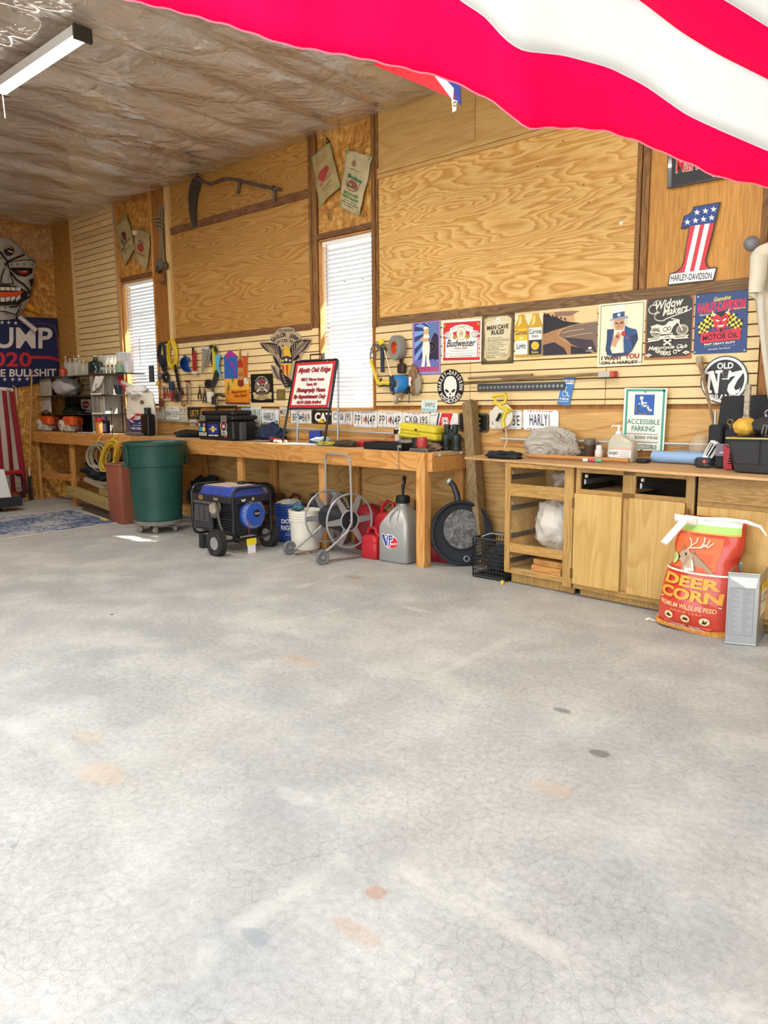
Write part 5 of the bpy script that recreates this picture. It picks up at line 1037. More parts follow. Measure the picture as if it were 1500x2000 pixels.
# recoil starter on the +x side
rc = V((X1 - .03, -1.0, .345)); BL = M('2453b4', .35, coat=.3, name='engine_blue')
st = MB().lathe([(.135, 0), (.14, .01), (.135, .03), (.105, .05), (.1, .075), (.06, .082), (.0, .084)], rc - V((.03, 0, 0)), (1, 0, 0), 36).build('recoil_cover', BL, gn); m_ = MB()
for k in range(40):
    an = 2 * PI * k / 40; d = V((0, math.cos(an), math.sin(an))); e = V((0, -math.sin(an), math.cos(an))) * .0035; p0, p1 = rc + d * .105 + V((.026, 0, 0)), rc + d * .13 + V((.008, 0, 0))
    m_.hexa([p0 - e, p0 + e, p1 + e, p1 - e, p0 - e + V((.006, 0, 0)), p0 + e + V((.006, 0, 0)), p1 + e + V((.006, 0, 0)), p1 - e + V((.006, 0, 0))])
m_.build('vent_ribs', M('9fb2d8', .4), st)
MB().lathe([(.036, 0), (.036, .004), (.0, .0045)], rc + V((.054, 0, .012)), (1, 0, 0), 24).build('badge', BLK, st); A = Art(rc + V((.059, -.036, .048)), rc + V((.059, .036, .048)), rc + V((.059, -.036, -.024))); A.text('DURO', .12, .38, .88, .62, 'd8d8dc', .03); A.build(st, 'lettering')
bx('shroud', BL, gn, X1 - .09, X1 - .06, -1.15, -.86, .21, .49, .02)
MB().cyl((X1 - .03, -1.07, .46), (X1 + .03, -1.07, .47), .012).build('spark_boot', STEEL, gn); MB().tube([(X1 + .02, -1.09, .31), (X1 + .025, -1.1, .2), (X1 + .02, -1.085, .14)], .003, 5).build('pull_cord', M('a02838', .6), gn)
tg = MB().box(X1 + .025, X1 + .027, -1.12, -1.03, .0, .115).build('warning_tag', M('efe8f0', .6), gn); MB().box(X1 + .027, X1 + .0285, -1.13, -1.02, .075, .135).build('yellow_band', M('f0dc1c', .5), tg)
# wheels and feet
TY = M('2e2c29', .85, vary=.25, vscale=18, name='dusty_tyre')
for y, s_ in ((-1.36, -1), (-.76, 1)):
    c = V((-.78, y, .115)); m_ = MB(); m_.lathe([(.065, .035), (.065, -.035), (.1, -.037), (.113, -.028), (.115, 0), (.113, .028), (.1, .037), (.065, .035)], c, (0, 1, 0), 40, cap=False)
    for k in range(28):
        an = 2 * PI * k / 28
        for yy, off in ((-.034, 0), (.004, .11)):
            a_ = an + off; d = V((math.cos(a_), 0, math.sin(a_))); e = V((-math.sin(a_), 0, math.cos(a_))) * .007; q0 = c + d * .108 + V((0, yy, 0)); q1 = c + d * .119 + V((0, yy, 0)); w_ = V((0, .03, 0)); m_.hexa([q0 - e, q0 + e, q0 + e + w_, q0 - e + w_, q1 - e, q1 + e, q1 + e + w_, q1 - e + w_])
    wh_ = m_.build('wheel', TY, gn); MB().lathe([(.066, -.03), (.06, -.03), (.05, -.012), (.028, -.012), (.026, -.03), (.01, -.032)], c if s_ < 0 else c + V((0, .0, 0)), (0, 1, 0), 28).build('rim', M('b9bbbd', .35, .6), wh_)
    for k in range(5): an = 2 * PI * k / 5; MB().cyl(c + V((.038 * math.cos(an), -.013, .038 * math.sin(an))), c + V((.038 * math.cos(an), -.02, .038 * math.sin(an))), .006, n=6).build('bolt', STEEL, wh_)
MB().tube([(-.78, -1.34, .115), (-.78, -.78, .115)], .01, 8).build('axle', FR, gn)
for y in (-1.24, -.85): bx('foot', DK, gn, X0 + .07, X0 + .13, y, y + .05, .003, ZB, .003)
MB().tube([(X0, -1.0, .46), (X0 - .1, -1.0, .46), (X0 - .2, -1.02, .47)], .014, 8).build('lift_handle', FR, gn); MB().tube([(X0 - .03, -1.0, .43), (X0 - .1, -1.02, .43)], .022, 8).build('bracket', M('8d8478', .6), gn)
# ---------------------------------------------------------------- green wheeled can
gc = thing('trash_can', 'large round green trash can on a wheeled dolly', 'trash can', (-2.42, -.93, 0)); cx, cy = -2.42, -.93
GR = M('1d4d44', .42, vary=.12, vscale=6, name='green_can_plastic'); z0 = .13
MB().lathe([(.24, z0), (.25, z0 + .01), (.283, z0 + .58), (.298, z0 + .585), (.318, z0 + .80), (.335, z0 + .805), (.337, z0 + .83), (.325, z0 + .835), (.312, z0 + .82), (.275, z0 + .58), (.245, z0 + .02), (.01, z0 + .02)], (cx, cy, 0), n=56, cap=False).build('barrel', GR, gc)
for an0 in (-1.9, 1.3):
    m_ = MB()
    def hp(da, z, r=.32): a_ = an0 + da; return V((cx + r * math.cos(a_), cy + r * math.sin(a_), z))
    m_.tube([hp(-.28, z0 + .79, .325), hp(-.27, z0 + .62, .312), hp(-.2, z0 + .59, .335), hp(.2, z0 + .59, .335), hp(.27, z0 + .62, .312), hp(.28, z0 + .79, .325)], .013, 8); m_.build('handle', GR, gc)
DO = M('7f7c74', .7, vary=.15, vscale=20, name='worn_dolly_plastic')
dl = MB().lathe([(.235, .085), (.25, .09), (.255, .128), (.245, .132), (.235, .11), (.01, .108)], (cx, cy, 0), n=40, cap=False).build('dolly', DO, gc)
for k in range(5):
    an = -2.0 + 2 * PI * k / 5; c = V((cx + .19 * math.cos(an), cy + .19 * math.sin(an), .034)); w_ = MB().lathe([(.01, -.012), (.03, -.012), (.033, -.006), (.033, .006), (.03, .012), (.01, .012)], c, (math.cos(an + .9), math.sin(an + .9), 0), 18).build('caster', M('a39c92', .6), gc)
    MB().tube([c + V((0, 0, .0)), c + V((.012, .012, .035)), c + V((.01, .01, .06))], .009, 6).build('fork', GALV, w_)
# brown square bin
bb_ = thing('waste_bin', 'tall square terracotta brown waste bin left of the green can', 'waste bin', (-3.27, -.79, 0)); m_ = MB(); q = sq
an = -.06; c = (-3.27, -.79)
m_.loft([q(c[0], c[1], .165, .003, .04, an), q(c[0], c[1], .172, .02, .04, an), q(c[0], c[1], .185, .66, .045, an), q(c[0], c[1], .192, .668, .045, an), q(c[0], c[1], .192, .685, .045, an), q(c[0], c[1], .183, .685, .045, an), q(c[0], c[1], .155, .03, .04, an)])
m_.build('bin_body', M('9c5a42', .5, vary=.08, vscale=5, name='terracotta_plastic'), bb_, ang=40)
MB().tube([V(p) for p in q(c[0], c[1], .19, .686, .045, an)], .006, 6, closed=True).build('rim', M('a26a54', .5), bb_)
# rug
def rugm():
    t = NT('distressed_blue_rug'); v = t.mapping(t.pos, (1, 2.2, 1)); n = t.noise(v, 9, 7, .8, .8); n2 = t.noise(t.pos, 1.6, 3, .5)
    m = t.math('ADD', n, t.math('MULTIPLY', t.math('ADD', n2, -.5), .55)); c = t.ramp(m, [(.38, '35486a'), (.47, '4c6288'), (.52, '8b93a0'), (.6, 'b9b4ab'), (.7, '6b7890')])
    return t.out(c, .95, t.bump(t.noise(t.pos, 160, 2), .5, .004))
ra_, rb_, rc_ = FL(232, 1022), FL(138, 997), FL(-60, 1064); u_ = (rb_ - ra_); v_ = (rc_ - ra_)
rg = MB().prism([ra_ + V((0, 0, .002)), rb_ + V((0, 0, .002)), rb_ + v_ * 1.15 + u_ * .15 + V((0, 0, .002)), ra_ + v_ * 1.15 + V((0, 0, .002))], (0, 0, .008)).build('area_rug', rugm(), smooth=False); tag(rg, 'distressed blue and grey area rug on the concrete', 'rug')
MB().tube([ra_ + V((0, 0, .008)), rb_ + V((0, 0, .008)), rb_ + v_ * 1.15 + u_ * .15 + V((0, 0, .008)), ra_ + v_ * 1.15 + V((0, 0, .008))], .007, 6, closed=True).build('binding', M('c9c4b8', .9), rg)
# lumber and clutter under the far left bench
def plank(label, a, b_, w, th, mat, name='deck_board'):
    a, b_ = V(a), V(b_); d = (b_ - a).normalized(); s_ = V((-d.y, d.x, 0)).normalized() * w / 2; n_ = V((0, 0, th))
    o = MB().hexa([a - s_, b_ - s_, b_ + s_, a + s_, a - s_ + n_, b_ - s_ + n_, b_ + s_ + n_, a + s_ + n_]).build(name, mat, bevel=.003); return tag(o, label, 'board', 'loose boards under the bench')
p1, p2 = V((-5.35, -.48, .16)), V((-3.32, -.72, .03)); plank('long greenish deck board sloping down to the brown bin', p1, p2, .14, .1, GREENWOOD)
plank('shorter greenish deck board above the long one', (-4.55, -.42, .2), (-3.28, -.55, .13), .12, .09, GREENWOOD); plank('dark edged board flat on the floor before the lumber', (-4.7, -.62, .003), (-3.6, -.83, .003), .06, .02, M('4a4038', .8))
plank('reddish brown board lying behind the deck boards', (-4.5, -.3, .26), (-3.3, -.34, .26), .09, .09, TRIMD); plank('pale bundled board edge beneath the dark cloth', (-5.1, -.3, .33), (-4.4, -.38, .26), .2, .05, M('b3a890', .8))
for i, (c, r, col, lb) in enumerate((((-4.95, -.25, .47), (.3, .15, .13), '22252a', 'black cloth heap under the far left bench'), ((-4.55, -.25, .55), (.2, .14, .1), '2a3340', 'dark blue bundle under the bench beside the middle far leg'), ((-4.25, -.32, .34), (.18, .12, .13), '4a3524', 'brown leafy heap on the boards under the bench'), ((-3.75, -.28, .48), (.16, .12, .1), '8f6a48', 'tan canvas sack behind the brown bin'), ((-3.95, -.3, .38), (.14, .1, .06), '6f2c26', 'red and white rag on the boards'), ((-2.6, -.2, .3), (.3, .12, .22), '26282b', 'dark bundle behind the green trash can'))):
    crumple('cloth_heap', lb, 'cloth', c, r, M(col, .9, vary=.3, vscale=12), seed=30 + i, amp=.4)
def coil(label, name, c, R, r, n, mat, ax=(0, -1, 0), sy=1.0, jit=.02, seed=1, cat='cord'):
    random.seed(seed); ax = V(ax).normalized(); q = V((0, 0, 1)).rotation_difference(ax); pts = []
    for k in range(n * 22):
        t = 2 * PI * k / 22; l = k // 22; random.seed(seed * 100 + l); rr = R * (1 + random.uniform(-jit, jit) * 3); dz = random.uniform(-jit, jit) * 1.2; ph = random.uniform(-.1, .1)
        pts.append(V(c) + q @ V((rr * math.cos(t + ph), sy * rr * math.sin(t + ph), dz + .002 * l)))
    pts = [(pts[max(0, i - 1)] + pts[i] * 2 + pts[min(len(pts) - 1, i + 1)]) / 4 for i in range(len(pts))]
    o = MB().tube(pts, r, 6).build(name, mat); return tag(o, label, cat)
cc = V(((-4.12), -.6, .72)); coil('coiled grey extension cord hanging from the bench edge', 'extension_cord', (-4.25, -.6, .72), .15, .006, 11, M('a39f84', .5), jit=.07, seed=3, ax=(.35, -1, 0), sy=1.1)
coil('coiled yellow extension cord hanging beside the grey coil', 'extension_cord', (-3.92, -.62, .74), .085, .009, 9, M('d2b02c', .45), jit=.06, seed=5, sy=2.3, ax=(.5, -1, 0)); coil('loose white cord heaped on the boards', 'extension_cord', (-4.05, -.44, .42), .1, .006, 5, M('d4d0c4', .5), ax=(.1, -.2, 1), jit=.09, seed=7)
for x in (-4.25, -3.92): MB().tube([(x, -.62, .9), (x, -.57, .96), (x, -.5, 1.0)], .008, 6).build('hook_strap', M('d2b02c', .5), bench)
o = MB().rbox(-3.62, -3.5, -.97, -.93, .003, .03, .008).build('tape_measure', M('d8c02c', .4)); tag(o, 'small yellow tape measure on the floor left of the brown bin', 'tape measure')
# leaf blower parts and pipe pile under the bench behind the generator
bl = thing('leaf_blower', 'black leaf blower tube lying behind the generator', 'leaf blower', (-2.0, -.3, 0)); DB = M('24272c', .4, name='black_blower')
MB().tube([(-2.3, -.34, .40), (-1.95, -.32, .46), (-1.6, -.3, .48), (-1.42, -.28, .47)], [.035, .045, .055, .06], 14).build('tube', DB, bl); MB().ring((-1.95, -.32, .462), (1, 0, .15), .047, .007).build('collar', DB, bl); MB().sphere((-1.4, -.28, .42), (.12, .1, .12)).build('motor_housing', DB, bl)
for i, (a, b_, r, col, lb) in enumerate((((-2.2, -.38, .3), (-1.35, -.36, .33), .03, '1f2226', 'black pipe upper in the pile behind the generator'), ((-2.2, -.34, .22), (-1.3, -.3, .22), .04, '33363b', 'dark grey pipe in the middle of the pile'), ((-2.2, -.42, .14), (-1.35, -.42, .15), .035, '1b1d20', 'black pipe lower in the pile'), ((-1.9, -.22, .36), (-1.2, -.2, .4), .03, '5a3a26', 'brown handle lying on the pipe pile'))):
    o = MB().tube([a, b_], r, 10).build('pipe', M(col, .5)); tag(o, lb, 'pipe')
o = MB().box(-2.0, -1.3, -.45, -.1, .003, .1).build('storage_tray', M('3a3f46', .6), bevel=.01); tag(o, 'flat grey tray beneath the pipe pile', 'tray')
o = MB().box(-2.05, -1.75, -.5, -.1, .003, .1).build('pale_box', M('cfc890', .7), bevel=.004); bpy.data.objects.remove(o)
# ---------------------------------------------------------------- things standing on the bench and the loose worktop
def BT(x): return benchz(x) + .002
def onY(u, v, y): return hit(u, v, 1, y)
# black tool box
tb = thing('tool_box', 'black plastic tool box covered in stickers on the bench', 'tool box', (-2.05, -.3, BT(-2.05)))
BP = M('1a1c1f', .45, name='black_box_plastic', vary=.15, vscale=20); a, b_ = onY(386, 855, -.42).x, onY(482, 855, -.42).x; z0 = BT(-2.05)
a, b_ = -2.34, -1.70; m_ = MB(); m_.rbox(a, b_, -.44, -.12, z0, z0 + .21, .03); m_.build('box_body', BP, tb)
m_ = MB(); m_.rbox(a - .015, b_ + .015, -.455, -.105, z0 + .212, z0 + .262, .03); m_.rbox(a + .03, b_ - .03, -.42, -.14, z0 + .26, z0 + .315, .04); m_.build('lid', BP, tb)
MB().tube([(a + .14, -.28, z0 + .31), (a + .14, -.28, z0 + .352), (b_ - .14, -.28, z0 + .352), (b_ - .14, -.28, z0 + .31)], .016, 8).build('handle', BP, tb)
for x in (a + .13, b_ - .13): MB().rbox(x - .045, x + .045, -.468, -.44, z0 + .2, z0 + .262, .008).build('latch', M('6f6d62', .5), tb)
MB().rbox(b_ - .015, b_ + .03, -.36, -.28, z0 + .002, z0 + .19, .01).build('side_handle', M('4a4c50', .5), tb)
A = Art((a, -.4405, z0 + .2), (b_, -.4405, z0 + .2), (a, -.4405, z0))
A.ell(.07, .2, .03, c='c89ab8'); A.ell(.2, .2, .03, c='c89ab8'); A.rect(.05, .32, .24, .55, '2f8fc4'); A.ell(.19, .44, .04, c='ecd030'); A.rect(.05, .62, .27, .78, 'dfe0d8'); A.text('BILSTEIN', .06, .65, .26, .75, '2a2a2e', .03)
A.rect(.33, .15, .6, .68, '20308a'); A.poly([(.34, .42), (.42, .34), (.46, .22), (.5, .34), (.59, .42), (.5, .5), (.46, .62), (.42, .5)], 'f0e020'); A.text('SUNOCO', .36, .37, .57, .47, '20308a', .04); A.text('RACE FUELS', .33, .72, .6, .8, 'f0f0f0', .04)
A.ell(.76, .26, .09, c='e8e8e8'); A.ell(.76, .26, .078, c='1a1c1f'); A.ell(.76, .26, .05, c='b8464a'); A.text('M', .73, .2, .79, .34, 'f0f0f0', .04); A.rect(.69, .5, .85, .74, 'd9dad4'); A.text('EBC', .7, .53, .84, .72, '1e1e20', .03); A.rect(.76, .77, .85, .84, 'b04a44'); A.build(tb, 'stickers')
# easel sign
es = thing('easel_sign', 'folding black easel sign with red framed white board and red script', 'sign', (-.72, -.3, BT(-.7)))
z0 = BT(-.7); TLp, TRp, BLp, BRp = onY(567, 706, -.2), onY(654, 704, -.2), onY(554, 797, -.30), onY(634, 800, -.30)
TLp, TRp = V((-.985 + .02, -.19, TLp.z)), V((-.385, -.19, TRp.z)); zt_ = (TLp.z + TRp.z) / 2; TLp.z = TRp.z = zt_
BLp, BRp = V((-1.0, -.28, onY(594, 798, -.28).z)), V((-.40, -.28, onY(594, 798, -.28).z))
nb = (BLp - TLp).cross(TRp - TLp).normalized()
fr = M('17181a', .4, .3, name='black_steel')
MB().prism([TLp, BLp, BRp, TRp], nb * -.012).build('board', M('e9e6dd', .5), es, smooth=False)
m_ = MB()
for p_, q_ in ((TLp, TRp), (TLp, BLp), (TRp, BRp), (BLp, BRp)): m_.tube([p_, q_], .012, 6)
m_.build('board_frame', fr, es)
dn = (BLp - TLp).normalized()
for T_, B_ in ((TLp, BLp), (TRp, BRp)):
    k = (B_.z - z0 - .012) / -dn.z; MB().tube([T_, B_ + dn * k], .012, 6).build('leg', fr, es)
    back = T_ + V((0, .02, 0)) + dn * k; back = V((back.x + .012, back.y + .05, z0 + .012)); MB().tube([T_ + V((0, .015, -.01)), back], .011, 6).build('leg', M('8f9498', .35, .8), es)
c_ = (TLp + TRp) / 2; MB().tube([c_ + V((-.08, 0, 0)), c_ + V((-.08, .0, .06)), c_ + V((.08, .0, .06)), c_ + V((.08, 0, 0))], .008, 6).build('carry_handle', fr, es); MB().box(c_.x + .1, c_.x + .13, -.2, -.17, c_.z, c_.z + .07).build('hinge_plate', M('9aa0a6', .4, .7), es)
A = Art(TLp, TRp, BLp, lift=.004); rd = 'c8202c'; dr = '8a1420'
A.rect(.02, .02, .98, .98, rd); A.rect(.075, .085, .925, .925, 'ece9e0')
def out_text(t, x0, y0, x1, y1, sh=.0): A.text(t, x0 + .006, y0 + .006, x1 + .006, y1 + .006, '4a0c14', .055, sh); A.text(t, x0, y0, x1, y1, 'b81a26', .02, sh)
out_text('Mystic Oak Ridge', .11, .13, .89, .27, .3); out_text('1033 E. Warren Avenue', .22, .35, .78, .42); out_text('Ozark, MO', .37, .46, .63, .53); out_text('Photography Venue', .15, .56, .85, .68, .3); out_text('By Appointment Only', .1, .7, .9, .81, .3); out_text('417-328-9494', .2, .835, .8, .905); A.build(es, 'lettering')
for x, y in ((.2, .03), (.8, .03), (.2, .97), (.8, .97)): p = A.O + A.U * x + A.Vv * y; MB().cyl(p, p + nb * .012, .006, n=8).build('bolt', STEEL, es)
# yellow case on a heap
def heap(label, name, c, r, col, seed, cat, amp=.35, rough=.9, fz=None, **kw):
    return crumple(name, label, cat, c, r, M(col, rough, vary=.25, vscale=25), seed=seed, amp=amp, floor=(fz if fz is not None else BT(c[0])), **kw)
heap('grey brown cloth heap under the yellow case', 'cloth_heap', (.6, -.2, 1.0), (.22, .12, .05), '8a8078', 41, 'cloth', amp=.3)
heap('tan crumpled glove left of the binoculars', 'work_glove', (.8, -.3, .975), (.12, .07, .04), '8c7660', 42, 'glove')
yc = thing('yellow_case', 'yellow plastic case perched on the cloth heap', 'case', (.66, -.2, 1.05)); YM = M('d8c534', .45, name='yellow_case_plastic', vary=.06)
m_ = MB(); R_ = Matrix.Translation((.66, -.2, 1.10)) @ Matrix.Rotation(.05, 4, 'Z') @ Matrix.Rotation(.08, 4, 'Y'); m_.T = R_; m_.rbox(-.21, .21, -.1, .1, -.06, -.001, .03); m_.rbox(-.207, .207, -.098, .098, -.002, .065, .045); m_.build('shell', YM, yc)
m_ = MB(); m_.T = R_; m_.box(-.17, .04, -.106, -.096, -.02, -.008); m_.build('lip', M('bfae22', .5), yc); m_ = MB(); m_.T = R_; m_.cyl((.0, -.09, .02), (.0, -.106, .02), .011, n=12); m_.build('button', M('5a5a5a', .4, .8), yc); m_ = MB(); m_.T = R_; m_.rbox(-.18, -.165, -.108, -.09, -.03, .03, .004); m_.build('latch', M('efe9d8', .4), yc)
# binoculars
bi = thing('binoculars', 'black binoculars standing upright near the bench end', 'binoculars', (.94, -.16, BT(.9))); BC = M('202c2c', .45, name='rubber_armour'); z = BT(.9)
for k, x in enumerate((.885, .995)): MB().lathe([(.034, 0), (.042, .004), (.042, .03), (.036, .035), (.04, .08), (.044, .1), (.04, .13), (.026, .14)], (x, -.16, z), n=20).build('barrel', BC, bi); MB().lathe([(.022, .14), (.026, .15), (.026, .19), (.03, .195), (.03, .215), (.02, .22)], (x + (.015 if k == 0 else -.015), -.16, z), n=18).build('eyepiece', BC, bi)
MB().rbox(.90, .98, -.185, -.135, z + .09, z + .16, .012).build('bridge', BC, bi); MB().lathe([(.016, 0), (.018, .002), (.018, .03), (.01, .034)], (.94, -.17, z + .15), n=16).build('focus_wheel', BLK, bi)
# trays
tr = thing('paint_tray', 'black plastic paint tray on the bench front edge', 'tray', (.42, -.36, .95)); z = BT(.4); m_ = MB(); x0, x1, y0, y1 = .22, .67, -.48, -.30
m_.hexa([(x0, y0, z), (x1, y0, z), (x1, y1, z), (x0, y1, z), (x0, y0, z + .006), (x1, y0, z + .006), (x1, y1, z + .006), (x0, y1, z + .006)])
for q in ((x0, x0 + .006, y0, y1), (x1 - .006, x1, y0, y1), (x0, x1, y0, y0 + .006), (x0, x1, y1 - .006, y1)): m_.box(*q, z, z + .062)
m_.build('tray_body', BP, tr); MB().rbox(x1 - .1, x1 - .0, y0 - .012, y0 - .001, z + .0, z + .065, .005).build('foot', BP, tr)
o = MB().rbox(-.12, .34, -.28, -.06, BT(.1), BT(.1) + .05, .02).build('red_box', M('b8242c', .4)); tag(o, 'flat red plastic case behind the black tray', 'case')
MB().tube([(.1, -.1, 1.0), (.2, -.06, 1.05), (.28, -.07, 1.11)], .004, 5).build('cord', M('c0504a', .5), o); 
o = MB().rbox(.25, .3, -.1, -.05, 1.005, 1.12, .01).build('light_box', M('d8d0bc', .6)); tag(o, 'pale block with a black band behind the yellow case', 'block'); MB().box(.245, .305, -.105, -.045, 1.07, 1.11).build('band', BLK, o)
# red driver / hand sander
hd_ = thing('hand_sander', 'worn red and black hand power tool at the bench end', 'power tool', (.83, -.44, BT(.8))); z = BT(.85)
MB().rbox(.74, .92, -.49, -.37, z, z + .03, .02).build('base_pad', M('5c5553', .7, vary=.2), hd_); MB().lathe([(.04, .03), (.048, .05), (.045, .1), (.035, .12)], (.84, -.43, z), n=16).build('motor_body', M('b23a38', .5, vary=.2, vscale=40), hd_); MB().rbox(.755, .81, -.47, -.4, z + .03, z + .115, .012).build('grip', BLK, hd_)
MB().tube([(.88, -.45, z + .03), (.95, -.5, z + .01)], .006, 6).build('lever', M('9a8f80', .5), hd_)
tl = thing('hanging_tool', 'thin rod tool with a ring hanging over the bench front edge', 'tool', (.68, -.545, .93)); MB().lathe([(.0, 0), (.02, .004), (.022, .02), (.0, .026)], (.67, -.52, .975), n=14).build('knob', M('8a8070', .5), tl); MB().tube([(.675, -.545, .98), (.68, -.55, .86), (.685, -.55, .80), (.69, -.552, .795)], .0035, 6).build('rod', M('8f8a80', .4, .8), tl)
# middle clutter
heap('black cap lying on the bench left of the tool box', 'baseball_cap', (-2.86, -.2, 1.01), (.22, .13, .055), '1b1a1c', 51, 'cap', amp=.2)
heap('navy jacket bundled behind the tool box', 'jacket', (-1.42, -.16, 1.04), (.17, .1, .1), '1e2a48', 52, 'jacket'); 
o = MB().lathe([(.0, 0), (.09, .002), (.10, .012), (.09, .016), (.0, .012)], (-1.35, -.33, BT(-1.3)), n=24).build('plate', M('b8b0a0', .3, .3)); tag(o, 'shallow metal plate with a pale tool beside the tool box', 'plate')
o = MB().tube([(-1.25, -.3, 1.0), (-1.02, -.32, .985)], [.02, .012], 10).build('red_pry_tool', M('a0202c', .4)); tag(o, 'dark red handled tool by the easel foot', 'tool')
o = MB().rbox(-.86, -.7, -.14, -.1, BT(-.8), BT(-.8) + .12, .008).build('blue_box', M('20388c', .5)); tag(o, 'small blue box between the easel legs', 'box')
for i, (x, y, col) in enumerate(((-1.12, -.36, 'cfc6b4'), (-1.06, -.38, 'b8a890'), (-1.0, -.4, 'd8d2c4'), (-.96, -.36, '9a8c78'))): tag(MB().sphere((x, y, BT(x) + .016), (.026, .02, .016), 10, 6).build('wire_nut', M(col, .6)), ('cream', 'tan', 'white', 'brown')[i] + ' small lump of hardware beside the easel foot', 'hardware')
heap('blue white cloth scrap under the easel sign', 'cloth_scrap', (-.62, -.2, 1.0), (.12, .07, .025), 'b9c6cc', 53, 'cloth'); o = MB().box(-.95, -.3, -.42, -.24, BT(-.6), BT(-.6) + .004).build('white_board', M('f2f2f0', .4)); tag(o, 'thin white sheet lying in the sun at the easel foot', 'sheet')
heap('brown and black work glove left of the red case', 'work_glove', (-.12, -.36, .98), (.13, .06, .035), '4a3f2c', 54, 'glove'); heap('yellow and grey glove on the bench edge', 'work_glove', (-.36, -.38, .975), (.11, .06, .022), 'b0a040', 55, 'glove')
# between the bench and cabinet top: black cloth, towel and so on
ft = lambda u, v: hit(u, v, 2, TZ)
heap('black cloth bundle on the left end of the loose worktop', 'cloth_heap', (1.64, -.42, TZ + .02), (.14, .09, .035), '232326', 61, 'cloth', fz=TZ + .002)
tw = crumple('towel', 'grey towel heaped on the worktop below the HARLY1 plate', 'towel', (1.86, -.14, TZ + .08), (.22, .12, .13), M('b0a89c', .95, vary=.12, vscale=9, bump=.25, bscale=120), seed=63, amp=.3, floor=TZ + .002, freq=1.5, n=84, m=50, fold=.16)
o = MB().tube([(1.66, -.5, TZ + .012), (1.8, -.5, TZ + .012)], .008, 6).build('black_tool', BLK); tag(o, 'small black tool in front of the grey towel', 'tool'); 
for q in ((1.70, -.53), (1.76, -.49)): MB().tube([(q[0] - .05, q[1], TZ + .02), (q[0] + .05, q[1] + .03, TZ + .02)], .006, 5).build('jaw', BLK, o)
st = MB().tube([(1.8, -.34, TZ + .022), (2.62, -.40, TZ + .022)], .0155, 12).build('broom_stick', M('b8804a', .45, name='varnished_stick', vary=.1)); tag(st, 'long varnished wooden handle lying across the worktop', 'handle')
def shrink(o, px, k, y):
    p = onY(px[0], px[1], y); o.location = (p.x, y, TZ + .001); o.scale = (k, k, k)
dr = thing('drill', 'black cordless drill lying between the towel and the tumbler', 'drill', (2.12, -.12, TZ)); MB().tube([(2.04, -.12, TZ + .1), (2.14, -.12, TZ + .05)], .016, 8).build('handle', BLK, dr); MB().tube([(2.1, -.12, TZ + .04), (2.22, -.12, TZ + .045)], .035, 12).build('motor', M('22282c', .4), dr)
jr = thing('tumbler', 'dark brown lidded tumbler on the worktop', 'tumbler', (2.29, -.12, TZ)); JB = M('5e4f45', .3, .4, vary=.15, vscale=30); MB().lathe([(.042, .002), (.048, .01), (.054, .12), (.058, .13), (.058, .15)], (2.29, -.12, TZ), n=24).build('cup', JB, jr); MB().lathe([(.062, .15), (.064, .155), (.062, .2), (.04, .212), (.01, .214)], (2.29, -.12, TZ), n=24).build('lid', M('6f655c', .4), jr)
MB().tube([(2.34, -.12, TZ + .19), (2.37, -.12, TZ + .17), (2.36, -.12, TZ + .14)], .012, 8).build('flip_cap', M('6f655c', .4), jr)
sb = thing('small_bottle', 'small white bottle beside the brown tumbler', 'bottle', (2.43, -.16, TZ)); MB().lathe([(.034, .002), (.038, .01), (.038, .085), (.026, .105)], (2.43, -.16, TZ), n=20).build('bottle_body', M('ded6cc', .4), sb); MB().lathe([(.026, .105), (.028, .108), (.026, .135), (.01, .138)], (2.43, -.16, TZ), n=18).build('cap', M('f0eeea', .4), sb)
o = bx('cardboard_box', M('a87e54', .8), None, 2.2, 2.42, -.08, -.03, TZ + .002, TZ + .12); tag(o, 'small cardboard box behind the small white bottle', 'box')
shrink(dr, (1128, 876), .8, -.12); shrink(jr, (1152, 876), .72, -.12); shrink(sb, (1170, 878), .78, -.17)
for i, (u, v, col) in enumerate(((1146, 884, 'efe6e2'), (1156, 885, 'c04a6a'), (1170, 885, '6fae8c'))): p = onY(u, v, -.4); p.z = TZ; tag(MB().tube([p + V((-.025, 0, .0125)), p + V((.025, 0, .0125))], .012, 8).build('small_tube', M(col, .4)), ('white round end tube', 'pink little tube', 'green capped little tube')[i] + ' on the worktop front', 'tube')
# hand cleaner jug
gj = thing('hand_cleaner_jug', 'clear gallon hand cleaner jug with a white pump', 'jug', (2.66, -.22, TZ)); CL = M('c9c4ae', .25, alpha=.82, name='milky_jug'); x0, x1, y0, y1 = 2.53, 2.79, -.29, -.15
def rr2(x0, x1, y0, y1, z, r=.03): return rq(x0, x1, y0, y1, z, r)
MB().loft([rr2(x0 + .006, x1 - .006, y0 + .005, y1 - .005, TZ + .002), rr2(x0, x1, y0, y1, TZ + .012), rr2(x0, x1, y0, y1, TZ + .165), rr2(x0 + .01, x1 - .02, y0 + .01, y1 - .01, TZ + .2), rr2(x0 + .03, x1 - .1, y0 + .03, y1 - .03, TZ + .24, .02), rr2(x0 + .045, x1 - .13, y0 + .04, y1 - .04, TZ + .262, .02)]).build('jug_body', CL, gj, ang=50)
MB().tube([(2.66, -.22, TZ + .235), (2.70, -.22, TZ + .25), (2.75, -.22, TZ + .215), (2.77, -.22, TZ + .17), (2.765, -.22, TZ + .13)], .014, 8).build('handle', CL, gj)
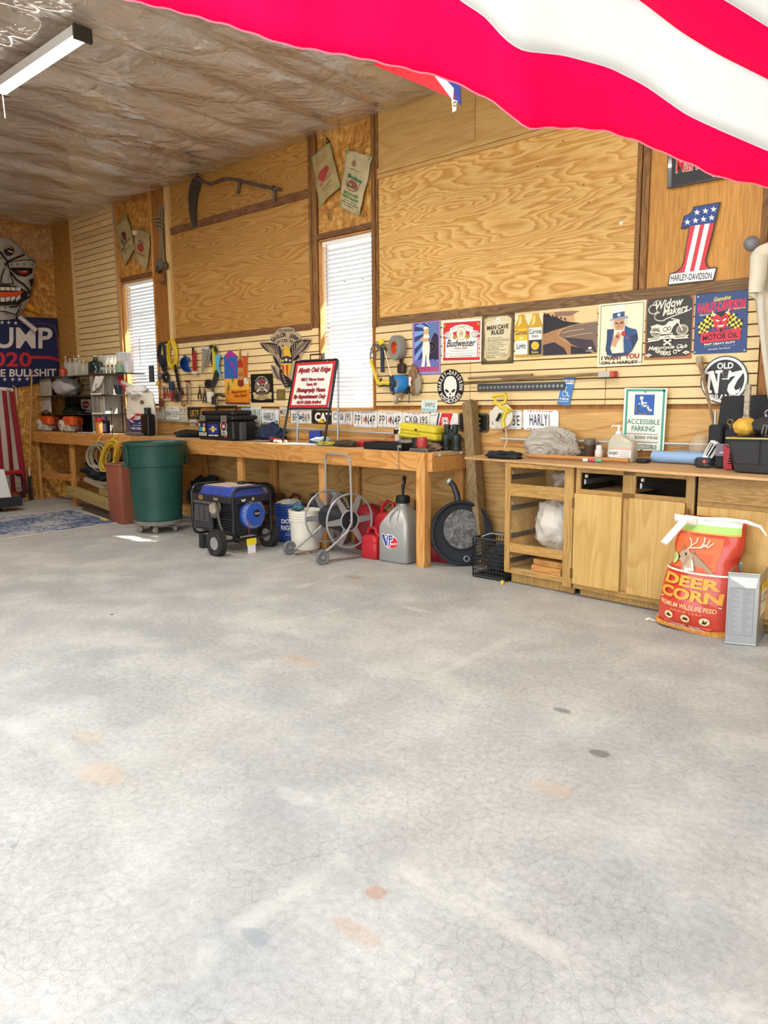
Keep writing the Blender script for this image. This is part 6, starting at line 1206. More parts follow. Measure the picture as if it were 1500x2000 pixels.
MB().lathe([(.028, .258), (.03, .262), (.03, .285), (.012, .29), (.01, .33), (.014, .332), (.014, .345), (.0, .348)], (2.615, -.22, TZ), n=18).build('pump_cap', WHITEPL, gj); MB().tube([(2.64, -.22, TZ + .338), (2.56, -.235, TZ + .342), (2.548, -.238, TZ + .325)], .007, 6).build('nozzle', WHITEPL, gj)
A = Art((x0 + .01, y0 - .0005, TZ + .15), (x1 - .01, y0 - .0005, TZ + .15), (x0 + .01, y0 - .0005, TZ + .015)); A.rect(.3, .1, .98, .22, 'd8a89c'); A.poly([(.0, .5), (.08, .28), (.5, .24), (.98, .28), (.98, .78), (.5, .84), (.08, .78)], 'e6e4dc'); A.text('GOJO', .05, .38, .45, .66, '33363a', .04, .15)
for k in range(4): A.rect(.52, .34 + k * .11, .92, .37 + k * .11, 'b08a80' if k == 0 else '9a9a98')
A.build(gj, 'label_print')
o = MB().rbox(2.5, 2.84, -.36, -.33, TZ + .001, TZ + .008, .01).build('clear_tray', M('b8a898', .3)); bpy.data.objects.remove(o)
shrink(gj, (1216, 880), .74, -.24)
# accessible parking sign leaning behind
o, A = sheet('parking_sign', 'white accessible parking sign with green border leaning on the wall', 'sign', (1220, 758), (1304, 758), (1214, 880), 'e8e6da', y=-.06, BR=(1296, 880), bevel=.0)
A.line([(.07, .035), (.93, .035), (.93, 1)], .05, '3f9c84'); A.line([(.07, .035), (.07, 1)], .05, '3f9c84'); A.rect(.26, .1, .72, .42, '2458a8')
w_ = 'f2f2ee'; A.ell(.42, .155, .042, c=w_); A.line([(.43, .2), (.45, .28), (.56, .275), (.61, .35), (.66, .34)], .04, w_); A.line([(.44, .235), (.54, .23)], .03, w_); A.arcline(.46, .315, .14, .085, 125, 345, .035, w_)
A.text('ACCESSIBLE', .1, .485, .87, .565, '3a8a76', .008); A.text('PARKING', .22, .59, .76, .675, '3a8a76', .008); A.rect(.1, .715, .86, .722, '3a5a52'); A.text('$300 FINE', .3, .75, .85, .80, '55605c', .004); A.rect(.1, .84, .86, .848, '3a5a52'); A.text('VAN ACCESSIBLE', .12, .88, .83, .95, '3f6a5c', .008); A.ell(.5, .06, .018, c='55504a'); A.ell(.48, .975, .02, c='2a2a2a'); A.build(o, 'printing')
# blue drawer roll, tape, light bulb guard
rl = thing('blue_roll', 'pale blue rolled sheet lying at the worktop front', 'roll', (2.98, -.46, TZ)); a, b_ = ft(1276, 903) + V((0, 0, .042)), ft(1380, 909) + V((0, 0, .042)); MB().lathe([(.036, 0), (.04, 0), (.04, (b_ - a).length), (.034, (b_ - a).length), (.034, .01)], a, b_ - a, 24, cap=False).build('roll', M('8fb0d6', .45, name='pale_blue'), rl)
o = MB().rbox(2.62, 2.70, -.30, -.2, TZ + .003, TZ + .03, .02).build('black_tray', BP); tag(o, 'black tray end poking out left of the pale blue roll', 'tray')
bg_ = thing('blister_pack', 'blue and purple packaged item behind the pale blue roll', 'package', (2.94, -.14, TZ)); MB().rbox(2.80, 3.08, -.2, -.08, TZ + .003, TZ + .06, .03).build('package_body', M('3a5a8c', .3, vary=.3, vscale=18), bg_); MB().rbox(2.84, 3.06, -.19, -.09, TZ + .061, TZ + .09, .03).build('clear_shell', M('8fa8cc', .15, alpha=.5), bg_)
p = ft(1326, 906); MB
o = MB().lathe([(.014, -.012), (.022, -.012), (.022, .012), (.014, .012)], (p.x, p.y + .01, TZ + .024), (.5, -1, .3), 20, cap=False).build('blue_ring', M('1f4fb0', .3)); tag(o, 'small blue plastic ring cap at the worktop edge', 'cap'); MB().sphere((p.x, p.y + .01, TZ + .024), .012).build('core', WHITEPL, o)
tm = thing('tape_rule', 'black and grey tape measure with a red button at the worktop edge', 'tape measure', (3.27, -.66, TZ)); p = ft(1372, 914); MB().rbox(p.x - .055, p.x + .045, p.y - .0, p.y + .05, TZ + .002, TZ + .065, .02).build('case_body', M('3a3c3f', .6), tm)
m_ = MB()
for k in range(7): m_.box(p.x - .055 + k * .009, p.x - .052 + k * .009, p.y - .003, p.y + .001, TZ + .012, TZ + .055)
m_.build('grip_ribs', BLK, tm); MB().sphere((p.x + .01, p.y - .002, TZ + .04), (.012, .006, .012)).build('red_button', M('d8503a', .4), tm); MB().tube([(p.x + .03, p.y, TZ + .03), (p.x + .07, p.y - .01, TZ + .04), (p.x + .08, p.y - .01, TZ + .02), (p.x + .04, p.y - .01, TZ + .01)], .004, 5).build('wrist_loop', BLK, tm)
wl = thing('work_light', 'white caged work light lying behind the tape measure', 'work light', (3.28, -.55, TZ)); a, b_ = onY(1377, 900, -.4), onY(1396, 868, -.36)
ax = (b_ - a).normalized(); L_ = (b_ - a).length; MB().lathe([(.02, 0), (.022, .01), (.014, .03)], a, ax, 14).build('cap', WHITEPL, wl); MB().lathe([(.03, L_), (.036, L_ + .01), (.02, L_ + .02)], a, ax, 14).build('lamp_head', WHITEPL, wl); q = V((0, 0, 1)).rotation_difference(ax)
for k in range(5): an = 2 * PI * k / 5; d = q @ V((math.cos(an), math.sin(an), 0)); MB().tube([a + d * .02 + ax * .01, a + d * .03 + ax * L_ * .5, a + d * .03 + ax * L_], .004, 5).build('cage_bar', WHITEPL, wl)
# small wall things over the worktop
o = MB().sphere((3.0, -.15, TZ + .13), (.07, .05, .09)).build('clear_jug', M('e0d0b8', .1, alpha=.28)); tag(o, 'clear thin plastic jug behind the tool pouch', 'jug'); o.location = (0, 0, -.02); MB().lathe([(.03, .0), (.035, .01), (.03, .03)], (2.98, -.17, TZ + .03), (0, -1, 0), 16).build('green_label', M('a8c048', .5), o)
# standing tool pouch
po = thing('tool_pouch', 'tall black tool organiser holding hand tools on the worktop', 'tool bag', (3.32, -.28, TZ)); CV = M('222327', .8, bump=.3, bscale=120, name='black_canvas'); ox0 = 3.10
MB().hexa([(3.12, -.26, TZ + .003), (3.9, -.3, TZ + .003), (3.9, -.12, TZ + .003), (3.12, -.12, TZ + .003), (3.13, -.17, TZ + .45), (3.9, -.17, TZ + .47), (3.9, -.12, TZ + .47), (3.13, -.12, TZ + .45)]).build('back_panel', CV, po, bevel=.01)
for x, w_, h_ in ((3.11, .09, .27), (3.21, .08, .24), (3.30, .1, .27), (3.42, .12, .25), (3.56, .14, .25)): MB().rbox(x, x + w_, -.33, -.25, TZ + .003, TZ + h_, .02).build('pocket', CV, po)
def tool(kind, label, x, z0_, z1_, y=-.28, **kw):
    return None
t_ = thing('screwdriver', 'steel shafted driver upright in the left pouch pocket', 'tool', (3.13, -.29, 1.1)); MB().tube([(3.14, -.29, TZ + .2), (3.135, -.29, TZ + .36)], .008, 8).build('shaft', STEEL, t_)
t_ = thing('pipe_wrench', 'tall rusty pipe wrench upright in the pouch', 'wrench', (3.33, -.3, 1.1)); RS = M('9a8c7c', .5, .6, vary=.35, vscale=60); MB().box(3.31, 3.345, -.305, -.28, TZ + .22, TZ + .52).build('shank', RS, t_, bevel=.004); MB().rbox(3.305, 3.35, -.31, -.275, TZ + .3, TZ + .33, .01).build('collar', RS, t_); MB().box(3.315, 3.34, -.305, -.28, TZ + .2, TZ + .25).build('handle', M('6a4030', .5), t_)
t_ = thing('pliers', 'small ring ended pliers in the pouch beside the rusty wrench', 'pliers', (3.24, -.3, 1.1)); MB().ring((3.235, -.3, TZ + .285), (0, 1, 0), .017, .005, 16, 6).build('ring_grip', M('8a7250', .4, .7), t_); MB().tube([(3.235, -.3, TZ + .27), (3.24, -.3, TZ + .2)], .006, 6).build('jaw', STEEL, t_)
t_ = thing('buckle_strap', 'grey webbing strap with a steel buckle on the pouch', 'strap', (3.46, -.29, 1.1)); MB().box(3.45, 3.49, -.34, -.335, TZ + .2, TZ + .32).build('webbing', M('6c6f74', .6), t_); MB().ring((3.47, -.34, TZ + .34), (0, 1, 0), .022, .006, 16, 6).build('buckle', STEEL, t_)
t_ = thing('hex_keys', 'fan of bright hex keys clipped on the pouch', 'hex keys', (3.6, -.33, 1.1))
for k in range(5): MB().tube([(3.57 + .012 * k, -.335, TZ + .22), (3.55 + .012 * k + .0, -.335, TZ + .35), (3.53 + .012 * k, -.335, TZ + .345), (3.52 + .012 * k, -.335, TZ + .32)], .003, 5).build('key', STEEL, t_)
# multimeter pouch, red tool, tool tote
o = MB().rbox(3.16, 3.28, -.46, -.36, TZ + .13, TZ + .2, .02).build('holster_flap', M('6f6a70', .8)); bpy.data.objects.remove(o)
hp_ = thing('holster', 'black belt holster with a grey flap before the tool organiser', 'holster', (3.2, -.42, TZ)); MB().rbox(3.12, 3.26, -.45, -.37, TZ + .003, TZ + .19, .02).build('holster_body', CV, hp_); MB().rbox(3.13, 3.27, -.465, -.452, TZ + .1, TZ + .2, .005).build('flap', M('77727a', .85), hp_); MB().box(3.16, 3.24, -.469, -.466, TZ + .125, TZ + .135).build('tab', M('c8c8cc', .4), hp_)
hp_.location = (3.26, -.40, TZ); hp_.scale = (.85, .85, .78)
o = MB().prism([(3.27, -.49, TZ + .003), (3.32, -.49, TZ + .003), (3.3, -.49, TZ + .13), (3.26, -.49, TZ + .15)], (0, .04, 0)).build('red_pouch', M('b02a34', .6)); tag(o, 'small red pouch wedged left of the black tote', 'pouch')
tt = thing('tool_tote', 'black tool tote with yellow trim and mesh end pocket at the worktop right', 'tool bag', (3.75, -.62, TZ))
p0 = ft(1424, 913); TO = M('2b2b2e', .75, bump=.35, bscale=90, name='tote_canvas'); yt = .20
MB().hexa([(3.44, -.80, TZ + .003), (4.05, -.88, TZ + .003), (4.05, -.52, TZ + .003), (3.40, -.5, TZ + .003), (3.39, -.80, TZ + yt), (4.05, -.88, TZ + yt + .01), (4.05, -.5, TZ + yt + .01), (3.36, -.48, TZ + yt)]).build('tote_body', TO, tt, bevel=.02)
MB().hexa([(3.445, -.805, TZ + .003), (4.05, -.885, TZ + .003), (4.05, -.86, TZ + .003), (3.45, -.79, TZ + .003), (3.43, -.807, TZ + .055), (4.05, -.887, TZ + .055), (4.05, -.86, TZ + .055), (3.44, -.79, TZ + .055)]).build('rubber_base', M('1a1a1c', .5), tt, bevel=.005)
MB().tube([(3.375, -.5, TZ + yt + .002), (3.39, -.81, TZ + yt + .002), (3.6, -.835, TZ + yt + .004), (4.05, -.89, TZ + yt + .01)], .005, 6).build('yellow_piping', M('c8b060', .6), tt)
for x in (3.58, 3.74, 3.9): yy = -.80 - (x - 3.44) * .131; MB().tube([(x, yy - .008, TZ + .05), (x, yy - .012, TZ + yt - .005)], .003, 5).build('pocket_seam', M('1c1c1f', .6), tt)
for k in range(9): yy = -.53 - .0 ; MB().tube([(3.392 + .002 * k, -.78, TZ + .05 + .015 * k), (3.40 - .003 * k, -.70, TZ + .045 + .015 * k)], .004, 5).build('lacing', M('5a564c', .6), tt)
crumple('nail_bag', 'yellow and black rolled work pouch on top of the tote', 'pouch', (3.74, -.67, TZ + yt + .075), (.28, .12, .07), M('2a2b2e', .8, bump=.3, bscale=70), seed=71, amp=.12, floor=TZ + yt + .012)
o = crumple('leather_pouch', 'mustard yellow padded pouch end on the left of the tote', 'pouch', (3.46, -.70, TZ + yt + .065), (.065, .085, .055), M('d9a83c', .6, bump=.2, bscale=30), seed=77, amp=.12, floor=TZ + yt + .012)
MB().rbox(3.66, 3.83, -.825, -.80, TZ + yt + .07, TZ + yt + .12, .006).build('name_patch', M('3a3a3e', .6), tt); A = Art((3.66, -.8255, TZ + yt + .12), (3.83, -.8255, TZ + yt + .12), (3.66, -.8255, TZ + yt + .07)); A.text('BOSTITCH', .15, .3, .95, .7, 'e8e8e4', .04); A.build(tt, 'lettering')
MB().tube([(3.58, -.80, TZ + yt + .03), (3.59, -.81, TZ + yt + .08), (3.61, -.81, TZ + yt + .08), (3.6, -.8, TZ + yt + .03)], .005, 6).build('snap_hook', STEEL, tt)
for q_ in [tt] + [x for x in COL.objects if x.name in ('nail_bag', 'leather_pouch')]: q_.location = V(q_.location) + V((-.06, .15, 0))
# old brush handle leaning on the round sign
a, b_ = V((3.12, -.20, TZ + .2)), WL(1367, 705, -.06); o = MB().tube([a, a.lerp(b_, .6), a.lerp(b_, .82), b_], [.008, .011, .014, .02], 8).build('old_handle', M('8d7050', .8, vary=.3, vscale=30)); tag(o, 'weathered wooden tool handle leaning across the round sign', 'handle'); MB().tube([b_ - V((0, 0, .03)), b_ + V((-.004, 0, .03))], .024, 8).build('ferrule', M('a89878', .7), o)
# steel ruler bar, wooden sticks resting in the slats
o = MB().box(1.12, 1.93, -.04, -.022, 1.44, 1.5).build('chain_bar', M('4a4c4c', .6, .4)); tag(o, 'dark perforated steel bar hung on the slats below the signs', 'bar'); me_ = None
for k in range(22):
    x = 1.15 + k * .036
    if me_ is None: me_ = MB().lathe([(.012, 0), (.012, .004), (.005, .004)], (x, -.04, 1.47), (0, -1, 0), 10).build('perforation', M('9a9c9a', .4, .8), o)
    else: q_ = me_.copy(); COL.objects.link(q_); q_.parent = o; q_.location = (k * .036, 0, 0)
for i, (a, b_, r, lb, col) in enumerate((((915, 739), (1040, 732), .012, 'short grey brown stick resting in the slats', '8a7352'), ((980, 741), (1200, 729), .014, 'long weathered stick resting in the slats under the tin signs', '8c7450'), ((905, 750), (1010, 742), .008, 'thin dark stick lowest in the slats', '6a5236'))):
    p, q_ = WL(*a, -.06), WL(*b_, -.06); o = MB().tube([p, q_], r, 6).build('stick', M(col, .8, vary=.2)); tag(o, lb, 'stick')
p = WL(1187, 731, -.06); o = bx('paper_box', M('b8b4aa', .6), None, p.x - .06, p.x + .06, -.09, -.03, p.z - .02, p.z + .02); tag(o, 'small grey and red carton resting on the long stick', 'carton'); MB().box(p.x + .03, p.x + .062, -.092, -.029, p.z - .021, p.z + .021).build('red_end', M('c04a3c', .6), o)
# open reel tape
rt = thing('reel_tape', 'open frame reel tape measure with a yellow handle hung on the wall', 'tape measure', WL(988, 805, -.07)); YL = M('dcc42a', .4, name='yellow_reel_plastic'); c_ = WL(981, 812, -.08)
MB().lathe([(.095, -.012), (.1, -.01), (.1, .01), (.095, .012)], c_, (0, 1, 0), 36).build('tape_disc', M('d8d2c0', .5), rt); MB().lathe([(.03, -.02), (.03, .02)], c_, (0, 1, 0), 20).build('hub', M('b0a890', .5), rt)
def pf(u, v, y=-.1): return WL(u, v, y)
hpts = [pf(968, 783), pf(964, 778), pf(962, 774), pf(986, 770), pf(989, 775), pf(986, 786), pf(975, 790), pf(964, 786)]
MB().tube(hpts, .013, 8, closed=True).build('grip', YL, rt); MB().tube([pf(975, 788), pf(978, 795), pf(990, 800), pf(982, 820), pf(984, 835)], .016, 8).build('frame_arm', YL, rt); MB().tube([pf(985, 796), pf(1000, 800), pf(985, 808)], .014, 8).build('frame_arm', YL, rt)
MB().tube([pf(970, 822, -.12), pf(977, 808, -.12)], .012, 8).build('crank', BLK, rt); MB().tube([pf(984, 838), pf(985, 845)], [.012, .004], 8).build('tip', M('8a2a20', .5), rt); MB().tube([pf(987, 838), pf(989, 850), pf(990, 862), V((pf(990, 862).x, -.14, TZ + .06))], .006, 4).build('tape_tail', M('c9bfa4', .6), rt)
# ---------------------------------------------------------------- shaped signs left of the middle window
# eagle sign
S3 = lambda x, y: (500 + x * .10667, 630 + y * .10667)
ol = [(365, 170), (400, 120), (480, 92), (600, 82), (690, 105), (712, 165), (780, 200), (830, 270), (810, 320), (900, 285), (1000, 290), (1020, 330), (985, 410), (930, 490), (850, 560), (820, 640), (800, 720), (820, 900), (760, 1000), (700, 1060), (720, 1130), (660, 1200), (545, 1215), (500, 1170), (440, 1060), (370, 1040), (300, 940), (265, 780), (300, 770), (340, 800), (360, 760), (310, 660), (275, 570), (190, 520), (110, 450), (55, 375), (130, 345), (250, 360), (300, 370), (255, 320), (260, 255), (320, 205)]
o = outline_plate('eagle_sign', 'cut out eagle sign with spread tattooed wings, lettered SAILOR JERRY', 'sign', [S3(*p) for p in ol], 'b3a183', y=-.032)
A = Art((0, 0, 0), (1, 0, 0), (0, 0, -1), fn=lambda x, y, z: WL(*S3(x, y), -.0325 - z)); A.asp = 1; A.step = .0003; dk = '231b24'
A.text('THE ORIGINAL', 400, 125, 690, 175, dk, .02, 0, -12); A.arctext('SAILOR JERRY', 540, 520, 310, 300, 88, 112, 74, dk, .03, cw=.85); A.arctext('SPICED RUM', 540, 600, 280, 275, 88, 78, 52, dk, .02, cw=.8)
A.poly([(75, 380), (240, 365), (360, 385), (440, 440), (470, 520), (465, 640), (440, 720), (470, 800), (430, 840), (350, 740), (310, 600), (270, 560), (190, 520), (120, 450)], dk)
A.poly([(1010, 325), (880, 310), (720, 350), (640, 420), (615, 520), (650, 640), (660, 700), (740, 690), (800, 640), (790, 570), (860, 530), (940, 440)], dk)
random.seed(3)
for i in range(8):
    for (xa, ya, xb, yb) in ((120 + i * 38, 392 + i * 4, 280 + i * 24, 560 + i * 24), (960 - i * 42, 342 + i * 5, 830 - i * 22, 520 + i * 24)):
        for j in range(6):
            f = (j + .15 * (i % 2)) / 6; g = f + .09; A.line([(xa + (xb - xa) * f, ya + (yb - ya) * f), (xa + (xb - xa) * g, ya + (yb - ya) * g)], 12, 'cbb694'); A.z -= A.step
for i in range(9):
    for j in range(3): A.line([(330 + i * 14 + j * 26, 560 + i * 28), (342 + i * 14 + j * 26, 575 + i * 28)], 10, 'cbb694'); A.z -= A.step
A.text('COURAGE', 205, 380, 330, 440, 'b89c70', .03, 0, 120); A.text('HONOR', 740, 480, 860, 420, 'b89c70', .03, 0, -110)
A.poly([(470, 440), (520, 405), (580, 430), (620, 510), (650, 620), (560, 640), (480, 610), (500, 520)], 'e0b038'); A.poly([(470, 440), (500, 410), (540, 430), (520, 490), (485, 470)], 'c9a860'); A.poly([(465, 420), (500, 402), (515, 430), (480, 445)], '6a3a24'); A.line([(500, 480), (490, 560), (500, 620)], 10, dk)
A.poly([(470, 640), (560, 610), (650, 640), (660, 740), (560, 750), (460, 740)], '241c3c'); A.star(490, 700, 30, 'e4d898'); A.star(552, 680, 42, 'e4d898'); A.star(622, 695, 30, 'e4d898')
A.poly([(460, 745), (650, 745), (640, 860), (610, 950), (560, 990), (500, 930), (470, 850)], 'd8b048'); A.polys([[(470, 780), (510, 780), (520, 920), (480, 860)], [(545, 780), (590, 780), (585, 960), (560, 985)]], 'c03824')
A.poly([(430, 830), (480, 870), (520, 960), (600, 1010), (660, 1080), (640, 1180), (540, 1190), (500, 1130), (450, 1040), (425, 930)], dk)
for i in range(5): A.line([(460 + 18 * i, 930 + 50 * i), (500 + 20 * i, 960 + 48 * i)], 10, 'cbb694')
for i in range(7): A.line([(285 + i * 14, 790 + i * 36), (325 + i * 15, 850 + i * 30), (330 + i * 22, 800 + i * 40)], 12, '4a3040')
A.build(o, 'printing')
# beer sign with cactus
Q = lambda x, y: (400 + x * .18667, 630 + y * .18667)
ol = [(200, 350), (262, 283), (340, 350), (355, 360), (352, 275), (372, 272), (376, 380), (392, 400), (388, 310), (445, 310), (440, 590), (462, 640), (470, 855), (218, 850), (205, 590)]
o = outline_plate('beer_sign', 'cut out purple and orange beer sign with a bottle, glass and cactus', 'sign', [Q(*p) for p in ol], 'e39a2c', y=-.03)
A = Art((0, 0, 0), (1, 0, 0), (0, 0, -1), fn=lambda x, y, z: WL(*Q(x, y), -.0305 - z)); A.asp = 1
A.poly([(200, 352), (262, 285), (342, 352), (345, 585), (207, 588)], '2b62b0'); A.poly([(215, 335), (262, 285), (330, 340), (325, 360), (260, 350), (235, 400), (222, 370)], 'a82f8c'); A.poly([(270, 400), (300, 420), (325, 560), (310, 585), (295, 470), (260, 440)], '8a3aa0')
A.poly([(207, 588), (462, 585), (466, 700), (214, 700)], 'e8b040'); A.poly([(214, 700), (466, 700), (470, 835), (218, 832)], 'e58a1e'); A.poly([(218, 835), (468, 838), (469, 853), (218, 849)], '6a2a4a'); A.poly([(345, 585), (462, 585), (460, 640), (345, 600)], 'e8c668')
A.line([(245, 630), (247, 750)], 9, '2e6a3a'); A.line([(235, 670), (236, 700), (246, 708)], 7, '2e6a3a'); A.line([(262, 660), (261, 690), (248, 696)], 7, '2e6a3a'); A.line([(290, 570), (292, 630)], 6, '2e6a3a'); A.line([(281, 590), (282, 602), (291, 606)], 5, '2e6a3a'); A.line([(301, 588), (300, 600), (292, 604)], 5, '2e6a3a')
A.poly([(358, 276), (370, 275), (376, 385), (402, 440), (406, 660), (375, 676), (345, 660), (342, 445), (356, 390)], '8a2a1c'); A.poly([(345, 400), (378, 395), (400, 440), (400, 468), (344, 468)], 'b8281e'); A.poly([(344, 470), (403, 470), (405, 600), (345, 600)], 'c08a4a'); A.text('XX', 350, 525, 400, 560, 'a02018', .04); A.poly([(358, 276), (370, 275), (374, 380), (358, 385)], 'b8944a')
A.poly([(388, 310), (444, 310), (438, 570), (404, 575)], 'c4541e'); A.poly([(387, 308), (445, 308), (444, 345), (390, 348)], 'e8d4b0'); A.poly([(414, 575), (432, 575), (434, 610), (460, 628), (455, 645), (412, 640)], 'd8dcd8')
A.text('Experience', 280, 715, 430, 750, '8a2a18', .02, .2, -14); A.text('Dos Equis!', 310, 752, 440, 792, '8a2a18', .02, .2, -12); A.build(o, 'printing')
# skull poster
o, A = sheet('poster', 'small black poster of a bearded pirate skull over a parchment banner', 'poster', Q(478, 540), Q(710, 533), Q(486, 838), '141314', y=-.024, BR=Q(722, 836))
A.arctext('Sailed But Never Drowned', .5, .62, .4, .53, 90, 92, .05, 'd8d0b8', .01, cw=.6); A.ell(.52, .44, .35, .27, '7a6a60', 30); A.line([(.3, .32), (.74, .6)], .05, 'e0dac8'); A.line([(.74, .3), (.3, .6)], .05, 'e0dac8')
A.ell(.52, .42, .14, .14, 'a89484'); A.poly([(.38, .36), (.42, .24), (.52, .2), (.64, .25), (.68, .36), (.52, .33)], '9a2c28'); A.ell(.47, .4, .045, .035, '141314'); A.ell(.58, .4, .045, .035, '141314'); A.poly([(.42, .5), (.62, .5), (.6, .62), (.52, .67), (.44, .62)], '8f7868'); A.rect(.36, .6, .68, .66, '4a3a38')
A.poly([(.08, .66), (.2, .63), (.28, .7), (.5, .73), (.78, .7), (.86, .63), (.97, .66), (.93, .8), (.95, .88), (.82, .86), (.5, .91), (.24, .88), (.12, .86), (.14, .78)], 'c9b27a'); A.text('SAILED &', .34, .735, .72, .79, '5a3a20', .02); A.text('DROWNED', .28, .81, .78, .87, '5a3a20', .02); A.build(o, 'printing')
o, A = sheet('small_placard', 'small square olive brown placard half behind the easel sign', 'sign', Q(750, 700), Q(840, 697), Q(752, 815), '6f6438', y=-.024); A.rect(.25, .3, .75, .75, '86683a'); A.build(o, 'printing')
# ---------------------------------------------------------------- tools hung on the slats
HK = M('6a665e', .4, .8, name='hook_steel')
def tw1(x, y, d=-.06): return WL(300 + x * .1, 660 + y * .1, d)
def hooked(name, label, cat, at, group=None):
    o = thing(name, label, cat, at, 0, group); a = V(at); MB().tube([(a.x, -.02, a.z + .01), (a.x, a.y - .02, a.z + .005), (a.x, a.y - .025, a.z + .02)], .003, 5).build('hook', HK, o); return o
def loop(name, label, cat, c, R1, R2, r, n, mat, seed, sh=.012):
    random.seed(seed); pts = []
    for k in range(n * 20):
        t = 2 * PI * k / 20; q = k // 20; random.seed(seed + q * 7); a = 1 + random.uniform(-.12, .12); pts.append(c + V((R1 * a * math.cos(t) + sh * math.sin(q), -.006 * q % .03 - .01, R2 * a * math.sin(t))))
    o = hooked(name, label, cat, c + V((0, 0, R2))); MB().tube(pts, r, 6).build('loops', mat, o); return o
loop('air_hose', 'coiled yellow air hose hung beside the far window', 'hose', tw1(355, 320), .085, .165, .014, 4, M('d6b41e', .4), 3)
loop('battery_cables', 'bundle of black cables hung before the far window edge', 'cable', tw1(160, 330, -.09), .07, .13, .012, 5, M('24242a', .5), 9); loop('tangled_cords', 'dark tangled cords hanging below the black cable bundle', 'cable', tw1(195, 500), .03, .09, .008, 4, M('2b2a2e', .6), 15)
# chain
ch = hooked('log_chain', 'heavy dark chain hanging in two strands below the yellow hose', 'chain', tw1(390, 400)); a, b_ = tw1(390, 420, -.05), tw1(510, 1050, -.05); m0 = None
q_ = 0
for s_ in (0, 1):
    for k in range(15):
        p = a.lerp(b_, (k + .5) / 15) + V((.026 * s_, -.012 * s_, 0)); ax = V((1, 0, 0)) if k % 2 else V((0, 1, 0)); pts = []
        for j in range(12): t = 2 * PI * j / 12; d = (ax.cross(V((0, 0, 1)))) ; pts.append(p + d * .013 * math.cos(t) + V((.0, 0, .026 * math.sin(t))))
        MB().tube(pts, .006, 5, closed=True).build('link', M('45393a', .45, .7), ch)
# funnel, strap, wrench card etc.
fu = hooked('funnel', 'blue plastic funnel hung sideways on the slats', 'funnel', tw1(620, 390)); MB().lathe([(.012, 0), (.014, .05), (.09, .15), (.092, .16), (.085, .16)], tw1(500, 575, -.08), tw1(745, 480, -.08) - tw1(500, 575, -.08), 22, cap=False).build('cone', M('1f4f9a', .35), fu); MB().tube([tw1(600, 400), tw1(600, 350), tw1(660, 380), tw1(680, 450)], .012, 6).build('tab', M('1f3f80', .4), fu)
rs = hooked('red_clamp_bar', 'long red handled clamp hanging right of the blue funnel', 'clamp', tw1(770, 190)); MB().box(tw1(750, 0).x, tw1(800, 0).x, -.07, -.05, tw1(0, 745).z, tw1(0, 330).z).build('bar', M('a02428', .45), rs); MB().tube([tw1(770, 190), tw1(770, 350)], .014, 8).build('grip', BLK, rs); MB().box(tw1(745, 0).x, tw1(815, 0).x, -.075, -.045, tw1(0, 750).z, tw1(0, 700).z).build('jaw', M('d8cfc4', .5), rs)
gb = hooked('caulk_gun', 'black and silver caulk gun bundle with a paper label', 'tool', tw1(980, 220)); MB().box(tw1(920, 0).x, tw1(975, 0).x, -.06, -.05, tw1(0, 560).z, tw1(0, 260).z).build('label_card', M('dcdad0', .6), gb)
m_ = MB()
for k in range(7): m_.box(tw1(925, 0).x, tw1(965, 0).x, -.062, -.059, tw1(0, 300 + k * 38).z, tw1(0, 284 + k * 38).z)
m_.build('print', BLK, gb)
for x0, x1 in ((1000, 940), (1060, 970), (1115, 1040)): MB().tube([tw1(x0, 230), tw1((x0 + x1) / 2, 430), tw1(x1, 700 - (x0 - 1000) * 1.4)], [.02, .014, .01], 8).build('rod', M('b8b8ae', .35, .6), gb)
MB().tube([tw1(950, 215), tw1(1000, 200), tw1(1080, 215)], .018, 8).build('handle', M('c8c6bc', .4), gb)
yb = hooked('yellow_strap', 'long yellow strap hanging from a black clamp', 'strap', tw1(1160, 180)); MB().box(tw1(1145, 0).x, tw1(1195, 0).x, -.07, -.06, tw1(0, 770).z, tw1(0, 230).z).build('webbing', M('d0bc24', .5), yb); MB().tube([tw1(1110, 170), tw1(1180, 160), tw1(1215, 260)], .02, 8).build('clamp', BLK, yb); MB().box(tw1(1095, 0).x, tw1(1140, 0).x, -.055, -.045, tw1(0, 600).z, tw1(0, 300).z).build('sheath', M('1c1c20', .6), yb)
bf = hooked('light_blue_funnel', 'light blue long necked funnel beside the yellow strap', 'funnel', tw1(1250, 290)); MB().loft([[tw1(1195, 330, -.07), tw1(1310, 330, -.07), tw1(1310, 330, -.03), tw1(1195, 330, -.03)], [tw1(1200, 460, -.07), tw1(1290, 460, -.07), tw1(1290, 460, -.03), tw1(1200, 460, -.03)], [tw1(1210, 560, -.06), tw1(1275, 560, -.06), tw1(1275, 560, -.04), tw1(1210, 560, -.04)], [tw1(1300, 760, -.055), tw1(1330, 760, -.055), tw1(1330, 760, -.045), tw1(1300, 760, -.045)]]).build('body', M('62b0d8', .4), bf)
gr_ = hooked('grease_gun', 'dark grey grease gun with a black drum hanging low', 'tool', tw1(1220, 700)); MB().tube([tw1(1240, 650), tw1(1190, 850), tw1(1120, 950)], .028, 10).build('barrel', M('33383a', .4), gr_); MB().lathe([(.0, 0), (.05, .002), (.055, .02), (.05, .045), (.0, .047)], tw1(1105, 900, -.05), (0, -1, 0), 20).build('drum', M('1b1c1e', .4), gr_); MB().tube([tw1(1130, 960), tw1(1180, 1110)], [.02, .008], 8).build('nozzle', M('4a4c4a', .4), gr_)
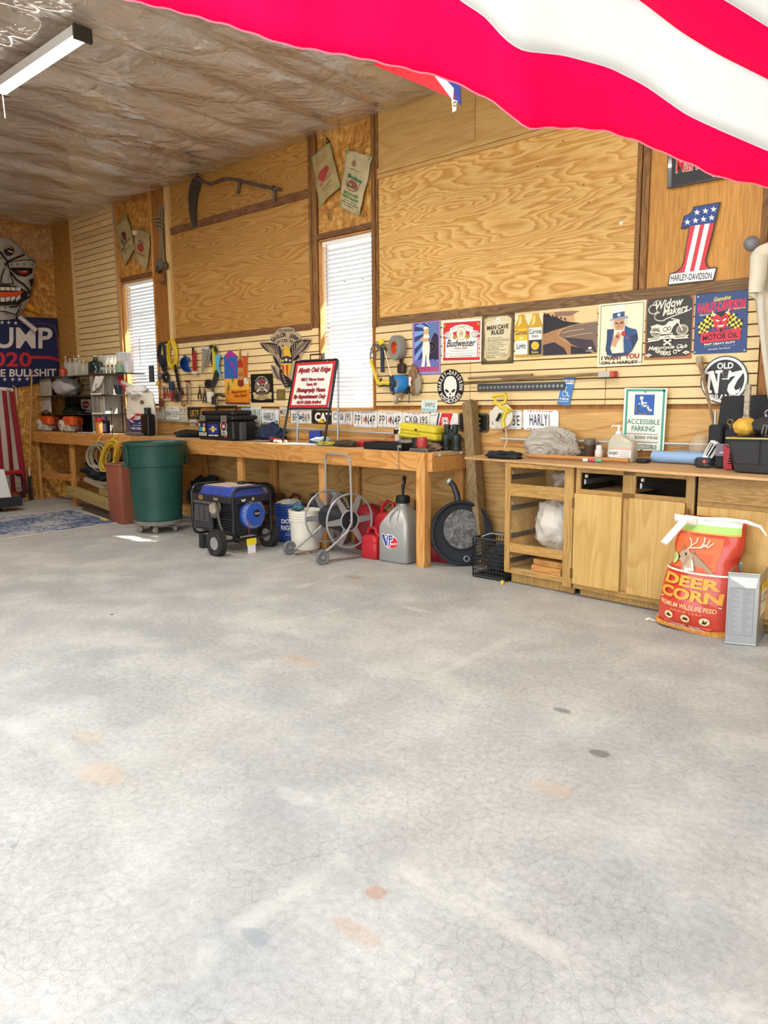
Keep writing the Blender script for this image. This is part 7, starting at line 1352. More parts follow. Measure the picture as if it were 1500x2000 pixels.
wd = hooked('sanding_disc', 'black disc shaped attachment hung by the window edge', 'disc', tw1(255, 700)); MB().lathe([(.02, 0), (.065, .0), (.07, .01), (.065, .022), (.02, .022)], tw1(255, 770, -.04), (0, -1, 0), 28).build('disc', M('17171a', .4), wd); MB().sphere(tw1(245, 765, -.065), (.012, .006, .012)).build('hub', M('b8b8b0', .4), wd)
gs = hooked('grey_ball', 'small grey ball hanging at the window edge', 'ball', tw1(140, 700)); MB().sphere(tw1(140, 750, -.06), .035).build('ball', M('5c5c60', .4), gs)
cs = MB().box(-4.02, -3.93, -.13, -.11, 1.66, 1.86).build('hang_brush', M('3c3e42', .6)); tag(cs, 'small dark grey hanging brush before the far window blind', 'brush'); p0 = onY(296, 730, -.12); cs.location = (p0.x + 3.975, 0, p0.z - 1.76); cs.rotation_euler = (0, 0, 0); MB().tube([(-3.975, -.12, 1.85), (-3.975, -.12, 2.2)], .003, 5).build('wire', HK, cs)
yf = thing('yellow_flower_clip', 'yellow clip hanging among wires at the window edge', 'clip', tw1(85, 890)); MB().sphere(tw1(80, 890, -.08), (.035, .015, .03), 10, 7).build('clip', M('e0a818', .4), yf); MB().tube([tw1(85, 700), tw1(120, 900), tw1(190, 1050), tw1(130, 1080), tw1(105, 1200)], .004, 5).build('wire', HK, yf)
# pliers and snips rows
def plier(label, x, ytop, ybot, col, op=12, y=-.06, nm='pliers'):
    o = hooked(nm, label, 'pliers', tw1(x, ytop, y)); ym = ytop + (ybot - ytop) * .35; G = M(col, .45)
    MB().tube([tw1(x - 3, ytop, y), tw1(x, ym, y)], [.005, .012], 6).build('jaw', M('4a4846', .4, .8), o)
    for s_ in (-1, 1): MB().tube([tw1(x + s_ * 3, ym, y), tw1(x + s_ * op, ym + (ybot - ym) * .5, y), tw1(x + s_ * op * 1.1, ybot, y)], .009, 6).build('handle', G, o)
for i, (x, yt_, yb_, col, d) in enumerate(((210, 960, 1190, '7a2a28', 'first'), (265, 990, 1150, 'a43a30', 'second'), (320, 1000, 1180, 'b04a40', 'third'), (365, 930, 1240, '8f3030', 'fourth'), (405, 1000, 1210, '5a2a28', 'fifth'), (455, 1000, 1255, '22262c', 'sixth'), (495, 1010, 1240, '2a2a30', 'seventh'), (525, 1000, 1180, '7a3a34', 'eighth'), (560, 990, 1120, '26262a', 'ninth'))):
    plier('%s pair of pliers from the far window on the left tool rack' % d, x, yt_, yb_, col, 14)
plier('dark pliers alone left of the grease gun', 900, 940, 1200, '2b2426', 26); plier('open snips right of the lone dark pliers', 1000, 990, 1270, '2a2a2c', 26)
o = hooked('blue_pouch', 'dark blue rubber grip tool above the row of pliers', 'tool', tw1(320, 850)); MB().rbox(tw1(285, 0).x, tw1(355, 0).x, -.09, -.05, tw1(0, 1030).z, tw1(0, 870).z, .012).build('grip', M('22345c', .5), o)
o = hooked('staple_tool', 'small dark red hand tool with a hanging chain', 'tool', tw1(640, 850)); MB().box(tw1(590, 0).x, tw1(660, 0).x, -.07, -.05, tw1(0, 900).z, tw1(0, 860).z).build('body', M('5a2a26', .5), o); MB().tube([tw1(690, 900), tw1(705, 1270), tw1(690, 1300)], .008, 6).build('cane', M('b8a888', .5), o)
for k in range(7): MB().ring(tw1(655 + (k % 2) * 12, 930 + 55 * k), (1, .4, 0) if k % 2 else (0, 1, 0), .018, .005, 12, 5).build('link', M('6c5c50', .5, .5), o)
o = hooked('brass_ring', 'round brass ring hanging below the slats', 'ring', tw1(580, 1240)); MB().ring(tw1(580, 1290), (0, 1, 0), .026, .008).build('ring', M('a8762c', .4, .5), o)
o = hooked('wooden_mallet', 'brown curved handle sticking out before the window sill', 'handle', tw1(60, 1290, -.08)); MB().tube([tw1(-10, 1280, -.08), tw1(50, 1310, -.08), tw1(170, 1300, -.08), tw1(190, 1230, -.08)], [.016, .018, .022, .02], 8).build('handle', M('6a3c2a', .5), o)
for x, yb_ in ((120, 1290), (165, 1280)): MB().tube([tw1(x, 1180, -.08), tw1(x, yb_, -.08)], .014, 8).build('prong', M('7a4a3c', .5), o)
jg = thing('gas_torch', 'black and silver torch standing behind the tool box lid', 'torch', tw1(1200, 1300, -.1)); MB().tube([tw1(1190, 1300, -.1), tw1(1195, 1140, -.1)], .035, 12).build('cylinder', M('1d1e20', .4), jg); MB().tube([tw1(1195, 1140, -.1), tw1(1260, 1100, -.1), tw1(1380, 1140, -.1)], .016, 8).build('head', M('2d2e30', .4), jg); MB().tube([tw1(1235, 1290, -.12), tw1(1235, 1160, -.12)], .012, 8).build('canister', STEEL, jg)
o = MB().lathe([(.04, 0), (.045, .005), (.045, .11), (.04, .12)], tw1(1120, 1260, -.08), n=20).build('mug', M('d8d2c0', .5)); tag(o, 'cream mug marked T behind the tool box', 'mug'); A = Art(tw1(1095, 1160, -.128), tw1(1145, 1160, -.128), tw1(1095, 1250, -.128)); A.text('T', .3, .1, .7, .7, '5a5a50', .03); A.build(o, 'letter')
# second group beside the middle window
def t2(x, y, d=-.07): return WL(700 + x * .10667, 640 + y * .10667, d)
tp = hooked('duct_tape', 'big roll of grey duct tape with orange core hung beside the middle window', 'tape', t2(700, 240)); MB().lathe([(.055, 0), (.108, 0), (.11, .004), (.11, .06), (.108, .064), (.055, .064)], t2(760, 370, -.03), (-.35, -1, 0), 36, cap=False).build('roll', M('8e8b84', .5), tp); MB().lathe([(.055, .062), (.053, .0), (.0, .0)], t2(750, 370, -.03), (-.35, -1, 0), 28, cap=False).build('core', M('d85a20', .6), tp)
hb = hooked('tin_snips', 'dark brown tool hanging below the duct tape roll', 'tool', t2(755, 520)); MB().box(t2(732, 0).x, t2(778, 0).x, -.06, -.045, t2(0, 760).z, t2(0, 520).z).build('strap', M('3a221c', .5), hb); MB().rbox(t2(715, 0).x, t2(850, 0).x, -.09, -.04, t2(0, 870).z, t2(0, 700).z, .02).build('body', M('34201c', .5), hb)
hs_ = hooked('hack_saw', 'yellow and black hacksaw hung on its frame', 'saw', t2(470, 330)); MB().tube([t2(220, 580), t2(340, 960), t2(380, 1010)], [.014, .016, .018], 8).build('frame', M('dcc428', .4), hs_); MB().tube([t2(470, 400), t2(600, 890)], .005, 5).build('blade', M('d8d0b8', .4, .5), hs_); MB().tube([t2(385, 1030), t2(480, 1010), t2(590, 1020)], .022, 8).build('handle', M('dcc428', .4), hs_); MB().tube([t2(370, 1060), t2(480, 1050), t2(600, 1050)], .013, 8).build('handle_grip', BLK, hs_); MB().tube([t2(420, 930), t2(385, 1030)], .01, 6).build('guard', BLK, hs_)
gg = hooked('safety_glasses', 'tangle of safety glasses hanging over the blind edge', 'glasses', t2(350, 310)); LN = M('b8a890', .1, alpha=.4)
for (x, y, w_, h_) in ((300, 380, 55, 75), (270, 500, 55, 60)): MB().tube([t2(x + w_ * math.cos(t), y + h_ * math.sin(t), -.08) for t in [2 * PI * i / 16 for i in range(16)]], .005, 5, closed=True).build('lens_rim', M('5a4c44', .4), gg)
MB().tube([t2(215, 580), t2(230, 400), t2(270, 310), t2(340, 340), t2(360, 430)], .006, 6).build('temple', M('7a6c64', .4), gg); MB().sphere(t2(415, 270), (.035, .02, .03), 10, 7).build('yellow_tab', M('e6d01c', .4), gg); MB().tube([t2(350, 330), t2(400, 360), t2(440, 330), t2(490, 380)], .018, 8).build('clip_bundle', M('5e5650', .6), gg)
ns = hooked('nut_driver', 'dark blue flat bar tool hanging beside the yellow hacksaw', 'tool', t2(450, 390)); MB().box(t2(418, 0).x, t2(462, 0).x, -.085, -.06, t2(0, 840).z, t2(0, 400).z).build('bar', M('2c3c50', .4), ns)
bt_ = hooked('painters_tape', 'blue roll of painters tape below the dark brown tool', 'tape', t2(800, 950)); MB().lathe([(.05, 0), (.078, 0), (.08, .004), (.08, .09), (.078, .094), (.05, .094)], t2(860, 1030, -.03), (-.55, -1, 0), 32, cap=False).build('roll', M('2484cc', .45), bt_); MB().lathe([(.05, .09), (.048, .05), (.0, .05)], t2(860, 1030, -.03), (-.55, -1, 0), 24, cap=False).build('core', M('c8b8a4', .7), bt_)
dt = hooked('dark_tape', 'dark blue tape roll left of the painters tape', 'tape', t2(650, 930)); MB().lathe([(.03, 0), (.068, 0), (.07, .004), (.07, .04), (.03, .04)], t2(665, 1030, -.04), (-.8, -1, 0), 24, cap=False).build('roll', M('24405e', .5), dt); MB().tube([t2(600, 890), t2(600, 1030)], .018, 8).build('clamp', BLK, dt)
for i, (x0, y0, x1, y1, r, col, lb) in enumerate(((620, 1040, 635, 1230, .013, '5a342c', 'brown handled scraper hanging left of the blue tape'), (635, 1230, 640, 1415, .004, 'd8d0bc', 'thin pale rod below the brown scraper'), (760, 1170, 755, 1330, .011, 'c9c4b4', 'chrome shaft hanging under the blue tape'), (695, 1200, 700, 1400, .004, 'b8b0a0', 'thin grey wire rod under the blue tape'), (930, 1180, 925, 1390, .004, '4a4440', 'thin dark pick at the right of the blue tape'), (800, 1180, 680, 1380, .018, '9a8468', 'tan wooden wedge slanting under the blue tape'), (920, 1110, 870, 1200, .02, '1e1e22', 'black tool end below the blue tape'))):
    o = MB().tube([t2(x0, y0), t2(x1, y1)], r, 7).build('hand_tool', M(col, .5)); tag(o, lb, 'tool')
cl_ = crumple('chamois', 'brown leather scrap hung right of the blue tape', 'leather', t2(1010, 960, -.05), (.055, .025, .13), M('8a6848', .8, vary=.25, vscale=30), seed=81, amp=.25); crumple('knit_cap', 'grey brown rag corner hanging lower right of the leather scrap', 'rag', t2(1080, 1040, -.05), (.05, .02, .09), M('98907c', .9), seed=82, amp=.2)
o = MB().box(t2(945, 0).x, t2(990, 0).x, -.09, -.085, t2(0, 1090).z, t2(0, 940).z).build('price_card', M('e8e0dc', .6)); tag(o, 'small white card with red print beside the blue tape', 'card'); A = Art(t2(945, 940, -.091), t2(990, 940, -.091), t2(945, 1090, -.091)); A.rect(.2, .2, .8, .45, '7a2a34'); A.rect(.2, .55, .8, .65, '4a3a40'); A.build(o, 'print')
# pencil sketch marks on the lowest slats
# ---------------------------------------------------------------- sacks, scythe, rope and pulley
BUR = NT('burlap'); w1 = BUR.N('TexWave'); w1.inputs['Scale'].default_value = 90; w1.bands_direction = 'X'; w2 = BUR.N('TexWave'); w2.inputs['Scale'].default_value = 90; w2.bands_direction = 'Z'; BUR.L(BUR.pos, w1.inputs['Vector']); BUR.L(BUR.pos, w2.inputs['Vector'])
h_ = BUR.math('ADD', w1.outputs[1], w2.outputs[1]); bc_ = BUR.mix(BUR.rng(BUR.noise(BUR.pos, 7, 5), .3, .7), 'a08a5a', 'b8a474'); BUR.out(bc_, .9, BUR.bump(h_, .3, .003)); BURM = BUR.m
def sack(label, corners, art, seed, mat=None):
    a, b_, c_, d = [WL(u, v, -.03) for u, v in corners]   # TL TR BR BL
    fn = lambda u_, v_: a.lerp(b_, u_).lerp(d.lerp(c_, u_), v_) + V((0, -.014 - .018 * noise.noise(V((u_ * 3 + seed, v_ * 4, 0))) - .012 * math.sin(PI * u_), .012 * noise.noise(V((u_ * 4, seed, 0))) * (1 - v_)))
    o = MB().grid(fn, 18, 26).build('burlap_sack', mat or BURM, solid=.006, ang=180); tag(o, label, 'sack')
    A = Art((0, 0, 0), (1, 0, 0), (0, 0, -1.6), fn=lambda x, y, z: fn(x, y) + V((0, -.0045 - z, 0))); A.asp = .6; A.step = .0003; art(A)
    for x, y in ((.08, .05), (.92, .05), (.08, .95), (.92, .95)): A.ell(x, y, .035, c='5aa84a')
    A.build(o, 'printing')
Z4 = lambda x, y: (600 + x * .09333, 260 + y * .09333)
def art1(A):
    A.text('FANCY', .2, .22, .75, .3, 'b07a60', .02, 0, -.06); A.ell(.42, .5, .2, c='a83c40'); A.ell(.6, .47, .14, c='a83c40'); A.text('APPLES', .2, .64, .8, .7, 'a84a40', .02, 0, -.05); A.text('GROWN AND PACKED', .25, .76, .75, .79, '5f6a40', .01, 0, -.04); A.text('U.S.A.', .35, .82, .65, .85, '5f6a40', .01, 0, -.03)
def art2(A):
    A.ell(.4, .2, .09, c='8a6a50'); A.text('PREMIUM QUALITY', .25, .29, .75, .31, '4a4438', .01); A.text('Skyline', .2, .38, .85, .47, '2f6a5a', .05, .1, .03); A.arcline(.5, .5, .3, .15, 180, 360, .03, 'b0442c'); A.ell(.5, .54, .2, .06, '8a4a34'); A.text('PRODUCE', .28, .56, .76, .61, '3a5a3a', .03, 0, .01)
    A.text('RECLEANED', .16, .69, .84, .74, '3f7a3a', .03); A.text('PINTO BEANS', .12, .755, .88, .805, '3f7a3a', .03); A.text('NET WT. 100 LBS', .2, .83, .8, .85, '3a342a', .01); A.text('PACKED BY THE BEAN GROWERS', .1, .87, .9, .89, '3a342a', .01); A.text('NEW MEXICO', .3, .91, .7, .93, '3a342a', .01)
sack('tan burlap sack with a faded red apple above the middle window', [Z4(110, 520), Z4(490, 210), Z4(720, 1130), Z4(290, 1540)], art1, 1); sack('burlap PINTO BEANS sack tacked above the middle window', [Z4(850, 350), Z4(1390, 500), Z4(1110, 1750), Z4(690, 1530)], art2, 2, M('b8aa84', .9, vary=.12, vscale=9, bump=.2, bscale=200))
Z1 = lambda x, y: (x * .25333, 400 + y * .25333)
def art3(A): A.ell(.45, .42, .22, c='3a4438'); A.ell(.5, .5, .2, c='8a3a30'); A.text('PINTO BEANS', .15, .62, .85, .7, '3a3830', .02, 0, -.04); A.text('NET 100 LBS', .25, .76, .75, .8, '3a3830', .01)
def art4(A): A.ell(.5, .5, .22, c='9a4438'); A.text('ONIONS', .2, .66, .8, .73, '9a4a3c', .02); A.text('GROWERS', .28, .3, .72, .35, '7a5a48', .01)
sack('burlap sack with a dark green crest hung high above the far window', [Z1(895, 190), Z1(985, 70), Z1(1048, 345), Z1(970, 475)], art3, 3); sack('burlap sack with a red crest above the far window beside the post', [Z1(1045, 175), Z1(1168, 222), Z1(1145, 497), Z1(1045, 430)], art4, 4)
o, A = sheet('paper_tag', 'small white paper tag between the two far sacks', 'tag', Z1(1018, 198), Z1(1058, 203), Z1(1020, 230), 'e0dccc', y=-.05)
# strand board mill print
for (a, b_, c_, txt) in ((Z4(330, 30), Z4(360, 30), Z4(330, 290), None), (Z4(440, 1590), Z4(520, 1600), Z4(430, 1800), None)):
    A = Art(WL(*a, -.0125), WL(*b_, -.0125), WL(*c_, -.0125)); k = A._m('3a2a1a'); vs, fs, x0, x1, lo, hi = text_mesh('OSB EXPOSURE 1 7/16', .01)
    A.mb.add([A.p((y - lo) / (hi - lo), 1 - (x - x0) / (x1 - x0)) for x, y in vs], fs, k); A.build(wall_back, 'mill_stamp')
A = Art(WL(*Z4(385, 40), -.0125), WL(*Z4(490, 40), -.0125), WL(*Z4(385, 290), -.0125)); A.poly([(.05, .0), (.98, .6), (.05, .98)], '2e2018'); A.ell(.3, .5, .14, c='b08840'); A.build(wall_back, 'mill_stamp')
# knot plugs and stamps on plywood
for u, v, r in ((457, 333, .016), (525, 328, .018), (550, 331, .018), (545, 287, .013), (388, 419, .012), (456, 363, .012)): c_ = WL(u, v, -.0125); MB().ring(c_, (0, 1, 0), r, .0022, 20, 4).build('knot_plug', M('8a5a28', .7), wall_back)
for u, v in ((372, 472), (382, 472), (569, 412), (576, 556), (390, 597), (380, 596), (1050, 325), (1140, 360), (1150, 395), (765, 545), (925, 398), (1100, 275)): c_ = WL(u, v, -.0125); MB().lathe([(.006, 0), (.004, .001)], c_, (0, -1, 0), 8).build('knot', M('4a2f18', .8), wall_back)
o = bx('outlet_sticker', M('e0dac8', .6), None, WL(1224, 0).x, WL(1231, 0).x, -.0145, -.0125, WL(1228, 436).z, WL(1228, 429).z); tag(o, 'tiny white sticker on the bold grained plywood', 'sticker')
# scythe
K = lambda x, y, d=-.05: WL(330 + x * .38, 183 + y * .38, d)
sc_ = thing('scythe', 'old dark scythe hung high on the plywood above the tool rack', 'scythe', K(340, 450)); IR = M('4a423e', .6, .4, vary=.2, vscale=30); OLDW = M('5c4c40', .7, vary=.25, vscale=20)
MB().tube([K(150, 435), K(175, 455), K(215, 465), K(250, 450), K(290, 437), K(340, 442), K(420, 462), K(500, 480), K(575, 492)], [.016, .017, .017, .017, .017, .017, .018, .018, .015], 10).build('snath', OLDW, sc_)
bl_ = [(118, 440), (150, 432), (160, 470), (140, 540), (135, 610), (138, 685), (120, 680), (104, 620), (98, 540), (104, 480)]; MB().prism([K(*p, -.045) for p in bl_], (0, .008, 0)).build('blade', IR, sc_)
MB().tube([K(365, 452), K(352, 515)], .016, 8).build('nib_grip', OLDW, sc_); MB().tube([K(543, 488), K(541, 556)], .016, 8).build('nib_grip', OLDW, sc_); MB().ring(K(150, 436), (1, 0, .2), .022, .007).build('ferrule', IR, sc_); MB().ring(K(540, 488), (1, 0, -.2), .022, .006).build('ferrule', IR, sc_)
# rope and pulley block on the post
rb = thing('rope_and_pulley', 'block and tackle with rope loops hanging on the brown post', 'pulley', WL(*Z1(1240, 20), -.08)); RO = M('8a7458', .9, vary=.2, vscale=40); 
for dx, wob in ((-14, 3), (-4, -4), (6, 5), (16, -3)): MB().tube([WL(*Z1(1238 + dx, 5), -.07), WL(*Z1(1236 + dx + wob, 120), -.075), WL(*Z1(1240 + dx * .7, 250), -.07), WL(*Z1(1250 + dx * 1.2, 440), -.075)], .009, 6).build('rope', RO, rb)
for k in range(4): MB().ring(WL(*Z1(1232, 110 + k * 26), -.08), (.1 * (k - 1), .25, 1), .055 - .004 * k, .011, 18, 6).build('rope_wrap', RO, rb)
MB().lathe([(.02, 0), (.07, .0), (.075, .012), (.06, .025), (.06, .035), (.075, .048), (.07, .06), (.02, .06)], WL(*Z1(1255, 462), -.04), (0, -1, 0), 24).build('sheave', M('6e6458', .6, .3), rb); MB().sphere(WL(*Z1(1222, 500), -.09), (.035, .03, .045)).build('block', M('2c2826', .5), rb); MB().sphere(WL(*Z1(1285, 470), -.08), (.02, .02, .05)).build('cheek', M('4a4238', .6), rb)
MB().tube([WL(*Z1(1262, 520), -.08), WL(*Z1(1268, 570), -.08), WL(*Z1(1262, 610), -.08), WL(*Z1(1240, 600), -.08), WL(*Z1(1236, 585), -.08)], [.012, .012, .011, .009, .004], 8).build('hook', M('5a4c44', .5, .5), rb)
# ---------------------------------------------------------------- far left corner: shelf, bottles, saws, bags
sh = thing('glass_shelf_unit', 'grey panelled display shelf with dark glass shelves in the far corner', 'shelf', (-5.2, -.25, BT(-5))); SP = M('8f8a80', .6, vary=.1); DG = M('1c1f20', .2, coat=.5, name='dark_glass'); PNL = M('b3ada0', .6, vary=.12, vscale=7, name='grey_shelf_panel')
C2 = lambda u, v, y=-.3: onY(100 + u * .14667, 680 + v * .14667, y)
z1, z2, z3 = C2(300, 378).z, C2(300, 635).z, C2(550, 880).z
xl, xr = -6.3, -4.1; zb = BT(-5.2)
bx('glass_shelf', DG, sh, xl, -4.0, -.42, -.05, z1 - .008, z1 + .004); bx('glass_shelf', DG, sh, xl, -4.45, -.42, -.05, z2 - .008, z2 + .004); bx('glass_shelf', DG, sh, xl, -4.5, -.42, -.05, z3 - .006, z3 + .004)
x5 = C2(520, 500, -.42).x
for zl, zh in ((z2 + .006, z1 - .01), (z3 + .006, z2 - .01), (zb, z3 - .008)):
    bx('divider', SP, sh, x5, x5 + .03, -.42, -.06, zl, zh); bx('divider', SP, sh, x5 + .09, x5 + .12, -.40, -.06, zl, zh); bx('face_panel', PNL, sh, x5 + .14, -4.5, -.37, -.35, zl + .004, zh - .006); bx('face_strip', M('e6e2d8', .5), sh, x5, -4.45, -.425, -.415, zl - .004, zl + .018)
bx('face_panel', PNL, sh, xl + .0, xl + .32, -.37, -.35, z2 + .01, z1 - .012); bx('face_panel', PNL, sh, xl, xl + .28, -.37, -.35, z3 + .02, z2 - .012)
bx('back_panel', M('2a2c2c', .7), sh, -6.2, x5 - .02, -.06, -.045, zb, z2 - .02)
GLS = M('d8dcd4', .08, alpha=.38, spec=.8, name='clear_bottle_glass'); GRN = M('0f2c26', .12, coat=.5, name='dark_green_glass')
def bottle(label, u, top, bot, w, mat, kind='bottle', y=-.25, cap='d8d8d4', group='bottles on the top glass shelf'):
    p = C2(u, bot, y); h = C2(u, top, y).z - z1 - .006; r = (C2(u + w / 2, bot, y) - C2(u - w / 2, bot, y)).length / 2; o = thing(kind, label, 'bottle' if kind != 'wine_glass' else 'glass', (p.x, y, z1 + .006), 0, group)
    if kind == 'wine_glass': MB().lathe([(r * .8, 0), (r * .8, .004), (.006, .01), (.006, h * .45), (r * .7, h * .6), (r * .9, h * .8), (r * .75, h)], n=14, cap=False).build('glass', mat, o, world=False); return
    MB().lathe([(r * .9, 0), (r, h * .03), (r, h * .55), (r * .9, h * .62), (r * .3, h * .75), (r * .28, h * .93)], n=14).build('bottle_body', mat, o, world=False)
    MB().lathe([(r * .33, h * .92), (r * .33, h), (r * .1, h * 1.005)], n=10).build('stopper', M(cap, .4), o, world=False)
names = ['first', 'second', 'third', 'fourth', 'fifth', 'sixth', 'seventh', 'eighth']
for i, (u, top, bot, w, cap) in enumerate(((205, 100, 370, 36, 'b8a07a'), (262, 105, 370, 44, '6a2a2a'), (318, 100, 370, 44, '8a8278'), (345, 130, 370, 34, 'e8e4dc'), (382, 92, 370, 40, 'f0f0ec'), (440, 150, 365, 40, 'c9b898'), (490, 170, 360, 38, '9a8a6a'), (530, 165, 360, 40, 'b89a60'))):
    bottle('%s clear bottle from the flag on the top glass shelf' % names[i], u, top, bot, w, GLS, cap=cap, y=-.22 - .05 * (i % 2))
bottle('round dark green bottle in the middle of the top glass shelf', 600, 95, 330, 100, GRN, y=-.3, cap='c8c0a8'); bottle('small orange labelled bottle beside the blue flag', 160, 220, 350, 50, M('b04828', .3), cap='7a4a30', y=-.3)
for i, u in enumerate((680, 735, 790, 845, 885)): bottle('%s thin stemmed glass right of the green bottle' % names[i], u, 90 + 6 * (i % 2), 345, 46, GLS, 'wine_glass', y=-.2, group='stemmed glasses on the top glass shelf')
for i, u in enumerate((700, 765, 825)): bottle('%s short glass in the front row right of the green bottle' % names[i], u, 255, 350, 44, GLS, 'wine_glass', y=-.36, group='short glasses on the top glass shelf')
st_ = thing('stacked_white_tubs', 'stack of clear and white plastic tubs at the window end of the top shelf', 'tubs', (C2(960, 345).x, -.25, z1 + .006)); WT = M('dfe4e8', .2, alpha=.75, name='cloudy_tub')
for u0, u1, t_, b_ in ((905, 970, 55, 180), (960, 1040, 175, 345), (905, 960, 180, 345), (965, 1010, 60, 175)): a, c_ = C2(u0, t_, -.25), C2(u1, b_, -.25); MB().rbox(a.x, c_.x, -.3, -.18, max(c_.z, z1 + .006), a.z, .012).build('tub', WT, st_)
p = C2(925, 345, -.34); o = MB().rbox(p.x - .05, p.x + .05, -.38, -.33, z1 + .006, z1 + .12, .015).build('toy', M('8fb89a', .5)); tag(o, 'small green and orange box before the plastic tubs', 'box'); MB().sphere((p.x, -.36, z1 + .12), (.04, .02, .03)).build('orange_top', M('e08a3c', .5), o)
p = C2(560, 350, -.4); o = MB().rbox(p.x - .12, p.x + .12, -.41, -.35, z1 + .005, z1 + .02, .01).build('red_strip', M('a82a2c', .4)); tag(o, 'flat red object lying on the top glass shelf edge', 'strip')
# bag on the middle shelf
pb = C2(170, 560, -.28); gb_ = crumple('grocery_bag', 'grey knotted grocery bag on the middle glass shelf', 'bag', (pb.x, -.24, z2 + .14), (.27, .15, .15), M('b4b2b2', .35, bump=.5, bscale=22, name='grey_film'), seed=91, floor=z2 + .006, amp=.16)
MB().tube([(pb.x - .02, -.26, z2 + .26), (pb.x - .05, -.26, z2 + .36), (pb.x - .03, -.26, z2 + .4)], [.03, .02, .008], 6).build('knot', M('d8d8d8', .4), gb_)
# towels / white drape, cup, cans on the upper right section
p = C2(640, 600, -.42); dr_ = MB().grid(lambda a, b_: (C2(600 + 130 * a - 60 * b_, 375 + 230 * b_ * (1 - .45 * a), -.39).x, -.40 - .012 * math.sin(a * 14), C2(600, 375 + 230 * b_ * (1 - .45 * a), -.39).z), 18, 8).build('white_cloth', M('e6e2d4', .8), solid=.004); tag(dr_, 'white cloth draped over the shelf panel', 'cloth')
fg = thing('figurine_pair', 'pair of thin metal figures on the middle glass shelf', 'figurine', (C2(800, 600, -.38).x, -.38, z2 + .005))
for du in (-25, 15): q = C2(800 + du, 600, -.38); MB().tube([(q.x - .02, -.38, z2 + .006), (q.x, -.38, z2 + .12), (q.x - .03, -.38, z2 + .22)], [.008, .016, .006], 7).build('figure', M('7a7064', .4, .5), fg); MB().tube([(q.x + .02, -.38, z2 + .006), (q.x, -.38, z2 + .12), (q.x + .03, -.38, z2 + .2)], [.008, .012, .005], 7).build('limb', M('7a7064', .4, .5), fg)
q = C2(895, 595, -.40); o = MB().lathe([(.038, 0), (.05, .1), (.05, .11), (.045, .11)], (q.x, -.40, z2 + .006), n=18).build('navy_cup', M('22283c', .4)); tag(o, 'small navy cup on the middle glass shelf', 'cup')
pr2 = thing('red_cylinders', 'leaning red and white tubes at the window end of the shelf', 'tubes', (C2(950, 560).x, -.3, z2)); MB().tube([C2(915, 385, -.3), C2(940, 460, -.3)], .035, 10).build('tube', M('c02c38', .4), pr2); MB().tube([C2(940, 480, -.3), C2(1030, 580, -.3)], .03, 10).build('tube', M('c8505a', .5), pr2); MB().tube([C2(950, 450, -.3), C2(1100, 530, -.3)], .025, 10).build('tube', M('d8cdb8', .6), pr2); MB().tube([C2(1020, 580, -.3), C2(1100, 565, -.3)], .02, 10).build('tube', M('d8cdb8', .6), pr2)
q = C2(460, 850, -.3); o, A = sheet('label_card', 'white card with a red crest below the middle glass shelf', 'card', (100 + 395 * .14667, 680 + 680 * .14667), (100 + 525 * .14667, 680 + 680 * .14667), (100 + 400 * .14667, 680 + 855 * .14667), 'dcdad4', hit_=lambda u, v: onY(u, v, -.1)); A.ell(.5, .4, .38, .28, '9a2430'); A.rect(.16, .38, .84, .45, 'e0c8c4'); A.rect(.15, .76, .55, .9, '2c3c6c'); A.rect(.65, .78, .88, .9, '6a6a70'); A.build(o, 'printing')
# chain saws
def saw(label, u, v, s_=1.):
    p = onY(u, v, -.36); o = thing('chain_saw', label, 'chain saw', (p.x, -.36, BT(p.x))); O_ = M('d8561c', .4, name='saw_orange'); G_ = M('b4b0a4', .5)
    B = lambda x0, x1, z0, z1, y0=-.1, y1=.1, r=.02: MB().rbox(x0, x1, y0, y1, z0, z1, r)
    B(-.16, .10, .003, .11).build('engine_case', G_, o, world=False); B(-.10, .17, .08, .21, -.105, .09, .04).build('top_cover', O_, o, world=False); MB().lathe([(.0, .0), (.07, .0), (.075, .02), (.06, .03), (.0, .03)], (-.09, -.1, .09), (0, -1, 0), 22).build('starter_cover', M('ccc8bc', .5), o, world=False); MB().lathe([(.0, 0), (.02, .001)], (-.09, -.132, .09), (0, -1, 0), 14).build('starter_badge', M('9a3a34', .5), o, world=False)
    MB().tube([(-.2, .0, .03), (-.24, .0, .15), (-.2, .0, .26), (-.05, 0, .29), (.05, 0, .25)], .016, 8).build('front_handle', M('1c2a22', .5), o, world=False); MB().tube([(.15, 0, .16), (.22, 0, .08), (.2, 0, .02), (.1, 0, .02)], .02, 8).build('rear_handle', M('5a2420', .5), o, world=False)
    m_ = MB()
    for k in range(4): m_.box(-.02 + .03 * k, -.005 + .03 * k, -.104, -.09, .1, .16)
    m_.build('vents', BLK, o, world=False); MB().box(.06, .075, -.109, -.1, .14, .155).build('screw', BLK, o, world=False)
saw('orange and white chain saw standing right on the far bench end', 142, 838); saw('orange chain saw nearest the flag on the far bench end', 98, 838)
o = crumple('dark_case', 'dark green carrying case behind the chain saws', 'case', (-5.75, -.16, BT(-5.7) + .2), (.3, .08, .17), M('1a241e', .6), seed=95, amp=.12, floor=BT(-5.7) + .001)
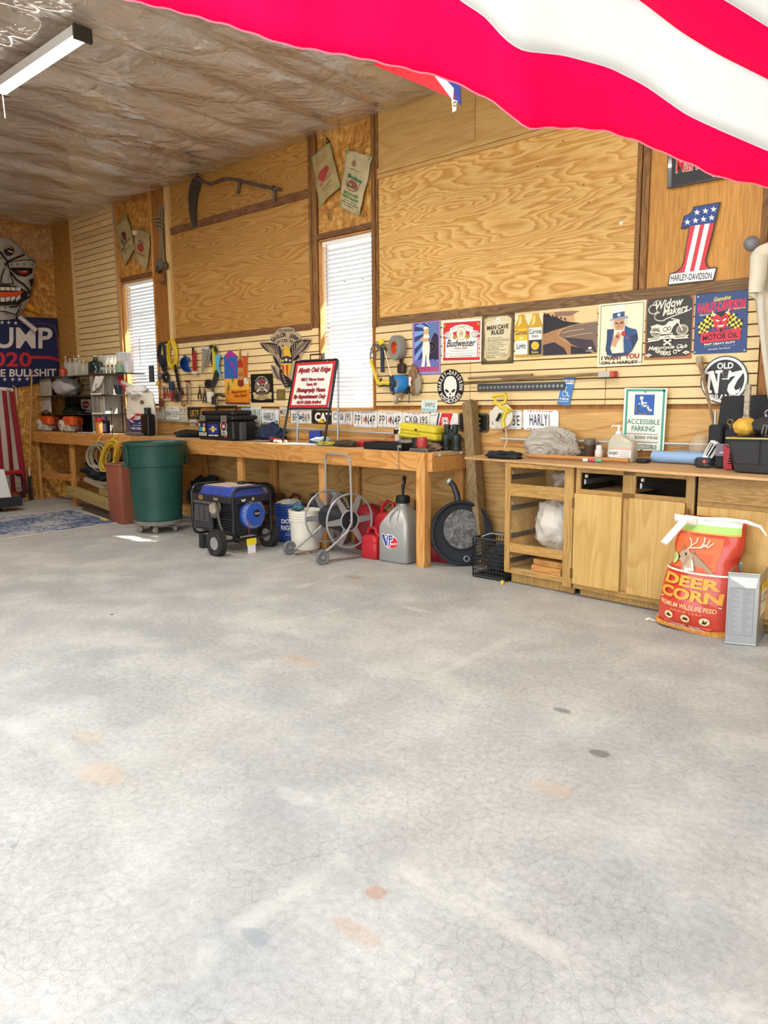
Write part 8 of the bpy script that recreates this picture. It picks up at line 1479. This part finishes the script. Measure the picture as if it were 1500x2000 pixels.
# jar, bottle, charcoal bag, black jug
q = onY(196, 842, -.42); j = MB().lathe([(.05, .0), (.055, .01), (.055, .13), (.045, .15), (.045, .19), (.0, .19)], (q.x, -.42, BT(q.x)), n=20).build('orange_jar', M('c9803c', .4)); tag(j, 'orange jar with a red lid below the shelf', 'jar'); MB().lathe([(.058, .15), (.058, .2), (.0, .2)], (q.x, -.42, BT(q.x)), n=20).build('lid', M('c03028', .4), j)
q = onY(208, 842, -.44); j = thing('oil_bottle', 'black oil bottle with a violet label below the shelf', 'bottle', (q.x, -.44, BT(q.x))); MB().rbox(-.055, .055, -.03, .03, .002, .17, .015).build('bottle_body', M('16161e', .35), j, world=False); MB().lathe([(.045, .165), (.02, .2), (.02, .22)], n=14).build('neck', M('16161e', .35), j, world=False); MB().lathe([(.024, .215), (.024, .24), (.0, .242)], n=12).build('cap', M('3a3488', .4), j, world=False); MB().box(-.04, .045, -.032, -.03, .03, .13).build('label_print', M('8a80a4', .5), j, world=False)
kb = thing('charcoal_bag', 'open blue and white charcoal bag beside the far window', 'bag', (-4.05, -.3, BT(-4.05))); x0, x1 = onY(238, 840, -.38).x, onY(289, 840, -.38).x; zb = BT(-4)
zt2 = onY(260, 768, -.36).z
def kf(u_, v_, s_):
    w_ = (x1 - x0) / 2 * (1 + .06 * math.sin(PI * v_) - .1 * max(0, v_ - .7) / .3); cx_ = (x0 + x1) / 2; x = (u_ - .5) * 2; dep = .085 * (1 - abs(x) ** 3) ** .5 * (1 - .5 * v_); return V((cx_ + x * w_, -.28 + s_ * dep + .012 * noise.noise(V((x * 2, v_ * 5, s_))), zb + .002 + v_ * (zt2 - zb)))
m_ = MB(); m_.grid(lambda a, b_: kf(a, b_, -1), 20, 24); m_.grid(lambda a, b_: kf(1 - a, b_, 1), 20, 24); m_.build('paper_sack', M('e2dccb', .6, bump=.3, bscale=20), kb)
A = Art((0, 0, 0), (1, 0, 0), (0, 0, -1.3), fn=lambda x, y, z: kf(x, 1 - y, -1) + V((0, -.004 - z, 0))); A.asp = .8; gpoly(A, .0, .62, 1, .99, '1e2f66', 16, 8); A.ell(.58, .6, .36, .13, 'f0ece4'); A.ell(.58, .6, .33, .11, 'b01c34'); A.text('KINGSFORD', .29, .55, .87, .645, 'f2ece4', .035); A.text('THE ORIGINAL', .32, .82, .92, .88, 'e6e0dc', .03); A.rect(.4, .77, .85, .785, 'c8c8d8'); A.ell(.7, .22, .08, .05, '6a5c50'); gpoly(A, .0, .58, .1, .98, 'b01c34', 2, 6); A.build(kb, 'printed_face')
crumple('white_plastic_bag', 'white plastic bag slumped over the charcoal bag top', 'bag', ((x0 + x1) / 2 - .03, -.3, zt2 + .02), (.2, .11, .07), M('f0efe8', .3, bump=.4, bscale=20, name='white_film'), seed=97, amp=.25)
q = onY(290, 842, -.36); bj = thing('black_jug', 'black fluid jug right of the charcoal bag', 'jug', (q.x, -.36, BT(q.x))); MB().rbox(-.085, .085, -.06, .06, .002, .26, .03).build('jug_body', M('121416', .35), bj, world=False); MB().lathe([(.05, .25), (.035, .29), (.03, .3)], n=14).build('neck', M('121416', .35), bj, world=False); MB().lathe([(.04, .3), (.04, .335), (.0, .34)], n=14).build('cap', M('20242c', .35), bj, world=False)
o = crumple('tool_row', 'grey wrench lying before the charcoal bag', 'wrench', (onY(262, 845, -.46).x, -.46, BT(-4) + .02), (.2, .02, .02), M('8c8a84', .5, .5), seed=98, amp=.5)
o = MB().box(-5.0, -4.7, -.49, -.43, BT(-5), BT(-5) + .006).build('paper_strip', M('f0eeea', .5)); tag(o, 'white paper strip on the far bench edge', 'paper')
q = onY(219, 840, -.46); o = MB().tube([(q.x, -.46, BT(q.x)), (q.x, -.46, BT(q.x) + .33)], .006, 6).build('thin_rod', BLK); tag(o, 'thin black rod standing before the oil bottle', 'rod')
# ---------------------------------------------------------------- end wall
def EL(u, v, d=.02): return hit(u, v, 0, XL + d)
# campaign flag
def ff(x, y, z=0):
    # x,y in flag pixels; plane of the end wall with soft folds
    p = EL(x, y, .03); return p + V((.010 * math.sin(p.y * 7 + p.z * 3) + .004 * noise.noise(p * 2) + z, 0, 0))
TLf, TRf, BRf, BLf = (-95, 612), (111, 622), (117, 738), (-95, 765)
def fq(u_, v_, z=0):
    a = (TLf[0] + (TRf[0] - TLf[0]) * u_, TLf[1] + (TRf[1] - TLf[1]) * u_); b_ = (BLf[0] + (BRf[0] - BLf[0]) * u_, BLf[1] + (BRf[1] - BLf[1]) * u_ + 8 * math.sin(PI * u_))
    return ff(a[0] + (b_[0] - a[0]) * v_, a[1] + (b_[1] - a[1]) * v_, z)
fl = MB().grid(lambda a, b_: fq(a, b_), 50, 26).build('campaign_flag', M('1a2450', .85, name='navy_cloth'), solid=.003, ang=180); tag(fl, 'navy campaign flag with white and red lettering on the end wall', 'flag')
def inv(x, y):  # photo pixel -> flag u,v (approx.)
    u_ = .5; v_ = .5
    for _ in range(12):
        a0 = TLf[0] + (TRf[0] - TLf[0]) * u_, TLf[1] + (TRf[1] - TLf[1]) * u_; b0 = BLf[0] + (BRf[0] - BLf[0]) * u_, BLf[1] + (BRf[1] - BLf[1]) * u_ + 8 * math.sin(PI * u_)
        v_ = (y - a0[1]) / (b0[1] - a0[1]); l = TLf[0] + (BLf[0] - TLf[0]) * v_; r = TRf[0] + (BRf[0] - TRf[0]) * v_; u_ = (x - l) / (r - l)
    return u_, v_
A = Art((0, 0, 0), (1, 0, 0), (0, 0, -1), fn=lambda x, y, z: fq(*inv(x, y), z + .007)); A.asp = 1; A.step = .0004
A.text('TRUMP', -82, 639, 102, 680, 'd9d2cc', .022, 0, 1); A.text('2020', -40, 687, 61, 716, 'c02834', .025, 0, 1); A.line([(62, 698), (95, 698), (113, 703)], 6, 'b82838'); A.text('NO MORE BULLSHIT', -88, 722, 110, 737, 'd9d2cc', .025, 0, -2)
for x, y in ((3, 630), (16, 630), (30, 631), (-10, 629), (-24, 629)): A.star(x, y, 4.6, 'd9d2cc')
for x, y in ((9, 741), (24, 741), (37, 741), (52, 740), (-6, 741), (-20, 741)): A.star(x, y, 4.4, 'd9d2cc')
A.line([(40, 632), (84, 632), (106, 637), (109, 650), (114, 702)], 1.2, '8a3a5a'); A.build(fl, 'printing')
# metal skull face sculpture
mk = thing('metal_skull_mask', 'large riveted metal skull face with a red grin on the end wall', 'wall sculpture', EL(0, 540, .03))
S8 = lambda x, y: (x * .16497, 440 + y * .165)
cm_ = EL(0, 540, 0)
def face_d(u, v):   # bulge away from the wall
    r = ((u - -5) / 82) ** 2 + ((v - 545) / 92) ** 2; return .03 + .13 * max(0, 1 - r) ** .5
def MP(x, y, z=0): u, v = S8(x, y); return EL(u, v, face_d(u, v) + .012 + z)
ol = [(-420, 350), (-330, 200), (-180, 150), (0, 140), (150, 170), (260, 270), (290, 330), (400, 400), (425, 460), (410, 500), (400, 600), (400, 680), (370, 760), (350, 880), (290, 980), (190, 1110), (60, 1120), (-100, 1130), (-260, 1040), (-380, 900), (-450, 700), (-470, 500)]
SM = M('c2c1be', .42, .35, vary=.12, vscale=10, name='airbrushed_metal'); cpx = sum(p[0] for p in ol) / len(ol), sum(p[1] for p in ol) / len(ol)
m_ = MB(); rings = []
for k in range(9):
    f_ = 1 - k / 8; ring_ = []
    for x, y in ol: X_, Y_ = cpx[0] + (x - cpx[0]) * f_, cpx[1] + (y - cpx[1]) * f_; u, v = S8(X_, Y_); ring_.append(EL(u, v, face_d(u, v)))
    rings.append(ring_)
m_.loft([[EL(*S8(x, y), .015) for x, y in ol]] + rings, cap=True); m_.build('face_shell', SM, mk, ang=60)
A = Art((0, 0, 0), (1, 0, 0), (0, 0, -1), fn=lambda x, y, z: MP(x, y, z)); A.asp = 1; A.step = .0006; K_ = '0d0d0f'
def blob(pts, c, **kw):
    n = len(pts); cx_, cy_ = sum(p[0] for p in pts) / n, sum(p[1] for p in pts) / n; k = A._m(c, **kw); vs = [A.p(cx_, cy_)]
    for f_ in (.5, 1.): vs += [A.p(cx_ + (x - cx_) * f_, cy_ + (y - cy_) * f_) for x, y in pts]
    A.mb.add(vs, [(0, 1 + i, 1 + (i + 1) % n) for i in range(n)] + [(1 + i, 1 + n + i, 1 + n + (i + 1) % n, 1 + (i + 1) % n) for i in range(n)], k); A.z += A.step
def dline(pts, w_, c=K_):
    q = []
    for a, b_ in zip(pts, pts[1:]):
        for i in range(6): q.append((a[0] + (b_[0] - a[0]) * i / 6, a[1] + (b_[1] - a[1]) * i / 6))
    q.append(pts[-1]); A.line(q, w_, c)
dline([(285, 350), (180, 390), (90, 430), (20, 340), (-30, 280)], 22); dline([(60, 480), (90, 440), (100, 500)], 20); blob([(100, 500), (250, 500), (390, 505), (380, 570), (300, 612), (200, 590), (140, 540)], K_); blob([(190, 530), (330, 535), (340, 560), (290, 585), (220, 565)], '9c2418'); blob([(230, 545), (330, 535), (300, 560)], 'e08878')
blob([(105, 440), (250, 415), (380, 415), (418, 440), (412, 500), (250, 480), (110, 490)], SM); dline([(105, 440), (250, 412), (380, 412), (420, 445)], 10)
for x, y in ((140, 462), (207, 460), (290, 455), (385, 462), (15, 385), (58, 440), (75, 580), (70, 636), (5, 945), (62, 970), (70, 1037)): blob([(x + 15 * math.cos(t), y + 15 * math.sin(t)) for t in [2 * PI * i / 10 for i in range(10)]], K_); blob([(x - 1 + 9 * math.cos(t), y - 2 + 9 * math.sin(t)) for t in [2 * PI * i / 8 for i in range(8)]], 'b8b8b6')
blob([(108 + 60 * math.cos(t), 305 + 58 * math.sin(t)) for t in [2 * PI * i / 20 for i in range(20)]], '121016'); A.line([(70, 280), (100, 255), (140, 275)], 12, 'c8c040'); A.line([(95, 300), (150, 320)], 14, 'e8e4e0'); A.line([(80, 330), (120, 345)], 12, '7a3a5a')
blob([(62, 530), (90, 530), (104, 640), (80, 680), (35, 675), (30, 620)], 'a4a4a0'); dline([(20, 690), (90, 700), (160, 690), (130, 600), (110, 520)], 14); dline([(0, 700), (20, 600), (50, 510)], 14); dline([(130, 560), (190, 640), (280, 700), (345, 770), (340, 800)], 24)
blob([(-150, 700), (40, 705), (200, 720), (330, 790), (320, 860), (200, 940), (40, 950), (-150, 930)], K_)
for i in range(6): x = -120 + i * 62; blob([(x, 730), (x + 54, 728 + i * 2), (x + 54, 768 + i * 2), (x, 770)], 'd6d6d2'); blob([(x, 855 + 0), (x + 54, 855 - max(0, i - 2) * 12), (x + 52, 905 - max(0, i - 2) * 14), (x + 4, 905)], 'd0d0cc')
blob([(-150, 780), (100, 790), (280, 780), (220, 840), (80, 850), (-150, 845)], 'd8481c'); dline([(120, 970), (200, 960), (260, 900), (340, 850)], 20); dline([(-100, 1010), (60, 1020), (190, 1060), (250, 940)], 14); dline([(190, 1110), (200, 1050), (260, 990)], 12); blob([(345, 650), (380, 625), (402, 640), (395, 680), (375, 740), (355, 700)], K_); dline([(380, 740), (350, 850)], 12)
A.build(mk, 'airbrushed_features')
cA, cB = EL(*S8(225, 1080), .16), EL(*S8(430, 1245), .2); MB().cyl(cA, cB, .033, .035, 16).build('cigar_tube', SM, mk); fA, fB = EL(*S8(320, 950), .1), EL(*S8(495, 1058), .07); MB().tube([fA, fA.lerp(fB, .35), fB], [.05, .04, .002], 10).build('flame_horn', M('d89a1c', .4, vary=.3, vscale=12), mk)
# hanging striped flag low on the end wall
def sf(u_, v_, z=0):
    xs_ = -20 + 46 * u_ + (28 * v_) * (0.35 + .65 * u_); ys_ = 754 + 4 * u_ + 205 * v_; p = EL(xs_, ys_, .05); return p + V((.02 * math.sin(u_ * 12 + v_ * 3) + z, 0, 0))
us = thing('striped_flag', 'red and white striped flag hanging low on the end wall', 'flag', EL(10, 760)); n_s = 6
for k in range(n_s): MB().grid(lambda a, b_: sf((k + a) / n_s, .03 + .97 * b_), 4, 26).build('stripe', M('8c1a2c' if k % 2 else 'b9ada0', .85), us, solid=.003, ang=180)
MB().grid(lambda a, b_: sf(a, .035 * b_, .002), 12, 2).build('header_band', M('d8cfc0', .8), us, solid=.003); MB().tube([EL(24, 753, .07), EL(31, 757, .07), EL(33, 780, .07), EL(34, 790, .07)], .006, 6).build('cord', M('d8cfb8', .7), us)
# broom, cart, white machine edge
br = thing('garden_spade', 'long wooden handled narrow spade leaning on the bench corner', 'spade', (-6.2, -.6, 0)); a, b_ = V((-6.28, -.62, .33)), onY(62, 723, -.52); MB().tube([a, b_], .013, 8).build('shaft', M('b8864a', .5), br); MB().tube([a, a + V((0, 0, .14))], .016, 8).build('socket', STEEL, br); MB().hexa([a + V((-.06, -.01, -.32)), a + V((.06, -.01, -.32)), a + V((.06, .01, -.32)), a + V((-.06, .01, -.32)), a + V((-.045, -.01, .03)), a + V((.045, -.01, .03)), a + V((.045, .01, .03)), a + V((-.045, .01, .03))]).build('blade', M('3a342e', .7), br)
ct = thing('hand_cart', 'small cart with a red crossbar and curved black frame by the end wall', 'cart', (-6.2, -.95, 0)); e = lambda u, v, x=-6.15: hit(u, v, 0, x)
MB().tube([e(6, 924), e(40, 922)], .03, 8).build('crossbar', M('b01c22', .45), ct); MB().tube([e(30, 926), e(42, 930), e(47, 945), e(47, 958), e(40, 968)], .018, 8).build('frame_tube', BLK, ct); MB().tube([e(8, 962), e(40, 962)], .015, 8).build('crossbar', M('8c1c20', .5), ct); MB().lathe([(.01, -.02), (.05, -.02), (.055, 0), (.05, .02), (.01, .02)], e(44, 966), (0, 1, 0), 16).build('wheel', BLK, ct)
for k, v in enumerate((932, 944, 953)): MB().tube([e(5, v), e(40, v)], .004, 5).build('wire_rung', HK, ct)
fz = thing('white_cabinet_machine', 'edge of a white machine with a dark plinth at the left frame side', 'machine', (-5.6, -1.6, 0)); p0 = hit(10, 958, 0, -5.5); q0 = hit(28, 985, 0, -5.5)
MB().hexa([(-5.6, p0.y - .6, .18), (-5.3, p0.y - .6, .18), (-5.3, p0.y, .18), (-5.6, p0.y, .18), (-5.6, p0.y - .6, .55), (-5.3, p0.y - .6, .55), (-5.3, p0.y - .07, .55), (-5.6, p0.y - .07, .55)]).build('white_door', M('e8eae8', .4), fz, bevel=.01); bx('plinth', M('2a2d33', .5), fz, -5.62, -5.28, p0.y - .6, q0.y + .02, .06, .178, .004); bx('foot', BLK, fz, -5.5, -5.4, p0.y - .2, p0.y - .1, .003, .06)
# ---------------------------------------------------------------- stars and stripes overhead, small flag, jacket
def flagmat(name, col):
    t = NT(name); wv = t.noise(t.pos, 500, 2); tr = t.N('BsdfTranslucent'); tr.inputs[0].default_value = hexc(col) + (1,); mx = t.N('MixShader'); mx.inputs[0].default_value = .5
    t.out(col, .8, t.bump(wv, .1, .001), Specular_IOR_Level=.15); o = t.nt.nodes['Material Output']; t.L(t.b.outputs[0], mx.inputs[1]); t.L(tr.outputs[0], mx.inputs[2]); t.L(mx.outputs[0], o.inputs[0]); return t.m
FRD, FWH = flagmat('pink_red_nylon', (1., .0, .13)), flagmat('white_nylon', (.86, .87, .86))
def rayp(u, v, d): return CP + (CF + CR * ((u - 750) / FPX) - CU * ((v - 1000) / FPX)) * d
# borders between the stripes of the banner as it droops across the doorway: (sideways, height) samples
BC_ = [[(-260, -170), (0, -75), (250, 0), (330, 18), (450, 50), (560, 88), (700, 112), (800, 135), (870, 152), (930, 180), (975, 205), (1010, 235), (1022, 250), (1100, 249), (1180, 254), (1255, 278), (1300, 300), (1340, 315), (1400, 345), (1500, 364), (1700, 420), (1900, 480)],
  [(-260, -420), (250, -250), (650, -120), (750, -90), (850, -40), (900, 0), (950, 32), (985, 75), (1020, 98), (1100, 106), (1190, 130), (1260, 165), (1340, 222), (1400, 250), (1500, 293), (1700, 370), (1900, 440)],
  [(-260, -620), (250, -450), (950, -160), (1050, -110), (1150, -60), (1250, 0), (1330, 62), (1400, 105), (1500, 155), (1700, 250), (1900, 340)],
  [(-260, -800), (250, -640), (1200, -110), (1300, -60), (1420, 0), (1460, 25), (1500, 50), (1700, 160), (1900, 260)],
  [(-260, -960), (250, -800), (1200, -260), (1420, -130), (1500, -80), (1900, 140)]]
def bv(k, u):
    def ev(u):
        c = BC_[k]
        for (a, b), (c_, d) in zip(c, c[1:]):
            if u <= c_: return b + (d - b) * (u - a) / (c_ - a)
        return c[-1][1]
    return (ev(u - 14) + 2 * ev(u) + ev(u + 14)) / 4 + (1.6 * math.sin(u * .11) if k == 0 else 0)
NB = 150; bands = []; dep = [1.12 - .1 * i / NB for i in range(NB + 1)]; prev = None
for k in range(5):
    row = []
    for i in range(NB + 1):
        u = -255 + 2150 * i / NB
        if prev is None: d = dep[i]
        else:
            q = prev[i]; d = (q - CP).length; p = rayp(u, bv(k, u), 1.); ln = (p - CP).normalized(); w_ = (CP + ln * d - q).length; d = d - math.sqrt(max(0, .128 ** 2 - w_ * w_)) * .6; row.append(CP + ln * d); continue
        row.append(rayp(u, bv(k, u), d))
    bands.append(row); prev = row
us = thing('stars_and_stripes', 'big pink red and white striped flag draped overhead across the doorway', 'flag', bands[2][90])
for k in range(4): MB().grid(lambda a, b_: bands[k][round(a * NB)].lerp(bands[k + 1][round(a * NB)], b_) + V((CF.x, CF.y, 0)) * (.006 * math.sin(a * 60 + b_ * 3) * math.sin(PI * b_)), NB, 5).build('stripe', FRD if k % 2 == 0 else FWH, us, solid=.0012, ang=180)
for k in (1, 2, 3): MB().tube(bands[k], .0013, 4).build('seam', FWH, us)
MB().tube(bands[0], .0016, 4).build('hem', flagmat('pink_hem', (1., .35, .45)), us)
# small red flag behind it
sm_ = thing('small_flag', 'corner of a red flag with white and blue bands behind the big flag', 'flag', WL(860, 170, -1.5)); w5 = lambda u, v, d=0: onY(u, v, -1.5 - d)
MB().prism([w5(730, 127), w5(800, 90), w5(870, 120), w5(893, 150), w5(893, 190), w5(884, 192)], (0, .006, 0)).build('red_field', M('d8202c', .8), sm_); MB().prism([w5(844, 142, .005), w5(860, 140, .005), w5(886, 172, .005), w5(884, 195, .005), w5(874, 182, .005)], (0, .004, 0)).build('white_band', M('eceaf0', .8), sm_)
MB().prism([w5(858, 142, .008), w5(898, 152, .008), w5(900, 206, .008), w5(888, 196, .008), w5(886, 172, .008)], (0, .006, 0)).build('blue_band', M('24307c', .8), sm_); MB().prism([w5(882, 193, .01), w5(893, 197, .01), w5(890, 216, .01), w5(884, 219, .01)], (0, .004, 0)).build('white_tab', M('f0f0f0', .7), sm_); MB().ring(w5(888, 203, .016), (0, 1, 0), .012, .004, 14, 5).build('grommet', M('a8925a', .4, .8), sm_)
MB().tube([w5(800, 90), V((w5(800, 90).x, -1.5, 3.84))], .003, 5).build('hanging_cord', WHITEPL, sm_)
# jacket on a ball ended peg
jk = thing('hanging_jacket', 'pale cream work jacket hanging from a grey ball peg at the right edge', 'jacket', onY(1495, 560, -.2)); pg = onY(1468, 476, -.16)
MB().sphere(pg, .047, 24, 16).build('peg_ball', M('77777a', .4, name='grey_ball'), jk); MB().tube([pg, pg + V((.03, .0, -.045)), (pg.x + .09, -.05, pg.z - .09), (pg.x + .09, -.03, pg.z - .1)], .022, 10).build('peg_arm', M('77777a', .4, name='grey_ball'), jk)
JM = M('d6cdb8', .85, bump=.35, bscale=14, vary=.06, name='cream_canvas'); edge = [(480, 1492), (488, 1470), (500, 1464), (525, 1466), (550, 1468), (562, 1464), (575, 1464), (582, 1478), (620, 1482), (660, 1487), (700, 1492), (740, 1498), (780, 1504), (860, 1512)]
def ex(v):
    for (v0, u0), (v1, u1) in zip(edge, edge[1:]):
        if v <= v1: return u0 + (u1 - u0) * max(0, (v - v0)) / (v1 - v0)
    return edge[-1][1]
def jf(a, b_):
    v = 480 + 380 * b_; u0 = ex(v); p = onY(u0, v, -.17); x = p.x + a * .55; fold = .022 * math.sin(a * 22 + b_ * 3) + .014 * math.sin(a * 9 - b_ * 5) + .03 * noise.noise(V((a * 4, b_ * 5, 2)))
    return V((x, -.17 - .07 * math.sin(PI * min(1, a * 1.6)) ** .7 - fold, p.z + .05 * math.sin(a * 3) * (1 - b_) - .01))
MB().grid(jf, 44, 60).build('coat_body', JM, jk, solid=.008, ang=180)
MB().tube([onY(1483, 500, -.26), onY(1480, 540, -.27), onY(1476, 572, -.27)], [.05, .048, .042], 14).build('sleeve', JM, jk); MB().tube([onY(1485, 560, -.25), onY(1487, 620, -.25), onY(1494, 690, -.25), onY(1503, 760, -.25)], [.022, .02, .018, .016], 10).build('strap', M('c9c2b2', .8), jk)
